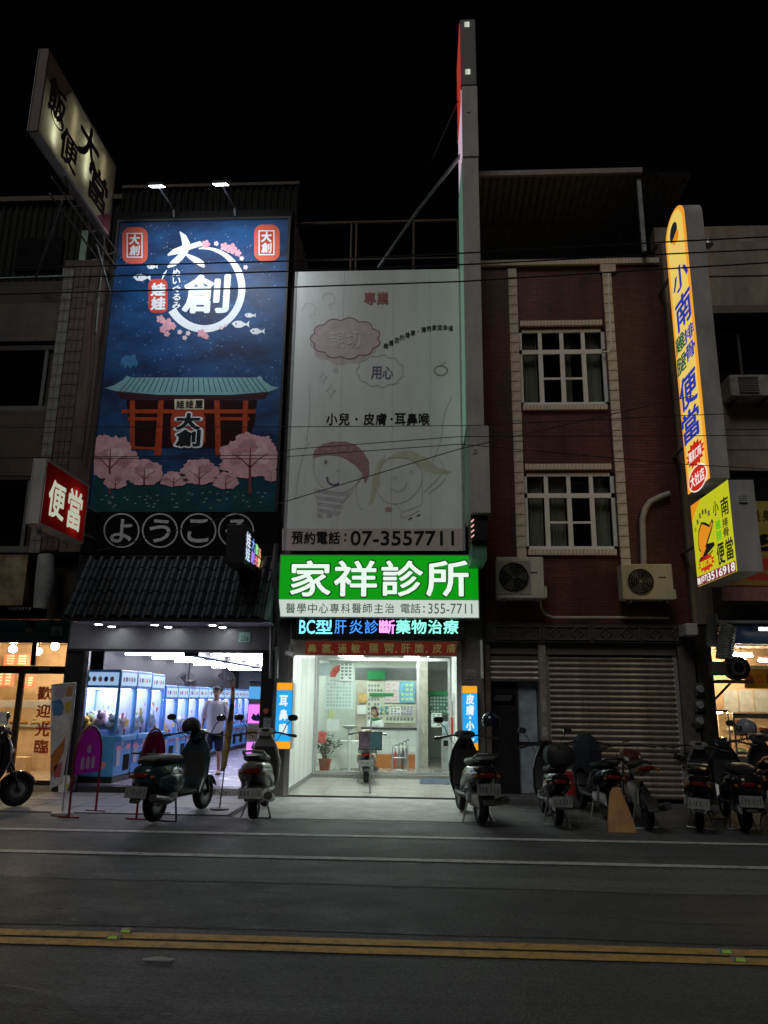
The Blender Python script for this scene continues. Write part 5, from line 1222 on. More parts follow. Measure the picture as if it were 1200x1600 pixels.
for ya, yb_ in ((545, 632), (748, 852)):
    z0, z1 = zl(yb_), zl(ya)
    wn = link('window', B().box(-10.5, WLX, YF+.07, YF+.12, z0-.12, z0-.0).mesh('window', mat('sill_grey', (.10, .10, .095)), off=ORG[lh]), lh)
    box('window_head', -10.5, WLX, YF+.06, YF+.14, z1, z1+.10, dk, wn)
    xr_ = xat(68, YF, 590) if ya == 545 else xat(40, YF, 800)
    box('frame_post', xr_-.07, xr_, YF+.07, YF+.12, z0, z1, mat('sill_grey'), wn); box('dark_jamb', xr_, WLX, YF+.12, YF+.18, z0, z1, dk, wn)
    box('frame_post', xr_-1.35, xr_-1.28, YF+.07, YF+.12, z0, z1, mat('sill_grey'), wn)
    box('pane', xr_-1.28, xr_-.07, YF+.10, YF+.106, z0, z1, winpane, wn); box('pane', -10.4, xr_-1.35, YF+.10, YF+.106, z0, z1, winpane, wn)
    box('room_back', -10.5, WLX, YF+.9, YF+.95, z0-.1, z1+.1, dark, lh)
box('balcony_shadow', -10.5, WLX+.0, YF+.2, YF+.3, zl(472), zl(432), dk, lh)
box('wall', -10.5, LX1, YF+.3, YF+.5, 3.0, zl(862), dk, lh)
# tiled column
ctm = B().box(-.05, .05, -.03, 0, -.114, .114).mesh('column_tile', mat('column_tile', (.17, .165, .15), rough=.45, noise=.35, scale=9), bevel=.005)
ctb = B().box(-.05, .05, -.03, 0, -.114, .114).mesh('column_tile', mat('column_tile_brown', (.085, .058, .052), rough=.45, noise=.4, scale=9), bevel=.005)
cx = xat(108, YF, 560); box('column', WLX+.02, LX1+.1, YF, YF+.3, zl(862), zl(408), mat('column_brown', (.09, .06, .052), rough=.6, noise=.5, scale=5, streak=.15), lh)
z = zl(855)
while z < zl(415):
    for k in range(2): piece(ctm, 'column_tile', (WLX+.09+k*.106, YF, z), lh)
    for k in range(3): piece(ctb, 'column_tile', (WLX+.32+k*.106, YF, z+.05), lh)
    z += .236
# metal clad top
n = 120; cb = B(); vs = []
for zc in (zl(432), at(40, 318, 14.2).z): vs += [(-11+4.6*i/n, 14.2+.02*(1 if (i//2) % 2 else -1), zc) for i in range(n+1)]
cb.add(vs, [(i, i+1, n+2+i, n+1+i) for i in range(n)]); cb.build('top_cladding', mat('green_cladding', (.022, .028, .022), rough=.6, noise=.3, streak=.2), lh)
box('roof_edge', -11, -6.35, 14.1, 14.3, at(40, 318, 14.2).z, at(40, 311, 14.2).z, rust, lh)
p0 = at(22, 424, 14.15); p1 = at(100, 372, 14.15)
box('top_window', p0.x, p1.x, 14.14, 14.18, p0.z, p1.z, mat('dark_pane', (.01, .011, .011), rough=.2), lh)
mint = mat('mint_paint', (.30, .42, .37), rough=.6, noise=.4)
for k, (x0, x1, y0, y1) in enumerate(((98, 110, 418, 434), (124, 134, 360, 434), (142, 150, 405, 434))): pbox('mint_post', x0, y0, x1, y1, 13.9, .08, mint, lh)
B().tube([at(0, 436, 13.6), at(152, 430, 13.6)], .03, 8).build('railing', mint, lh)
# side walls and interior of the lunch box shop
YD = 14.7
wood = mat('shop_wood', (.60, .44, .27), rough=.6, noise=.15); wframe = mat('door_brown', (.05, .03, .02), rough=.4)
box('inner_wall', -6.46, -6.43, YD+.05, 20, 0, 2.9, wood, lh); box('inner_wall', -10.5, -10.46, YD, 20, 0, 2.9, wood, lh); box('inner_wall', -10.5, -6.43, 19.0, 19.05, 0, 2.9, wood, lh)
box('inner_ceiling', -10.5, -6.43, YD, 19, 2.86, 2.9, mat('cream_ceiling', (.62, .52, .40)), lh); box('inner_floor', -10.5, -6.43, YD, 19, .0, .05, mat('shop_floor_beige', (.36, .30, .24), rough=.3), lh)
box('outer_pier', -6.43, -6.36, YF+.1, YD+.3, 0, 2.9, mat('teal_black', (.03, .045, .045), rough=.5), lh)
zd = lambda py: at(50, py, YD).z
xd = lambda px, py=1100: at(px, py, YD).x
box('teal_band', -10.5, xat(121, YD, 985), YD-.06, YD, zd(1001), zd(970), mat('teal_band', (.045, .17, .19), rough=.5, noise=.3), lh)
box('upper_dark', -10.5, -6.4, YD-.03, YD+.05, zd(970), 3.0, dk, lh)
df = thing('shop_door_front', 'brown-framed glass door and transom of the warm lit lunch shop', 'shopfront', (xd(50), YD, .03))
for x0, y0, x1, y1 in ((-150, 1040, 113, 1052), (50, 1003, 57, 1040), (20, 1052, 29, 1224), (106, 1003, 116, 1224), (-150, 1218, 113, 1226), (-150, 1000, 116, 1004)):
    a, b2, z0, z1 = rect(x0, y0, x1, y1, YD); box('frame', a, b2, YD-.03, YD+.03, max(z0, .03), z1, wframe, df)
wg = glass('warm_glass', (1, .98, .95), refl=.10)
for x0, y0, x1, y1 in ((-150, 1005, 49, 1039), (58, 1005, 105, 1039), (-150, 1053, 19, 1217), (30, 1053, 105, 1217)):
    a, b2, z0, z1 = rect(x0, y0, x1, y1, YD); box('pane', a, b2, YD-.004, YD+.004, max(z0, .06), z1, wg, df)
redv = mat('vinyl_red', (.62, .06, .03), rough=.5, noise=0)
for ch, y0, y1 in (('歡', 1073, 1093), ('迎', 1101, 1121), ('光', 1128, 1150), ('臨', 1156, 1177)): 
    xo = (1177-y0)*.03; wtext(ch, 53+xo*2, y0, 74+xo*2, y1, YD-.004, redv, df, .03, .004, 'character')
o = pbox('closer', 60, 1043, 76, 1047, YD-.06, .03, alu, df)
warm = glow('bulb_warm', (1.0, .82, .55), 380, (.8, .7, .5))
for k, (px_, py_, yy) in enumerate(((86, 1010, 15.3), (20, 1014, 15.6), (-20, 1018, 16.2), (60, 1018, 17.4))):
    p = at(px_, py_, yy); t = thing('pendant_bulb', 'round warm bulb hanging inside the lunch shop behind the transom', 'bulb', (p.x, p.y, p.z-.08), 0, 'warm bulbs in the lunch shop')
    B().ball(p, .075, n=14, m=10).build('globe', warm, t, smooth=True); B().tube([p+Vector((0, 0, .07)), p+Vector((0, 0, 2.86-p.z))], .008, 6).build('cord', blackp, t); B().lathe([(.02, .06), (.035, .085), (.03, .11)], p, 10).build('socket', blackp, t)
menur = mat('menu_red', (.60, .20, .12), rough=.5)
wallsheet('menu_board', 6, 1022, 48, 1040, 18.0, menur, 'red menu board with pale rows high on the warm wall', 'menu board', rows=4, cols=2, mm=mat('menu_pale', (.8, .66, .5)))
wallsheet('menu_board', -8, 1050, 22, 1072, 17.5, menur, 'red menu board behind the pane beside the door, pale rows', 'menu board', rows=4, cols=2, mm=mat('menu_pale'))
wallsheet('menu_board', 30, 1056, 55, 1074, 17.5, menur, 'red menu board behind the door glass with pale rows', 'menu board', rows=4, cols=2, mm=mat('menu_pale'))
t = thing('serving_counter', 'wooden serving counter with glass food case inside the lunch shop', 'counter', (xat(60, 16.6), 16.6, .05))
ca, cb_ = xat(-60, 16.6, 1150), -7.0
box('front', ca, cb_, 16.6, 17.2, .05, .95, mat('counter_wood', (.58, .42, .27), rough=.5, noise=.2), t); box('top', ca-.02, cb_, 16.55, 17.25, .95, .99, alu, t)
box('food_case', ca+.3, cb_-.2, 16.7, 17.1, .99, 1.35, glass('case_glass', (.95, .97, .96), refl=.15), t); box('case_shelf', ca+.3, cb_-.2, 16.68, 17.12, 1.35, 1.5, alu, t)
for k in range(7): xx = ca+.45+k*.25; B().ball((xx, 16.9, 1.03), .09, .09, .05, 10, 6).build('dish', mat('dish_%d' % (k % 3), ((.55, .28, .08), (.6, .45, .2), (.4, .2, .08))[k % 3]), t, smooth=True)
for k in range(3): xx = ca+.5+k*.45; box('crate', xx, xx+.3, 16.2, 16.5, .05, .35, mat('carton', (.55, .42, .28), noise=.2), t, bevel=.01)
t = wallsheet('round_notice', -6, 1112, 14, 1132, YD-.012, paper, 'white notice with a ringed mark taped on the glass pane beside the door', 'notice')
cl = ell(5, 1122, 6, 6, 20); artstroke(cl+[cl[0]], 1.2, YD-.012, .004, inkg, t, 'ring_mark')
# pink sign strip, plate, speaker
t = thing('pink_sign_strip', 'faded pink sign strip with white characters over the lunch shop', 'sign', (-7.5, 13.7, zat(968, 13.7)))
pbox('panel', -90, 949, 73, 968, 13.7, .05, mat('sign_pink', (.55, .22, .18), rough=.6, noise=.2), t)
mk_ = B()
for k in range(7): x0 = 13+k*5.2; mk_.poly([at_plane(x, y, 13.7, .004) for x, y in ((x0+1.2, 948.5), (x0+4.6, 948.5), (x0+3.4, 953.5), (x0, 953.5))])
stuff(mk_.build('print_marks', paper, t))
t = wallsheet('house_number_plate', 80, 979, 97, 993, YD-.08, mat('plate_green2', (.45, .62, .55)), 'pale green house number plate on the teal band', 'number plate')
wtext('258', 83, 984, 94, 991, YD-.08, mat('plate_ink'), t, .02, .003)
p = at(46, 980, YD-.2); t = thing('wall_camera', 'dark bell-shaped wall lamp on the teal band, unlit', 'wall lamp', (p.x, p.y, p.z-.1)); t.name = 'wall_lamp'
B().lathe([(.02, .12), (.06, .09), (.09, 0), (.085, -.02), (.05, -.08), (.01, -.1)], p, 16).build('shade', mat('lamp_dark', (.07, .075, .075), rough=.4), t, smooth=True); B().tube([p+Vector((0, 0, .1)), p+Vector((0, .15, .12))], .015, 6).build('arm', blackp, t)
# pipe beside the stained canopy
o = B().tube([at(72, 868, YF-.08), at(70, 905, YF-.12), at(64, 950, YF-.1)], [.14, .16, .13], 14).build('duct_cover', mat('duct_grey', (.26, .27, .26), rough=.6, noise=.4, scale=4), smooth=True); tag(o, 'grey wrapped duct beside the stained canvas over the lunch shop', 'duct')
cbm = mat('cable_black', (.012, .012, .013), rough=.5, noise=0)
for k, pts in enumerate((((160, 370), (158, 420), (150, 470), (147, 560), (138, 640), (128, 720)), ((166, 300), (163, 380), (156, 450), (150, 520)))):
    o = B().tube([at(x, y, YF-.12-.04*k) for x, y in pts], .015, 6).build('downlead_cable', mat('cable_grey', (.16, .16, .15)) if k else cbm, smooth=True); tag(o, ['black cable sagging down beside the blue billboard', 'grey cable dropping from the roof sign mast'][k], 'cable')

# ---- roof blade sign (two lit tubes and two added dim ones inside a translucent box)
fc = Face(-6.1, 9.88, 12.62, 10.37, 11.87, 1)
t = thing('roof_blade_sign', 'large yellowed blade sign on the roof, only two tubes still glowing inside', 'sign', (-6.25, 11.3, 10.37))
tr = translucent('faded_acrylic', (.58, .55, .42), .6)
B().add([fc.p(0, 0), fc.p(1, 0), fc.p(1, 1), fc.p(0, 1)], [(0, 1, 2, 3)]).build('lit_face', tr, t)
cs = mat('casing_rosegrey', (.15, .115, .11), rough=.6, noise=.3)
box('casing', -6.26, -6.10, 9.84, 9.88, 10.33, 11.91, cs, t); box('casing', -6.26, -6.10, 12.62, 12.66, 10.33, 11.91, cs, t); box('casing', -6.26, -6.10, 9.88, 12.62, 11.87, 11.91, cs, t); box('casing', -6.26, -6.10, 9.88, 12.62, 10.33, 10.37, signgrey, t); box('back_face', -6.27, -6.245, 9.84, 12.66, 10.33, 11.91, signgrey, t)
ts = glow('old_tube', (.95, 1.0, .80), 9.0)
for y_, z0, z1, k_ in ((10.32, 10.5, 11.1, 1), (11.48, 10.75, 11.65, 1), (10.9, 10.5, 11.7, 0), (12.1, 10.5, 11.7, 0)): B().tube([(-6.18, y_, z0), (-6.18, y_, z1)], .02, 8).build('tube', ts if k_ else glow('fill_tube', (1.0, .9, .62), 2.6), t)  # the dim pair is added to even out the brightness of the face
bk = mat('sign_ink_brown', (.025, .018, .015), rough=.6, noise=0)
for ch, x0, y0, x1, y1 in (('飯', 74, 128, 104, 190), ('大', 122, 196, 156, 262), ('便', 92, 206, 122, 262), ('當', 136, 262, 168, 326)): fc.px(ch, x0, y0, x1, y1, bk, t, .035)
cl = [(.17+.085*cos(a_), .58+.11*sin(a_)) for a_ in [2*pi*i/24 for i in range(25)]]; b_ = B(); vs = [fc.p(u, v, .006) for u, v in cl]+[fc.p(.17+(u-.17)*.8, .58+(v-.58)*.8, .006) for u, v in cl]; b_.add(vs, [(i, i+1, 26+i, 25+i) for i in range(24)]).build('ring_emblem', bk, t)
fc.text('川', .14, .54, .20, .62, bk, t, .02)
pu = mat('sign_ink_plum', (.30, .08, .10), rough=.6, noise=0); fc.poly([(0, 0), (.30, 0), (.22, .22), (0, .34)], mat('sign_plum_wash', (.25, .17, .13)), t, 'printed_corner', .003); fc.poly([(.8, 1), (1, 1), (1, .72), (.93, .8)], pu, t, 'printed_corner', .003)
tr2 = thing('sign_truss', 'rusty lattice truss carrying the big roof blade sign', 'truss', (-6.25, 12, 9.6)); tr2_ = B()
zc0, zc1 = 9.98, 10.30
for zc in (zc0, zc1):
    for xx in (-6.38, -6.14): B().tube([(xx, 10.9, zc), (xx, 13.5, zc)], .02, 6).build('chord', rust, tr2)
for k in range(7): y0 = 10.9+k*.37; B().tube([(-6.14, y0, zc0 if k % 2 else zc1), (-6.14, y0+.37, zc1 if k % 2 else zc0)], .013, 5).build('lacing', rust, tr2)
for y0 in (11.2, 12.3): B().tube([(-6.26, y0, zc1), (-6.26, y0, 10.34)], .02, 6).build('stub', rust, tr2)
B().tube([(-6.26, 11.1, zc0), at(55, 437, YF-.0)], .025, 6).build('stay', steel, tr2); B().tube([(-6.2, 13.45, 10.9), (-6.2, 13.45, 8.6)], .04, 8).build('mast', rust, tr2); B().tube([(-6.2, 12.4, zc0), (-6.2, 13.45, 9.2)], .025, 6).build('stay', steel, tr2)

# ---- red blade sign
fc = Face(-5.85, 10.95, 12.42, 4.20, 5.18, 1)
t = thing('red_blade_sign', 'red lit blade sign with two white characters beside the pantile canopy', 'sign', (-5.98, 11.7, 4.18))
B().add([fc.p(0, 0), fc.p(1, 0), fc.p(1, 1), fc.p(0, 1)], [(0, 1, 2, 3)]).build('lit_face', translucent('red_acrylic', (.55, .022, .018), .7), t)
box('casing', -6.05, -5.85, 10.90, 10.95, 4.17, 5.22, signgrey, t, bevel=.008); box('casing', -6.05, -5.85, 12.42, 12.46, 4.17, 5.22, signgrey, t)
box('casing', -6.05, -5.85, 10.95, 12.42, 5.18, 5.22, signgrey, t); box('casing', -6.05, -5.85, 10.95, 12.42, 4.16, 4.20, signgrey, t); box('back_face', -6.06, -6.035, 10.9, 12.46, 4.17, 5.22, signgrey, t)
for y_, z0, z1 in ((12.0, 4.35, 5.0), (11.3, 4.4, 4.95)): B().tube([(-5.96, y_, z0), (-5.96, y_, z1)], .02, 8).build('tube', glow('red_tube_a' if y_ > 11.5 else 'red_tube_b', (1, .92, .85), 6.5 if y_ > 11.5 else 1.6), t)
wt = glow('red_sign_letter', H('#cfd4bc'), .7, (.5, .5, .45))
fc.text('便', .10, .24, .46, .82, wt, t, .028, .008); fc.text('當', .54, .20, .88, .86, wt, t, .028, .008)
for y_ in (11.25, 12.1): B().tube([(-6.0, y_, 4.16), (-6.0, y_, 4.10), (-5.95, y_, 4.06)], [.03, .05, .03], 8).build('under_lamp', alu, t)
B().tube([(-6.0, 12.46, 4.9), (-6.0, YF, 4.9)], .03, 8).build('bracket', steel, t); B().tube([(-6.0, 12.46, 4.4), (-6.0, YF, 4.4)], .03, 8).build('bracket', steel, t)

# ================================================================== RIGHT HOUSE (lunch box stall)
rh = thing('right_house', 'beige banded house with recessed windows above the lit food stall', 'house', (6.5, YF, 0))
beige = mat('beige_render', (.36, .29, .23), rough=.75, noise=.4, scale=3, bump=.15, streak=.3)
def zr(y, px=1160): return at(px, y, YF).z
HX0, HX1 = 4.70, 9.5
zz0 = [(zr(365, 1150), zr(338, 1150), 13.7), (zr(430), zr(376), YF), (zr(478), zr(432), YF), (zr(735), zr(622), YF)]
for i, (z0, z1, yy) in enumerate(zz0): box('wall', HX0+(.35 if i else 0), HX1, yy, yy+.3, z0, z1-.012, beige, rh)
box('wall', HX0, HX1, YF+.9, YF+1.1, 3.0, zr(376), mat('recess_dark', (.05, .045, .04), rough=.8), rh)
box('pillar', HX0, HX0+.34, YF-.05, YF+.35, 2.9, zr(376), mat('beige_pillar', (.33, .25, .18), rough=.7, noise=.45, scale=3, streak=.2), rh)
box('band', HX0+.35, HX1, YF-.04, YF, zr(490), zr(478), mat('band_brown', (.20, .15, .11)), rh)
for i in range(1, 3): box('joint', HX0+.35, HX1, YF-.004, YF-.0, zr(640+i*32), zr(638+i*32), mat('joint_dark', (.1, .08, .06)), rh)
wn = link('window', B().box(HX0+.4, HX1, YF+.3, YF+.34, zr(512), zr(508)).mesh('window', dk, off=ORG[rh]), rh)
for k in range(4): xx = HX0+.45+k*.95; box('frame_post', xx, xx+.05, YF+.28, YF+.33, zr(622), zr(512), mat('bronze', (.07, .06, .05)), wn); box('pane', xx+.05, xx+.95, YF+.30, YF+.306, zr(620), zr(514), winpane, wn)
a, b2, z0, z1 = rect(1141, 585, 1215, 618, 13.0)
t = thing('window_air_conditioner', 'old box air conditioner jutting from the beige house window', 'air conditioner', ((a+b2)/2, 13.2, z0))
box('casing', a, b2, 13.0, 13.7, z0, z1, mat('ac_old', (.34, .32, .29), rough=.6, noise=.4), t, bevel=.015); box('grille', a+.15, a+.5, 12.985, 13.0, z0+.04, z1-.05, mat('ac_grille', (.06, .055, .05)), t)
gb = B()
for k in range(7): gb.box(a+.16, a+.49, 12.975, 12.986, z0+.06+k*.035, z0+.068+k*.035)
stuff(gb.build('louvres', mat('ac_old'), t))
for xx in (a+.1, b2-.2): box('bracket', xx, xx+.04, 13.05, YF, z0-.06, z0, rust, t)
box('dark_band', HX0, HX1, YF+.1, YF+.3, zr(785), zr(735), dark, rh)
# painted signboards of the stall
ylw = mat('board_yellow', (.42, .34, .08), rough=.6, noise=.25)
t = thing('yellow_signboard', 'dim yellow signboard with black brush drawing above the stall', 'signboard', (6, 13.0, zat(868, 13)))
pbox('panel', 1150, 783, 1300, 868, 13.0, .1, ylw, t)
art([(1176, 846), (1184, 838), (1193, 834), (1203, 836), (1196, 842), (1206, 846), (1192, 852), (1178, 852)], 13.0, .004, ink, t, 'brush_drawing'); art([(1176, 858), (1200, 853), (1215, 856), (1200, 861), (1178, 862)], 13.0, .004, ink, t, 'brush_drawing')
for ch, x0 in (('養', 1174), ('身', 1191)): wtext(ch, x0, 797, x0+13, 814, 13.0, mat('ink_olive', (.10, .08, .02)), t, .03, .004, 'character')
t = thing('orange_signboard', 'orange and cream signboard with red bursts over the stall awning', 'signboard', (6, 12.95, zat(938, 12.95)))
pbox('panel', 1112, 868, 1300, 915, 12.95, .06, mat('board_orange', (.42, .22, .07), rough=.6, noise=.2), t); pbox('lower_band', 1128, 917, 1300, 938, 12.95, .06, mat('board_rose', (.34, .16, .14), rough=.6, noise=.4, scale=5), t)
art([(1166, 905), (1172, 895), (1180, 900), (1188, 893), (1200, 899), (1210, 893), (1212, 908), (1190, 906)], 12.95, .004, bred, t, 'red_burst'); art([(1186, 873), (1200, 873), (1200, 890), (1186, 890)], 12.95, .004, bred, t, 'red_panel')
# ---- tall yellow blade
def blade(name, label, X, yl, yr, z0, z1, th, round_top, m, edge, group=None):
    fc = Face(X, yl, yr, z0, z1, -1)
    t = thing(name, label, 'sign', (X+th/2, (yl+yr)/2, z0), 0, group)
    pts = [(0, 1), (1, 1), (1, round_top), ] + ([(.5+.5*cos(a_), round_top-round_top*sin(a_)) for a_ in [pi*i/14 for i in range(1, 14)]] if round_top else [(1, 0), (0, 0)]) + [(0, round_top)]
    P_ = [fc.p(u, v) for u, v in pts]
    B().prism([p+Vector((.012, 0, 0)) for p in P_], (th, 0, 0)).build('casing', edge, t)
    B().prism(P_, (.011, 0, 0)).build('lit_face', m, t)
    return t, fc, pts
yface = glow('face_yellow', H('#eaca62'), .95, (.4, .35, .1)); yor = glow('face_orange', H('#f0a030'), .95, (.4, .2, .02))
t, fc, pts = blade('tall_yellow_blade_sign', 'tall yellow lit blade sign with blue brush characters and red bursts', 4.45, 12.42, 11.45, 5.02, zat(318, 11.7, 1080), .30, .07, yor, signgrey)
fc.poly([(.5+(u-.5)*.80, .008+v*.985) for u, v in pts], yface, t, 'pale_field', .003)
blue = glow('ink_blue', H('#2c3aa8'), .9); blk = glow('ink_blk', H('#20242a'), .8); rd = glow('ink_red2', H('#c22418'), 1.0); wh = glow('ink_wht', H('#f2efe6'), 1.0); grn = glow('ink_grn', H('#1f5a48'), .9); org = glow('ink_orange', H('#e08a1c'), 1.0)
fc.poly([(.30+.20*cos(a_)+.15, .075+.035*sin(a_)) for a_ in [2*pi*i/16 for i in range(16)]], blk, t, 'logo', .006); fc.poly([(.35, .10), (.62, .085), (.72, .10), (.66, .125), (.42, .125)], org, t, 'logo_flame', .008)
for ch, x0, y0, x1, y1, mm_ in (('小', 1051, 412, 1076, 452, blue), ('南', 1056, 456, 1081, 510, blue), ('排', 1069, 508, 1085, 532, blue), ('骨', 1071, 535, 1087, 561, blue), ('雞', 1056, 522, 1071, 550, grn), ('腿', 1058, 555, 1073, 583, grn), ('便', 1062, 582, 1090, 636, blue), ('當', 1066, 638, 1094, 688, blue)):
    fc.px(ch, x0, y0, x1, y1, mm_, t, .028)
bu, bv = fc.uv(1087, 709); ou, ov = fc.uv(1091, 747)
fc.poly([(bu+(.44 if i % 2 else .33)*cos(2*pi*i/28), bv+(.046 if i % 2 else .034)*sin(2*pi*i/28)) for i in range(28)], rd, t, 'red_burst', .010); fc.text('獨家口味', bu-.30, bv-.018, bu+.30, bv+.018, wh, t, .012, .013)
fc.poly([(ou+.43*cos(2*pi*i/28), ov+.042*sin(2*pi*i/28)) for i in range(28)], wh, t, 'red_oval_rim', .012); fc.poly([(ou+.40*cos(2*pi*i/28), ov+.038*sin(2*pi*i/28)) for i in range(28)], rd, t, 'red_oval', .014); fc.text('大社店', ou-.32, ov-.020, ou+.32, ov+.020, wh, t, .02, .017)
B().tube([(4.6, 12.42, 9.3), (4.6, YF+.3, 9.3)], .03, 8).build('bracket', steel, t); B().tube([(4.6, 12.42, 6.0), (4.6, YF, 6.0)], .03, 8).build('bracket', steel, t)
p = at(1105, 380, 11.6); o = B().lathe([(.03, .1), (.07, .04), (.09, -.04), (.02, -.1)], (4.86, 11.6, p.z), 12).build('lamp_fitting', alu, smooth=True); tag(o, 'small grey lamp fitting beside the top of the tall yellow sign', 'lamp')
# ---- small yellow blade
limey = glow('face_lime', H('#cfd020'), .78, (.4, .4, .05))
t, fc, pts = blade('small_yellow_blade_sign', 'small bright yellow blade sign with roast chicken picture and phone number', 4.45, 12.34, 10.80, 3.45, 4.80, .36, 0, limey, signgrey)
fc.poly([(0, 0), (.30, 0), (.10, .12), (0, .22)], org, t, 'orange_corner', .003)
fc.poly([(0, .885), (1, .885), (1, 1), (0, 1)], glow('face_crimson', H('#7a1838'), .9), t, 'phone_band', .003)
fc.text('(07)', .12, .90, .30, .985, wh, t, .03, .007); fc.text('3516918', .31, .895, .985, .985, wh, t, .025, .007); fc.text('專線', .015, .90, .10, .985, wh, t, .02, .007)
ink2 = glow('ink_dark2', H('#15151c'), .8); gr2 = glow('ink_green2', H('#4fae1e'), 1.0)
fc.text('小', .60, .14, .74, .30, ink2, t, .022); fc.text('南', .80, .16, .98, .36, ink2, t, .02); fc.chars('排骨', .80, .38, .93, .60, ink2, t, .02); fc.chars('雞腿', .63, .36, .76, .60, gr2, t, .022); fc.text('便', .60, .62, .78, .86, ink2, t, .022); fc.text('當', .82, .62, .99, .85, ink2, t, .02)
# roast chicken, plate, burst, arc of small characters
fc.poly([(.12, .50), (.16, .36), (.26, .27), (.38, .31), (.47, .36), (.55, .31), (.58, .35), (.52, .43), (.42, .52), (.33, .60), (.20, .64), (.13, .58)], ink2, t, 'chicken_outline', .004)
fc.poly([(.14, .50), (.18, .38), (.27, .30), (.37, .34), (.47, .39), (.54, .34), (.56, .36), (.50, .42), (.40, .50), (.32, .58), (.21, .62), (.15, .57)], org, t, 'chicken', .007)
fc.poly([(.10, .72), (.24, .60), (.38, .56), (.55, .58), (.56, .62), (.34, .68), (.16, .74)], ink2, t, 'black_plate', .006); fc.poly([(.18, .62), (.30, .57), (.34, .60), (.22, .68), (.16, .68)], org, t, 'chicken_leg', .009); fc.poly([(.18, .73), (.50, .66), (.51, .675), (.19, .745)], ink2, t, 'plate_line', .006)
fc.poly([(.30+(.24 if i % 2 else .17)*cos(2*pi*i/24), .77+(.105 if i % 2 else .075)*sin(2*pi*i/24)) for i in range(24)], rd, t, 'red_burst', .006); fc.text('獨家口味', .14, .73, .46, .81, limey, t, .03, .009)
for i, ch in enumerate('小南祖傳便當'): u = .06+.40*i/5; fc.text(ch, u, .34-.20*sin(pi*(i+.6)/7.5), u+.055, .40-.20*sin(pi*(i+.6)/7.5), glow('ink_plum', H('#3a1a3a'), .8), t, .03)
vb = B()
for k in range(5): vb.box(4.58, 4.70, 10.77, 10.79, 4.46+k*.028, 4.472+k*.028)
stuff(vb.build('vent_slot', vent, t)); B().tube([(4.6, 12.34, 4.2), (4.6, YF, 4.2)], .03, 8).build('bracket', steel, t)

# ---- the stall under the right house
def xs(px, Y, py=1100): return at(px, py, Y).x
SX = 4.98
cream2 = mat('stall_cream', (.60, .43, .27), rough=.6, noise=.12)
box('stall_wall', SX+.0, HX1, 18.4, 18.5, 0, 2.9, cream2, rh); box('stall_wall', SX-.04, SX, YF+.4, 18.4, 0, 2.9, cream2, rh); box('stall_ceiling', SX, HX1, YF+.3, 18.4, 2.84, 2.9, mat('stall_ceiling', (.55, .46, .36), rough=.6), rh)
box('stall_floor', SX, HX1, YF, 18.4, .0, .03, mat('stall_floor', (.14, .13, .12), rough=.4), rh); box('upper_floor', SX-.3, HX1, YF+.05, 18.5, 2.9, 3.02, dk, rh)
box('corner_pier', 4.68, SX-.04, YF-.05, YF+.45, 0, 2.95, mat('pier_black', (.03, .028, .026), rough=.7, noise=.5), rh)
t = thing('awning_board', 'dark blue fascia board over the food stall opening', 'awning', (6.2, 13.2, 2.45))
box('board', xs(1141, 13.2, 990), HX1, 13.2, 13.25, zat(1006, 13.2, 1170), zat(976, 13.2, 1170), mat('awning_blue', (.02, .06, .13), rough=.35, noise=.25), t); B().tube([(xs(1120, 13.18, 970), 13.18, zat(972, 13.18, 1170)), (HX1, 13.18, zat(972, 13.18, 1170))], .03, 8).build('rail', steel, t); B().tube([(xs(1120, 13.18, 970), 13.18, zat(1008, 13.18, 1170)), (HX1, 13.18, zat(1008, 13.18, 1170))], .014, 8).build('rail', alu, t)
stube = glow('tube_warm', (1.0, .76, .46), 190, (.8, .7, .5))
for k, (px_, py_, yy, L_) in enumerate(((1158, 1024, 15.0, .6), (1197, 1033, 16.6, .5), (1230, 1026, 15.2, .7), (1150, 1030, 17.6, .6))):
    p = at(px_, py_, yy); t = thing('tube_light', 'warm fluorescent tube under the food stall ceiling', 'tube light', (p.x, p.y, p.z), 0, 'tubes in the food stall')
    B().tube([(p.x-L_/2, p.y-.25, p.z), (p.x+L_/2, p.y+.25, p.z)], .022, 8).build('tube', stube, t); B().tube([(p.x-L_/2, p.y-.25, p.z+.05), (p.x+L_/2, p.y+.25, p.z+.05)], .03, 6).build('batten', whitep, t); B().tube([(p.x, p.y, p.z+.05), (p.x, p.y, 2.84)], .006, 5).build('hanger', steel, t)
p = at(1196, 983, 12.9); t = thing('tube_light', 'bare white tube fixed before the dark blue fascia board', 'tube light', (p.x, p.y, p.z)); B().tube([p+Vector((-.10, 0, 0)), p+Vector((.5, 0, 0))], .025, 8).build('tube', glow('tube_white', (1, .97, .9), 7, (.8, .8, .8)), t); box('batten', p.x-.1, p.x+.5, p.y+.03, 13.2, p.z-.01, p.z+.04, alu, t)
t = thing('hanging_menu', 'yellow menu panel with food pictures hanging in the stall', 'menu', (xs(1190, 14.6), 14.6, zat(1076, 14.6, 1180)))
pbox('panel', 1163, 1046, 1240, 1076, 14.6, .02, mat('menu_yellow', (.62, .42, .05), rough=.5), t); pbox('header', 1170, 1040, 1200, 1046, 14.59, .02, paper, t)
for k, x0 in enumerate((1166, 1182, 1198, 1214)): pbox('food_picture', x0, 1054, x0+11, 1068, 14.585, .012, mat('food_%d' % (k % 3), ((.45, .12, .04), (.6, .25, .06), (.35, .14, .05))[k % 3], noise=.6, scale=14), t)
for k in range(3): pbox('grey_panel', 1131+k*24, 1078, 1153+k*24, 1112, 17.8, .02, mat('stall_panel', (.42, .46, .46), rough=.3), rh)
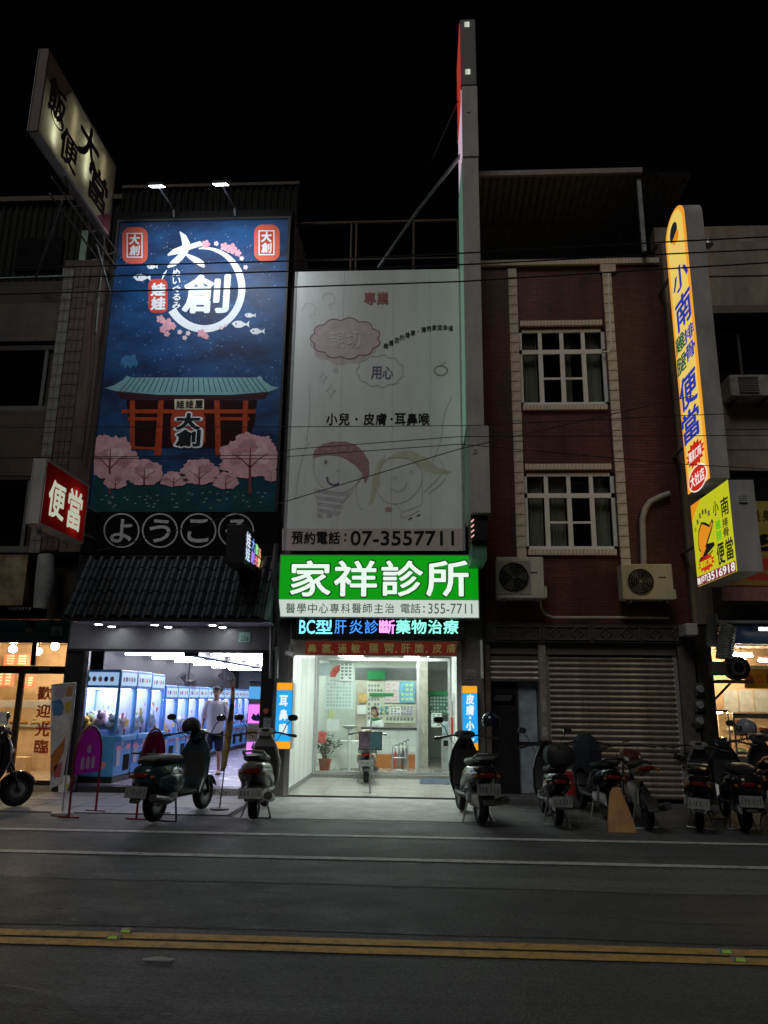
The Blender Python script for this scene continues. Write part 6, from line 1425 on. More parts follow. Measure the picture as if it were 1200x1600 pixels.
# stainless counter with food
inox = mat('stainless', (.55, .55, .54), rough=.22, metal=.9, noise=.15)
Yq = 13.55
t = thing('food_counter', 'stainless food counter with glass top case and trays of dishes', 'food counter', (xs(1190, Yq), Yq, .03))
c0, c1 = xs(1141, Yq), HX1-.5
box('base_cabinet', c0, c1, Yq, Yq+.8, .03, zat(1182, Yq, 1170), inox, t); box('front_lip', c0-.02, c1, Yq-.03, Yq, zat(1190, Yq, 1170), zat(1183, Yq, 1170), inox, t)
z0 = zat(1181, Yq, 1170); z1 = zat(1118, Yq, 1170)
B().tube([(c0, Yq-.02, z1), (c1, Yq-.02, z1)], .05, 10).build('hood_roll', inox, t); box('hood_top', c0, c1, Yq+.0, Yq+.6, z1-.02, z1+.03, inox, t); box('shelf', c0+.05, c1, Yq+.1, Yq+.5, (z0+z1)/2, (z0+z1)/2+.02, inox, t)
for xx in (c0+.02, c0+1.3): box('post', xx, xx+.03, Yq, Yq+.03, z0, z1, inox, t)
box('glass_front', c0+.05, c1, Yq+.0, Yq+.006, z0+.02, z1-.05, glass('case_glass'), t)
rnd = random.Random(9); foods = [mat('stall_food_%d' % i, c_, rough=.35, noise=.4, scale=18) for i, c_ in enumerate(((.60, .26, .06), (.45, .12, .05), (.62, .45, .12), (.20, .26, .06), (.65, .60, .50), (.35, .10, .12)))]
for k in range(6):
    for r in range(2):
        xx = c0+.16+k*.27; yy = Yq+.16+.3*r; zb_ = z0+.01 if r == 0 else (z0+z1)/2+.02
        box('tray', xx-.11, xx+.11, yy-.12, yy+.12, zb_, zb_+.05, inox, t); B().ball((xx, yy, zb_+.055), .095, .10, .055, 10, 6).build('dish', foods[rnd.randrange(6)], t, smooth=True)
t2 = thing('glass_food_case', 'small glass case with warm light at the corner of the stall', 'display case', (xs(1120, 13.6), 13.6, .03)); e0, e1 = xs(1105, 13.5), xs(1137, 13.5); y0_, y1_ = 13.5, 13.95; q0, q1 = zat(1178, 13.5, 1120), zat(1112, 13.5, 1120)
box('cabinet', e0, e1, y0_, y1_, .03, q0, mat('case_white', (.55, .52, .46), rough=.4), t2); box('roof', e0, e1, y0_, y1_, q1, q1+.03, inox, t2); box('back', e0+.02, e1-.02, y1_-.02, y1_, q0, q1, cream2, t2)
for xx in (e0, e1-.02): box('post', xx, xx+.02, y0_, y0_+.02, q0, q1, inox, t2)
box('glass_front', e0+.02, e1-.02, y0_+.0, y0_+.006, q0, q1, glass('case_glass'), t2); box('lamp_strip', e0+.05, e1-.05, y0_+.15, y0_+.2, q1-.03, q1-.01, stube, t2)
for k in range(3): B().ball((e0+.08+k*.1, y0_+.2, q0+.04), .05, .09, .04, 8, 5).build('dish', foods[k], t2, smooth=True)
pbox('pickle_box', 1147, 1125, 1164, 1150, Yq+.35, .15, mat('terracotta_box', (.42, .16, .09), rough=.5), t)
# duct and blower
t = thing('exhaust_duct', 'silver corrugated exhaust duct bending down over the stall corner', 'duct', at(1130, 1030, 13.0)); n = 26; pts = []
for i in range(n+1): u = i/n; q = at(1139-12*u if u < .5 else 1133-2*(u-.5), 978+52*u, 12.9); pts.append(q)
B().tube(pts, [.13+.012*(i % 2) for i in range(n+1)], 14).build('flexible_pipe', mat('foil', (.45, .48, .47), rough=.35, metal=.6, noise=.3), t, smooth=False); B().tube([at(1112, 960, 13.0), at(1112, 1010, 13.0)], .09, 12).build('flue', mat('flue_grey', (.34, .34, .36), rough=.4, metal=.5), t)
t = thing('exhaust_blower', 'dark scroll blower hanging beside the stall duct', 'blower', at(1150, 1062, 12.9)); c_ = at(1150, 1044, 12.9)
B().lathe([(.16, -.12), (.19, -.10), (.19, .10), (.16, .12)], c_, 20, 'Y').build('scroll', mat('blower_black', (.03, .03, .03), rough=.4, metal=.4), t, smooth=True); B().torus(c_+Vector((0, -.12, 0)), .10, .015, 'Y', 18, 6).build('inlet_ring', steel, t); B().lathe([(.09, -.115), (.001, -.115)], c_, 16, 'Y').build('inlet', dark, t)
box('outlet', c_.x-.42, c_.x-.05, c_.y-.08, c_.y+.08, c_.z-.12, c_.z+.10, mat('blower_grey', (.20, .19, .18), rough=.45, metal=.4), t, bevel=.01); box('cradle', c_.x-.3, c_.x+.22, c_.y-.1, c_.y+.3, c_.z-.24, c_.z-.19, rust, t)
for zz_ in (-.2,): B().tube([c_+Vector((0, .2, -.2)), (c_.x-.2, YF, c_.z-.5)], .02, 6).build('strut', rust, t)
# meters and lamps on the corner pier
for k, py in enumerate((1077, 1102, 1127)):
    p = at(1094, py, YF-.12); t = thing('electric_meter', 'round glass electric meter on the dark corner pier', 'meter', (p.x, p.y, p.z-.07), 0, 'meters on the corner pier')
    box('backplate', p.x-.07, p.x+.07, YF-.09, YF-.05, p.z-.1, p.z+.1, mat('meter_plate', (.10, .10, .10)), t); B().lathe([(.065, .03), (.065, -.02), (.05, -.04), (.001, -.045)], p, 14, 'Y').build('glass_cover', mat('meter_glass', (.30, .32, .32), rough=.15), t, smooth=True)
p = at(1080, 985, 12.9); o = B().box(p.x-.08, p.x+.12, 12.9, 13.3, p.z-.08, p.z+.12).build('junction_box', signgrey, bevel=.02); tag(o, 'pale junction box above the corner pier of the stall', 'junction box')

# ================================================================== OVERHEAD CABLES
def cable(pts, Y, r, label, m=None):
    P_ = [at(x, y, Y) for x, y in pts]; q = [P_[0]+(P_[0]-P_[1])*1.0]+P_+[P_[-1]+(P_[-1]-P_[-2])*1.0]
    o = B().tube(q, r, 6).build('overhead_cable', m or cbm, smooth=True); tag(o, label, 'cable', 'overhead cables along the street')
cable([(-40, 421), (181, 415), (445, 408), (735, 395), (1060, 377), (1240, 368)], 10.2, .011, 'topmost thick black cable crossing before both billboards')
cable([(-40, 437), (181, 431), (445, 424), (735, 413), (1060, 396), (1240, 388)], 10.2, .011, 'middle thick black cable crossing before both billboards')
cable([(-40, 461), (181, 455), (445, 449), (718, 440), (1060, 419), (1240, 408)], 10.2, .011, 'lowest thick black cable of the three, crossing the red seal')
cable([(-40, 668), (160, 667), (445, 667), (735, 665), (1050, 650), (1240, 642)], 10.6, .006, 'thin cable crossing below the black clinic headings')
cable([(130, 714), (432, 711), (455, 702), (720, 682), (1060, 681), (1240, 680)], 10.6, .006, 'thin cable crossing the red hair of the drawn boy')
cable([(130, 716), (432, 717), (455, 713), (720, 694), (1060, 725), (1240, 735)], 10.6, .006, 'thin cable just below the one across the drawn hair')
cable([(300, 822), (448, 783), (716, 702), (900, 660)], 10.9, .007, 'thin slanting cable climbing across the drawn children')
o = B().tube([at(432, 850, 13.0), at(428, 900, 13.0), at(434, 960, 13.0), at(430, 1010, 13.1)], .05, 10).build('conduit', mat('conduit_dark', (.06, .06, .065), rough=.4), smooth=True); tag(o, 'dark conduit on the gap between arcade and clinic', 'conduit')
for k, px_ in enumerate((424, 433)):
    o = B().tube([at(px_, 958, 13.2), at(px_-1, 1060, 13.2)], .03, 8).build('wall_conduit', steel, smooth=True); tag(o, ['steel conduit on the arcade side of the clinic pier', 'steel conduit close against the clinic pier'][k], 'conduit')
o = B().tube([at(752, 1000, 13.25), at(754, 1060, 13.25)], .025, 8).build('wall_conduit', whitep, smooth=True); tag(o, 'short white conduit where the clinic meets the red house', 'conduit')
p = at(453, 1022, 13.1); t = thing('security_camera', 'small pale security camera at the top of the clinic pier', 'camera', (p.x, p.y, p.z-.05)); B().tube([p+Vector((-.07, .05, .02)), p+Vector((.08, -.06, -.02))], .035, 10).build('body', whitep, t); B().tube([p, p+Vector((-.05, .25, .1))], .012, 6).build('bracket', whitep, t)

# ================================================================== SCOOTERS
tyrem = mat('tyre', (.012, .012, .012), rough=.8, noise=.2); rimm = mat('rim', (.08, .08, .085), rough=.35, metal=.7); seatm = mat('seat_vinyl', (.014, .014, .015), rough=.5); plas = mat('black_plastic', (.018, .018, .019), rough=.55); chrome = mat('chrome', (.3, .3, .3), rough=.15, metal=1, noise=0)
platem = mat('plate_white', (.17, .17, .165), rough=.5, noise=.5, scale=12); plink = mat('plate_marks', (.06, .07, .08), rough=.6); redlens = mat('red_lens', (.12, .008, .008), rough=.15); amber = mat('amber_lens', (.22, .08, .01), rough=.15); clearl = mat('clear_lens', (.55, .57, .58), rough=.08)
def sring(x, z, hw, hh, p=.75, n=18, cy=0):
    o = []
    for j in range(n):
        a = 2*pi*j/n; c, s = cos(a), sin(a)
        o.append((x, cy+hw*math.copysign(abs(c)**p, c), z+hh*math.copysign(abs(s)**p, s)))
    return o
def hring(z, x, tx, wy, p=.7, n=18):
    o = []
    for j in range(n):
        a = 2*pi*j/n; c, s = cos(a), sin(a)
        o.append((x+tx*math.copysign(abs(c)**p, c), wy*math.copysign(abs(s)**p, s), z))
    return o
def wheel(t, x, r=.235, w=.055):
    rm = B().lathe([(r*.62, -.035), (r*.70, -.04), (r*.70, .04), (r*.62, .035)], (x, 0, r+.01), 20, 'Y').lathe([(.045, -.06), (.045, .06)], (x, 0, r+.01), 10, 'Y')
    for i in range(5):
        a = 2*pi*i/5; rm.tube([(x+.03*cos(a), 0, r+.01+.03*sin(a)), (x+r*.66*cos(a), 0, r+.01+r*.66*sin(a))], .016, 6)
    wh_ = rm.build('wheel', rimm, t, smooth=True)
    B().torus((x, 0, r+.01), r-w, w, 'Y', 26, 10).build('tyre', tyrem, wh_, smooth=True); B().lathe([(r*.45, -.03), (r*.45, -.036), (r*.15, -.036)], (x, 0, r+.01), 18, 'Y').build('brake_disc', steel, wh_)
def scooter(label, px, py, head, body, accent=None, retro=False, topbox=None, z=.01, scale=1.0, slim=False, lean=0, rough=.22, plate=True, mirror=True, X=None, Y=None, cat='scooter', carrier=False):
    """px,py = photo pixel where the rear wheel touches the ground; head = heading, degrees from +X"""
    g = gnd(px, py, z) if X is None else Vector((X, Y, z))
    t = thing('motorcycle' if slim else 'scooter', label, 'motorcycle' if slim else cat, (g.x, g.y, z), radians(head), 'two-wheelers parked before the shops')
    t.scale = (scale*1.03, scale*(1.2 if px < 800 else 1.08), scale*1.03); t.rotation_euler = (radians(lean), 0, radians(head)); ORG[t] = Vector((0, 0, 0))
    accent = accent or body; wb_ = 1.24; r = .235 if not slim else .28
    wheel(t, 0, r, .055 if not slim else .04); wheel(t, wb_, r, .052 if not slim else .04)
    if retro:
        B().loft([sring(-.36, .60, .07, .07), sring(-.30, .60, .15, .13), sring(-.12, .56, .21, .19), sring(.10, .55, .225, .21), sring(.30, .55, .20, .20), sring(.46, .56, .13, .16), sring(.52, .56, .09, .12)]).build('rear_body', body, t, smooth=True)
        B().loft([sring(-.30, .76, .10, .03), sring(-.22, .78, .15, .05), sring(.1, .79, .16, .055), sring(.34, .78, .14, .05), sring(.48, .75, .08, .03)]).build('seat', seatm, t, smooth=True)
        B().loft([hring(.30, .78, .03, .18), hring(.50, .90, .03, .21), hring(.75, .95, .035, .21), hring(.90, .98, .04, .16), hring(1.0, .99, .05, .10)]).build('leg_shield', body, t, smooth=True)
        B().loft([hring(.38, .85, .012, .15), hring(.60, .90, .012, .17), hring(.82, .93, .012, .15)]).build('inner_shield', plas, t, smooth=True)
        B().loft([sring(.88, 1.03, .06, .05), sring(.96, 1.05, .10, .075), sring(1.06, 1.05, .09, .075), sring(1.12, 1.05, .07, .065)]).build('headset', body, t, smooth=True)
        B().lathe([(.065, 1.115), (.06, 1.14), (.03, 1.155), (.001, 1.158)], (0, 0, 1.05), 16, 'X').build('headlight', clearl, t, smooth=True)
        for s in (-1, 1): B().loft([sring(-.24, .52, .01, .06, cy=s*.17), sring(-.1, .50, .035, .11, cy=s*.205), sring(.12, .49, .035, .12, cy=s*.215), sring(.3, .49, .01, .07, cy=s*.18)]).build('side_panel', accent, t, smooth=True)
    elif slim:
        B().loft([sring(-.40, .86, .03, .03), sring(-.25, .82, .08, .05), sring(.0, .76, .09, .07), sring(.25, .74, .10, .07)]).build('tail', body, t, smooth=True)
        B().loft([sring(-.28, .88, .09, .03), sring(.0, .86, .12, .05), sring(.35, .82, .12, .05), sring(.48, .84, .08, .03)]).build('seat', seatm, t, smooth=True)
        B().loft([sring(.40, .84, .08, .08), sring(.55, .88, .14, .10), sring(.75, .90, .14, .11), sring(.88, .88, .08, .07)]).build('fuel_tank', accent, t, smooth=True)
        B().loft([sring(.30, .42, .10, .12), sring(.50, .42, .14, .16), sring(.72, .44, .11, .13)]).build('engine', mat('engine_grey', (.10, .10, .10), rough=.4, metal=.5), t, smooth=True)
        B().tube([(.9, 0, .92), (.75, 0, .62), (.7, 0, .30), (.25, 0, .32), (.1, 0, .60)], .025, 8).build('frame', plas, t); B().tube([(0, .09, r), (.35, .09, .36)], .022, 6).build('swingarm', steel, t)
        B().lathe([(.09, 1.02), (.085, 1.05), (.04, 1.075), (.001, 1.08)], (0, 0, .92), 16, 'X').build('headlight', clearl, t, smooth=True)
    else:
        B().loft([sring(-.42, .74, .04, .03), sring(-.34, .70, .10, .08), sring(-.16, .64, .155, .13), sring(.06, .60, .18, .17), sring(.28, .55, .175, .18), sring(.42, .48, .15, .14), sring(.48, .42, .13, .08)]).build('rear_body', body, t, smooth=True)
        B().loft([sring(-.36, .82, .08, .02), sring(-.22, .82, .125, .045), sring(.0, .79, .15, .055), sring(.12, .77, .145, .05), sring(.32, .77, .13, .05), sring(.46, .74, .07, .03)]).build('seat', seatm, t, smooth=True)
        B().loft([hring(.28, .84, .04, .16), hring(.45, .93, .06, .20), hring(.66, 1.02, .07, .20), hring(.86, 1.02, .075, .16), hring(.98, .98, .07, .11), hring(1.04, .95, .05, .08)]).build('leg_shield', body, t, smooth=True)
        B().loft([hring(.42, .84, .012, .16), hring(.66, .92, .012, .16), hring(.88, .92, .012, .12)]).build('inner_shield', plas, t, smooth=True)
        B().loft([sring(.86, 1.06, .08, .03), sring(.94, 1.09, .13, .055), sring(1.02, 1.07, .10, .05), sring(1.07, 1.03, .06, .03)]).build('headset', accent, t, smooth=True)
        B().loft([sring(1.05, .80, .10, .05), sring(1.10, .80, .09, .05), sring(1.13, .79, .05, .03)]).build('headlight', clearl, t, smooth=True)
        for s in (-1, 1): B().loft([sring(-.38, .66, .01, .03, cy=s*.11), sring(-.1, .60, .02, .06, cy=s*.17), sring(.2, .50, .02, .05, cy=s*.178), sring(.4, .40, .01, .02, cy=s*.15)]).build('side_panel', accent, t, smooth=True)
        B().tube([(-.18, .12, .84), (-.40, .11, .90), (-.46, 0, .91), (-.40, -.11, .90), (-.18, -.12, .84)], .016, 8).build('grab_rail', accent if accent is not body else steel, t, smooth=True)
    if not slim:
        B().loft([sring(.36, .31, .12, .05), sring(.50, .32, .17, .045), sring(.75, .32, .17, .045), sring(.90, .36, .14, .06)]).build('floorboard', plas, t, smooth=True)
        B().loft([sring(-.12, .30, .09, .08), sring(.05, .32, .14, .11), sring(.30, .33, .12, .10), sring(.42, .33, .08, .06)]).build('engine', mat('engine_grey'), t, smooth=True)
    # front fender, fork
    fb = B(); rings = []
    for i in range(9):
        a = radians(20+i*17); rr = r+.03; rings.append([(wb_+rr*cos(a), s_*.065, r+.01+rr*sin(a)-(.02 if abs(s_) > .9 else 0)) for s_ in (-1, -.5, .5, 1)])
    fb.loft(rings, cap=False, closed=False).loft([[(x, y, z_-.008) for x, y, z_ in rg] for rg in rings], cap=False, closed=False).build('front_fender', accent, t, smooth=True)
    for s in (-1, 1): B().tube([(wb_, s*.075, r+.01), (wb_-.10, s*.07, .55), (1.0, s*.05, .86)], .02, 8).build('fork', steel if slim else plas, t)
    # handlebar, grips, mirrors
    hz = 1.06 if not slim else 1.04; hx = .90
    B().tube([(hx-.06, -.34, hz-.02), (hx, -.16, hz+.02), (hx+.02, 0, hz), (hx, .16, hz+.02), (hx-.06, .34, hz-.02)], .013, 8).build('handlebar', plas, t, smooth=True)
    for s in (-1, 1):
        B().tube([(hx-.055, s*.30, hz-.012), (hx-.075, s*.40, hz-.03)], .019, 8).build('grip', plas, t)
        B().tube([(hx+.02, s*.25, hz), (hx+.05, s*.38, hz-.01)], .006, 5).build('brake_lever', chrome, t)
        if mirror:
            mr = B().tube([(hx-.02, s*.22, hz+.01), (hx+.02, s*.26, hz+.13), (hx-.01, s*.33, hz+.20)], .006, 6).build('mirror', plas, t)
            B().loft([sring(hx+.015, hz+.23, .03, .02, cy=s*.34), sring(hx+.0, hz+.23, .065, .045, cy=s*.34), sring(hx-.012, hz+.23, .06, .04, cy=s*.34)]).build('mirror_glass', chrome, mr, smooth=True)
    for s in (-1, 1):       # control cables and rear shocks
        B().tube([(hx+.02, s*.20, hz+.0), (hx+.14, s*.16, hz-.06), (hx+.13, s*.06, hz-.20), (hx+.08, s*.03, hz-.32)], .005, 5).build('control_cable', plas, t, smooth=True)
    B().tube([(-.02, .14, .28), (-.08, .13, .52)], .022, 8).build('shock_absorber', steel, t)
    B().lathe([(.05, 0), (.05, .012), (.001, .014)], (hx-.01, 0, hz+.055), 14).build('speedometer', mat('dial_glass', (.03, .035, .04), rough=.1), t)
    # tail, plate, fender, exhaust, stand
    pz = .42+random.Random(px+1).uniform(-.05, .10)*(0 if retro else 1); tz = .60 if not retro else .56; tx = -.40 if not retro else -.37
    if slim: tz, tx = .78, -.42
    B().loft([sring(tx+.06, tz+.05, .09, .035), sring(tx-.005, tz+.05, .085, .032), sring(tx-.02, tz+.05, .06, .02)]).build('tail_light', redlens, t, smooth=True)
    for s in (-1, 1): B().ball((tx+.02, s*.13, tz+.03), .03, .025, .025, 8, 6).build('indicator', amber, t, smooth=True)
    B().loft([sring(-.12, .46, .05, .02), sring(-.34, .44, .075, .015), sring(-.46, .33, .07, .01), sring(-.48, .30, .06, .008)]).build('rear_fender', plas, t, smooth=True)
    if plate:
        R = Matrix.Translation((-.455, 0, pz)) @ Matrix.Rotation(radians(14+random.Random(px+2).uniform(-8, 14)), 4, 'Y')
        pl_ = B().box(-.006, .004, -.13, .13, -.07, .07, R).build('licence_plate', platem, t)
        mk = B(); rr = random.Random(px)
        for i in range(6):
            y0 = -.105+i*.037+(.01 if i > 2 else 0); mk.box(-.0085, -.0062, y0, y0+.022, -.035, .03, R) if rr.random() < .5 else mk.box(-.0085, -.0062, y0, y0+.012, -.035, .03, R)
        stuff(mk.build('plate_marks', plink, pl_))
    B().tube([(.25, -.12, .28), (.05, -.16, .27), (-.1, -.19, .30), (-.42, -.19, .36)], [.02, .03, .055, .05], 10).build('exhaust', mat('exhaust_steel', (.16, .16, .16), rough=.3, metal=.8), t, smooth=True)
    st = B(); 
    for s in (-1, 1): st.tube([(.30, s*.10, .26), (.22, s*.17, -.0)], .012, 6)
    st.tube([(.22, -.17, .0), (.22, .17, .0)], .012, 6).build('stand', steel, t)
    if topbox:
        B().loft([sring(-.52, 1.0, .12, .10), sring(-.47, 1.0, .19, .15), sring(-.20, 1.0, .20, .155), sring(-.14, 1.0, .13, .11)]).build('top_box', topbox, t, smooth=True)
    if carrier: B().tube([(-.2, .1, .86), (-.45, .1, .88), (-.45, -.1, .88), (-.2, -.1, .86)], .012, 6).build('carrier', chrome, t)
    return t
def helmet(loc, label, col, rz=0, r=.135):
    t = thing('helmet', label, 'helmet', loc, rz, 'helmets hung on scooters', local=True)
    rings = []
    for i in range(11):
        a = pi*.5*(i/10)*1.35-pi*.5*.35; q = r*cos(a) if i < 10 else .01
        rings.append([(q*1.08*cos(2*pi*j/20), q*.95*sin(2*pi*j/20), r*.62+r*sin(a)) for j in range(20)])
    B().loft(rings).build('shell', col, t, smooth=True)
    vb = B(); V_ = []
    for z_ in (.35, .80): V_ += [(r*1.10*cos(a)*(1 if z_ < .5 else .95), r*.99*sin(a)*(1 if z_ < .5 else .95), r*z_+.01) for a in [radians(-75+i*15) for i in range(11)]]
    vb.add(V_, [(i, i+1, 12+i, 11+i) for i in range(10)]).build('visor', mat('visor_dark', (.02, .02, .025), rough=.05), t, smooth=True)
    B().tube([(0, r*.85, .03), (0, 0, -.09), (0, -r*.85, .03)], .008, 5).build('chin_strap', plas, t)
    return t
paintT = mat('paint_teal', (.013, .038, .046), rough=.25, noise=.12, coat=.6); paintW = mat('paint_pearl', (.20, .20, .195), rough=.3, noise=.1, coat=.5); paintK = mat('paint_black', (.012, .012, .014), rough=.2, noise=.1, coat=.7); paintS = mat('paint_silver', (.09, .095, .095), rough=.3, metal=.5, noise=.1); paintG = mat('paint_darkgrey', (.012, .013, .015), rough=.25, noise=.1, coat=.5)
s1 = scooter('black scooter parked before the lunch shop door', 0, 0, 44, paintK, mat('paint_grey', (.035, .035, .04), rough=.2, coat=.6), X=gnd(34, 1262).x-1.0, Y=gnd(34, 1262).y-.95)
s2 = scooter('teal retro scooter with rounded tail parked before the arcade', 240, 1286, 77, paintT, mat('paint_teal_light', (.035, .08, .092), rough=.25, coat=.6), retro=True, carrier=True)
s3 = scooter('pearl grey scooter seen from behind beside the three-character light box', 396, 1282, 95, paintW, mat('paint_grey2', (.24, .24, .235), rough=.3, coat=.4))
s4 = scooter('small dark scooter with pale seat parked on the clinic porch', 572, 1224, 93, paintG, mat('paint_cream', (.45, .38, .30), rough=.4), z=.045, scale=.82, mirror=False)
s5 = scooter('black scooter with silver tail panels and a helmet on its mirror', 752, 1289, 99, paintK, paintS)
s6 = scooter('dark scooter with a black top box beside the red bucket', 872, 1292, 90, paintG, paintK, topbox=plas, scale=.90)
s7 = scooter('black scooter with dark jacket over its bars behind the orange board', 950, 1283, 96, paintK, paintG, plate=False, mirror=False, scale=.92)
s8 = scooter('slim motorcycle with pale front panels beside the orange board', 1015, 1298, 86, paintW, mat('paint_maroon', (.05, .012, .012), rough=.3, coat=.5), slim=True, plate=False, mirror=False, lean=-4, scale=.94)
s9 = scooter('dark scooter with white lower plate before the potted shrub', 1094, 1298, 70, paintG, mat('paint_pearl2', (.16, .155, .15), rough=.35), mirror=False, lean=3, scale=.92)
s10 = scooter('black rounded scooter with a pale helmet before the food stall', 1166, 1300, 80, paintK, paintG, scale=.98, retro=True)
s11 = scooter('black scooter behind the others before the stainless counter', 1215, 1296, 74, paintK, mat('paint_grey'))
from mathutils import Euler
def on(t, x, y, z): return Matrix.LocRotScale(t.location, t.rotation_euler, t.scale) @ Vector((x, y, z))
helmet(on(s2, .90, .06, 1.08), 'black open helmet hung on the mirror of the teal scooter', plas, radians(60))
helmet(on(s5, .90, -.33, 1.20), 'dark navy helmet on the mirror before the blue light box', mat('helmet_navy', (.01, .015, .04), rough=.15, coat=.5), radians(200))
helmet(on(s10, .90, -.30, 1.18), 'pale grey helmet resting on the black scooter by the stall', mat('helmet_grey', (.22, .23, .25), rough=.25), radians(150))
# jacket over the bars
c_ = on(s7, .92, 0, 1.05); rings = []
for i in range(9):
    u = i/8; zc = c_.z+.14-.55*u+.03*sin(u*7); rings.append([(c_.x+(.06+.17*min(1, u*2.5)+.035*sin(3*a+u*4)-.05*u*u)*cos(a), c_.y+(.05+.07*min(1, u*2.5)+.025*sin(4*a+2*u))*sin(a), zc+.05*u*sin(5*a)) for a in [2*pi*j/22 for j in range(22)]])
o = B().loft(rings).build('draped_jacket', mat('jacket_navy', (.018, .022, .03), rough=.85, noise=.3, scale=9, bump=.3, bscale=30), smooth=True); tag(o, 'dark jacket draped over the handlebars of a parked scooter', 'jacket')

# ================================================================== SMALL THINGS ON THE PAVEMENT
def arch_sign(px0, py0, px1, py1, pyt, label, pm):
    """tubular arch on two feet with a printed panel in its head"""
    g0, g1 = gnd(px0, py0, .01), gnd(px1, py1, .01); d = Vector((.12, .60, 0)); g1 = g0+d; wd = d.length; ang = atan2(d.y, d.x); H_ = at(px0, pyt, g0.y).z
    t = thing('arch_sign', label, 'sign', (*((g0+g1)/2).xy, .01), ang, 'red arch signs before the arcade'); h = wd/2; rt = mat('arch_red', (.16, .012, .02), rough=.35)
    pts = [(-h, 0, 0), (-h, 0, H_-h*1.4)]+[(-h*cos(a), 0, H_-h*1.4+h*1.4*sin(a)) for a in [pi*i/16 for i in range(1, 16)]]+[(h, 0, H_-h*1.4), (h, 0, 0)]
    B().tube(pts, .016, 8).build('arch_tube', rt, t, smooth=True); B().tube([(-h, -.16, .01), (-h, .16, .01)], .014, 6).build('foot', rt, t); B().tube([(h, -.16, .01), (h, .16, .01)], .014, 6).build('foot', rt, t)
    zb_ = H_-h*1.4-.22; outl = [(-h+.02, 0, zb_), (h-.02, 0, zb_), (h-.02, 0, H_-h*1.4)]+[((h-.02)*cos(a), 0, H_-h*1.4+(h-.02)*1.4*sin(a)) for a in [pi*i/16 for i in range(1, 16)]]+[(-h+.02, 0, H_-h*1.4)]
    B().prism([(x, -.004, z_) for x, _, z_ in outl], (0, .008, 0)).build('panel', pm, t)
    wm = translucent('arch_print_white', (.75, .62, .78), .5)
    for sy in (-.007, .007):
        for k in range(3): x0 = -h*.55+k*h*.4; B().poly([(x0, sy, zb_+.06), (x0+h*.26, sy, zb_+.06), (x0+h*.26, sy, zb_+.20), (x0+h*.13, sy, zb_+.24), (x0, sy, zb_+.20)]).build('printed_figure', wm, t)
        B().poly([(h*.0+.05*cos(a), sy, zb_+.33+.06*sin(a)) for a in [2*pi*i/14 for i in range(14)]]).build('printed_disc', wm, t)
    return t
arch_sign(107, 1278, 146, 1258, 1136, 'red arch sign with magenta panel beside the banner stand', translucent('arch_magenta', (.62, .05, .60), .55))
arch_sign(213, 1281, 250, 1262, 1141, 'red arch sign with dark red panel behind the teal scooter', translucent('arch_darkred', (.42, .03, .16), .5))
# banner stand
g = gnd(97, 1272, .01); t = thing('banner_stand', 'leaning printed banner with blue, grey and orange figures on a pole stand', 'banner', (g.x, g.y, .01))
B().lathe([(.16, .01), (.15, .035), (.03, .05)], (g.x, g.y, 0), 18).build('base', mat('stand_grey', (.20, .20, .20)), t); Yn = g.y
B().tube([(g.x, Yn, .04), at(119, 1068, Yn)], .012, 8).build('pole', alu, t); B().tube([at(80, 1070, Yn), at(119, 1067, Yn)], .01, 6).build('top_rod', alu, t)
cloth = mat('banner_grey', (.52, .51, .51), rough=.8, noise=.4, scale=5); pr_ = [(80, 1071), (118, 1068), (114, 1120), (105, 1175), (97, 1225), (78, 1232), (79, 1160)]
B().prism([at(x, y, Yn) for x, y in pr_], (0, .006, 0)).build('cloth', cloth, t)
for pts, cc, nm in (([(81, 1096), (95, 1092), (101, 1104), (96, 1118), (84, 1118)], (.10, .22, .42), 'printed_figure'), ([(101, 1098), (112, 1094), (111, 1112), (102, 1114)], (.55, .40, .08), 'printed_figure'), ([(88, 1120), (108, 1112), (109, 1138), (95, 1150), (86, 1142)], (.58, .58, .58), 'printed_character'), ([(80, 1180), (96, 1160), (102, 1150), (100, 1172), (88, 1200), (80, 1215)], (.42, .16, .05), 'printed_figure'), ([(85, 1198), (97, 1190), (94, 1214), (84, 1214)], (.45, .10, .14), 'printed_figure'), ([(88, 1074), (102, 1073), (98, 1090), (86, 1092)], (.40, .30, .42), 'printed_figure'), ([(104, 1073), (115, 1072), (112, 1088), (103, 1088)], (.42, .22, .10), 'printed_figure')):
    art(pts, Yn, .004, mat('banner_%d%d' % (int(cc[0]*100), int(cc[2]*100)), cc, rough=.8, noise=.3, scale=9), t, nm)
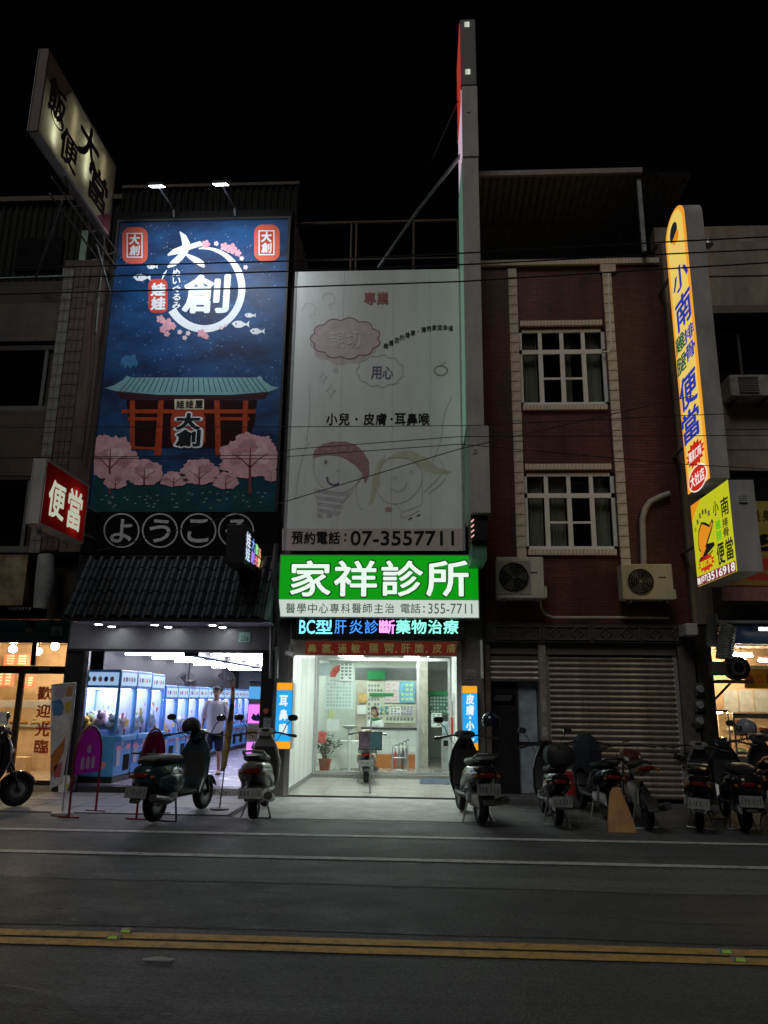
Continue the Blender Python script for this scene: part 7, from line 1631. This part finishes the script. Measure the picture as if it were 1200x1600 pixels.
# rolled feather flag
g = gnd(343, 1266, .01); t = thing('feather_flag', 'furled feather flag in gold and dark cloth on a round base before the arcade', 'flag', (g.x, g.y, .01)); Yn = g.y
B().lathe([(.14, .01), (.135, .04), (.03, .055)], (g.x, g.y, 0), 18).build('base', plas, t); B().tube([(g.x, Yn, .05), at(357, 1150, Yn), at(366, 1062, Yn)], .010, 8).build('pole', mat('pole_dark', (.12, .12, .12), rough=.4), t)
rings = []
for i, (x, y, r_) in enumerate(((365, 1064, .02), (363, 1090, .03), (361, 1115, .036), (359, 1135, .042), (356, 1160, .05), (352, 1185, .045), (349, 1200, .035), (346, 1205, .02))):
    c_ = at(x, y, Yn); rings.append([c_+Vector((r_*(1+.3*sin(3*a+i))*cos(a), r_*.6*sin(a), 0)) for a in [2*pi*j/14 for j in range(14)]])
def flagmat():
    m = mat('flag_cloth', (.22, .16, .06), rough=.8, noise=.0); n = m.node_tree.nodes; L = m.node_tree.links; tc = n.new('ShaderNodeTexCoord'); nz = n.new('ShaderNodeTexNoise'); nz.inputs['Scale'].default_value = 5; nz.inputs['Detail'].default_value = 5
    r_ = n.new('ShaderNodeValToRGB'); e = r_.color_ramp.elements; e[0].position = .40; e[0].color = (.03, .025, .03, 1); e[1].position = .52; e[1].color = (.42, .28, .06, 1); k = r_.color_ramp.elements.new(.64); k.color = (.45, .36, .36, 1); k = r_.color_ramp.elements.new(.72); k.color = (.35, .05, .04, 1)
    L.new(tc.outputs['Object'], nz.inputs['Vector']); L.new(nz.outputs[0], r_.inputs[0]); L.new(r_.outputs[0], n['Principled BSDF'].inputs['Base Color']); return m
B().loft(rings).build('cloth', flagmat(), t, smooth=True)
# white bag, red bucket, orange board, shrub, plush seat toy, floor mat
g = gnd(101, 1238, .01); rings = []
for i in range(7): u = i/6; rings.append([(g.x+(.13+.02*sin(3*a+u*5))*(1-.35*u*u)*cos(a), g.y+(.08+.01*sin(4*a))*(1-.4*u)*sin(a), .01+.28*u) for a in [2*pi*j/16 for j in range(16)]])
t = thing('plastic_bag', 'white plastic bag standing on the ground behind the magenta arch sign', 'bag', (g.x, g.y, .01)); B().loft(rings).build('bag', mat('bag_white', (.68, .68, .67), rough=.5), t, smooth=True); box('label_patch', g.x+.03, g.x+.09, g.y-.09, g.y-.082, .08, .16, mat('bag_yellow', (.6, .5, .1)), t)
for s in (-1, 1): B().tube([(g.x+s*.05-.03, g.y, .27), (g.x+s*.05, g.y, .34), (g.x+s*.05+.03, g.y, .27)], .006, 5).build('handle', mat('bag_white'), t)
g = gnd(897, 1262, .005); t = thing('bucket', 'red plastic bucket standing between the parked scooters', 'bucket', (g.x, g.y, .005)); redb = mat('bucket_red', (.40, .025, .03), rough=.35)
B().lathe([(.12, .20), (.15, .50), (.165, .50), (.165, .53), (.15, .53), (.145, .50), (.115, .22), (.001, .22)], (g.x, g.y, 0), 20).build('shell', redb, t, smooth=True); B().lathe([(.14, .005), (.14, .2), (.001, .2)], (g.x, g.y, 0), 20).build('lower_bucket', mat('bucket_dark', (.15, .15, .16), rough=.5), t, smooth=True); B().tube([(g.x-.16, g.y, .51), (g.x-.1, g.y-.1, .44), (g.x+.1, g.y-.1, .44), (g.x+.16, g.y, .51)], .006, 6).build('handle', steel, t)
g = gnd(972, 1300, .005); zc = at(966, 1233, g.y).z; hw0, hw1 = .18, .06
rings = []
for i in range(9):
    u = i/8; hw = hw0+(hw1-hw0)*u**1.3 if u < .95 else hw1*.55; rings.append([(g.x-.03*u+q*hw, g.y+.10*u+s_*.045*(1-.3*u), .005+zc*u) for q, s_ in ((-1, -.6), (-.8, -1), (.8, -1), (1, -.6), (1, .6), (.8, 1), (-.8, 1), (-1, .6))])
o = B().loft(rings).build('orange_barrier_board', mat('barrier_orange', (.46, .24, .10), rough=.7, noise=.3, scale=6), smooth=True); tag(o, 'tapered dull orange barrier board standing among the scooters', 'barrier')
g = gnd(1104, 1262, 0); leafy('potted_shrub', 'dark leafy shrub in a pot before the stall corner pier', (g.x, g.y+.5, .004), (.14, .18, .32), 26, .62, .42, mat('leaf_dark', (.02, .05, .018), rough=.5, noise=.5, scale=10), mat('pot_dark', (.06, .05, .045)), 8, .12)
g = gnd(273, 1222, .12); g = Vector((gnd(276, 1216, FL).x, 14.0, .0)); tan_ = mat('plush_tan', (.42, .30, .16), rough=.9, noise=.2, bump=.3); t = thing('plush_bear', 'seated tan and white plush animal on the step behind the teal scooter', 'plush toy', (g.x, 13.62, FL)); x, y = g.x, 13.62
B().ball((x, y, FL+.22), .17, .15, .22, 14, 10).build('body', tan_, t, smooth=True); B().ball((x, y-.03, FL+.53), .15, .14, .14, 14, 10).build('head', mat('plush_cream', (.62, .55, .46), rough=.9), t, smooth=True)
for s in (-1, 1): B().ball((x+s*.10, y-.02, FL+.66), .05, n=10, m=6).build('ear', tan_, t, smooth=True); B().ball((x+s*.14, y-.10, FL+.10), .07, .12, .07, 10, 6).build('foot', tan_, t, smooth=True); B().ball((x+s*.17, y-.05, FL+.30), .05, .06, .12, 10, 6).build('arm', tan_, t, smooth=True); B().ball((x+s*.05, y-.16, FL+.56), .014, n=6, m=4).build('eye', ink, t)
B().ball((x, y-.165, FL+.51), .02, n=8, m=5).build('nose', ink, t)

# ================================================================== PEOPLE
def fuse(b, name, m, parent, voxel=.01, smooth=3):
    """fuse overlapping tapered tubes and balls into one continuous skin"""
    me = b.mesh('tmp', None); o = bpy.data.objects.new('tmp', me); C.objects.link(o)
    r = o.modifiers.new('r', 'REMESH'); r.mode = 'VOXEL'; r.voxel_size = voxel
    s = o.modifiers.new('s', 'SMOOTH'); s.iterations = smooth; s.factor = .5
    bpy.context.view_layer.update(); dg = bpy.context.evaluated_depsgraph_get()
    ne = bpy.data.meshes.new_from_object(o.evaluated_get(dg)); bpy.data.objects.remove(o); ne.name = name; ne.materials.clear(); ne.materials.append(m)
    for p in ne.polygons: p.use_smooth = True
    return link(name, ne, parent)
skinm = mat('skin', (.50, .31, .22), rough=.5, noise=.08); hairm = mat('hair_black', (.012, .010, .010), rough=.45, noise=.3, scale=40)
def limb(b, pts, rs): 
    b.tube(pts, rs, 10)
    for p, r in zip(pts, rs): b.ball(p, r, n=10, m=7)
def hand(b, wr, d, side):
    """palm, four fingers and a thumb; d = direction the hand hangs"""
    wr = Vector(wr); d = Vector(d).normalized(); fwd = Vector((0, -1, 0)); acr = d.cross(Vector((side, 0, 0))).normalized()
    palm = wr+d*.05; b.ball(wr+d*.045, .018, .036, .045, 10, 8)
    for i, (off, L_) in enumerate(((-.027, .060), (-.009, .070), (.009, .066), (.026, .052))):
        p0 = wr+d*.075+acr*off; p1 = p0+d*L_*.5+Vector((-side*.008, 0, 0)); p2 = p1+d*L_*.45+Vector((-side*.020, 0, 0)); b.tube([p0, p1, p2], [.0105, .0098, .008], 8); b.ball(p2, .008, n=8, m=5)
    p0 = wr+d*.03-acr*.028; p1 = p0+d*.025-acr*.018; p2 = p1+d*.03-acr*.004; b.tube([p0, p1, p2], [.012, .0115, .009], 8); b.ball(p2, .009, n=8, m=5)
def head_parts(t, c, hairlen=0, tilt=0):
    c = Vector(c)
    for s in (-1, 1):
        B().ball(c+Vector((s*.030, -.086, .005)), .012, .006, .008, 8, 6).build('eye', mat('eye_dark', (.02, .015, .012), rough=.2), t, smooth=True); B().ball(c+Vector((s*.030, -.088, .026)), .018, .006, .004, 8, 5).build('eyebrow', hairm, t, smooth=True)
    B().ball(c+Vector((0, -.092, -.055)), .022, .006, .006, 8, 5).build('mouth', mat('lips', (.38, .17, .14), rough=.5), t, smooth=True)
    hb = B(); rings = []
    for i in range(9):
        a = pi*.5*i/8
        rings.append([c+Vector((.086*cos(a)*cos(p)*(1+.04*sin(7*p)), .104*cos(a)*sin(p)*(1+.04*sin(9*p)), (.055 if sin(p) < -.25 else -.02-hairlen*(1 if sin(p) > -.1 else .3))*(1-i/8)+.125*sin(a)+.0)) for p in [2*pi*j/24 for j in range(24)]])
    hb.loft(rings).build('hair', hairm, t, smooth=True)
def head_geo(b, c):
    c = Vector(c); b.ball(c+Vector((0, .005, .03)), .078, .095, .085, 16, 12); b.ball(c+Vector((0, -.025, -.045)), .058, .062, .065, 14, 10); b.ball(c+Vector((0, -.095, -.018)), .013, .018, .022, 8, 6); b.ball(c+Vector((0, -.05, -.095)), .028, .03, .022, 10, 6)
    for s in (-1, 1): b.ball(c+Vector((s*.08, .01, -.005)), .012, .02, .032, 8, 6)
# the man walking out of the arcade
g = gnd(331, 1211, FL)
man = thing('person', 'man in white T-shirt and navy shorts walking out between the claw machines', 'person', (g.x, g.y, FL), radians(6), local=True)
b = B(); hc = (0, -.02, 1.60)
head_geo(b, hc); limb(b, [(0, 0, 1.52), (0, .005, 1.42)], [.055, .062])
b.loft([sring(0, 0, .1, .1)]*1 if False else [[(.15*cos(a), .095*sin(a), z_) for a in [2*pi*j/18 for j in range(18)]] for z_ in (.86, .95, 1.1, 1.25, 1.38)])
for s, ky, ay in ((-1, -.16, -.10), (1, .00, .16)):
    limb(b, [(s*.09, 0, .90), (s*.10, ky*.8, .50), (s*.10, ay, .09)], [.085, .055, .036]); limb(b, [(s*.10, ay*.8+(-.02), .30), (s*.10, ay*.9, .2)], [.052, .042]); limb(b, [(s*.10, ay+.03, .05), (s*.11, ay-.09, .035), (s*.11, ay-.15, .03)], [.038, .036, .026])
    limb(b, [(s*.18, .0, 1.38), (s*.235, .02, 1.12), (s*.245, -.05, .90)], [.058, .043, .028]); hand(b, (s*.246, -.055, .885), (0, -.15, -1), s)
fuse(b, 'body', skinm, man, .009, 3)
head_parts(man, hc)
b = B(); b.loft([[(w_*cos(a), d_*sin(a), z_) for a in [2*pi*j/20 for j in range(20)]] for z_, w_, d_ in ((.80, .185, .125), (.95, .178, .12), (1.10, .18, .12), (1.28, .195, .122), (1.38, .185, .11), (1.435, .10, .08))])
for s in (-1, 1): limb(b, [(s*.15, 0, 1.385), (s*.205, .01, 1.26), (s*.232, .015, 1.15)], [.07, .075, .072])
sh_ = fuse(b, 'tshirt', mat('tshirt_white', (.76, .74, .80), rough=.85, noise=.06, bump=.15, bscale=14), man, .012, 2)
b = B(); b.loft([[(.172*cos(a), .122*sin(a), z_) for a in [2*pi*j/20 for j in range(20)]] for z_ in (.76, .84, .92)])
for s, ky in ((-1, -.13), (1, .0)): limb(b, [(s*.088, 0, .82), (s*.095, ky*.45, .66), (s*.10, ky*.8, .53)], [.10, .093, .088])
fuse(b, 'shorts', mat('shorts_navy', (.015, .018, .045), rough=.85, noise=.15), man, .012, 2)
for s, ay in ((-1, -.10), (1, .16)): B().box(s*.105-.045, s*.105+.045, ay-.18, ay+.07, .0, .018).build('sandal_sole', plas, man); B().tube([(s*.105-.045, ay-.07, .02), (s*.105, ay-.08, .075), (s*.105+.045, ay-.07, .02)], .010, 6).build('sandal_strap', plas, man)
# the nurse at the counter
p = at(588, 1112, 18.75)
nur = thing('person', 'seated nurse with dark hair and green collar behind the reception counter', 'person', (p.x, p.y, .1), radians(-35), local=True)
hz = p.z-.1; hc = (0, -.06, hz); b = B(); head_geo(b, hc); limb(b, [(0, -.03, hz-.08), (0, 0, hz-.19)], [.05, .058])
sz = hz-.24
b.loft([[(.15*cos(a), .10*sin(a), z_) for a in [2*pi*j/18 for j in range(18)]] for z_ in (.45, .65, sz-.1, sz)])
for s in (-1, 1):
    limb(b, [(s*.09, 0, .48), (s*.11, -.42, .48), (s*.11, -.40, .08)], [.08, .055, .04]); limb(b, [(s*.11, -.40, .05), (s*.11, -.55, .035)], [.038, .03]); limb(b, [(s*.18, 0, sz-.02), (s*.22, -.10, sz-.26), (s*.12, -.32, sz-.24)], [.055, .042, .028]); hand(b, (s*.115, -.335, sz-.235), (-s*.2, -1, -.1), s)
fuse(b, 'body', skinm, nur, .010, 3); head_parts(nur, hc, .07)
b = B(); b.loft([[(w_*cos(a), d_*sin(a), z_) for a in [2*pi*j/18 for j in range(18)]] for z_, w_, d_ in ((.42, .19, .14), (.6, .175, .125), (sz-.1, .19, .12), (sz, .18, .11), (sz+.05, .09, .08))])
for s in (-1, 1): limb(b, [(s*.16, 0, sz-.01), (s*.22, -.09, sz-.24), (s*.15, -.26, sz-.24)], [.07, .062, .05])
fuse(b, 'coat', mat('coat_white', (.66, .70, .68), rough=.8), nur, .013, 2)
B().torus((0, -.01, sz+.055), .075, .03, 'Z', 18, 8).build('green_collar', mat('collar_green', (.01, .20, .06), rough=.7), nur, smooth=True)
B().loft([[(.055*cos(a), -.06-.062+(.02 if abs(cos(a)) > .6 else -.012)+0*sin(a), hz-.05+.045*sin(a)) for a in [2*pi*j/14 for j in range(14)]], [(.058*cos(a), -.06-.045+(.02 if abs(cos(a)) > .6 else -.0), hz-.05+.05*sin(a)) for a in [2*pi*j/14 for j in range(14)]]]).build('face_mask', mat('mask_green', (.30, .50, .42), rough=.8), nur, smooth=True)
t = thing('stool', 'round stool under the seated nurse', 'stool', (p.x, p.y, .1)); B().lathe([(.17, .46), (.18, .49), (.001, .50)], (p.x, p.y, 0), 18).build('seat', plas, t, smooth=True); B().tube([(p.x, p.y, .12), (p.x, p.y, .46)], .03, 8).build('column', steel, t); B().lathe([(.2, .1), (.18, .13), (.03, .15)], (p.x, p.y, 0), 18).build('base', steel, t)
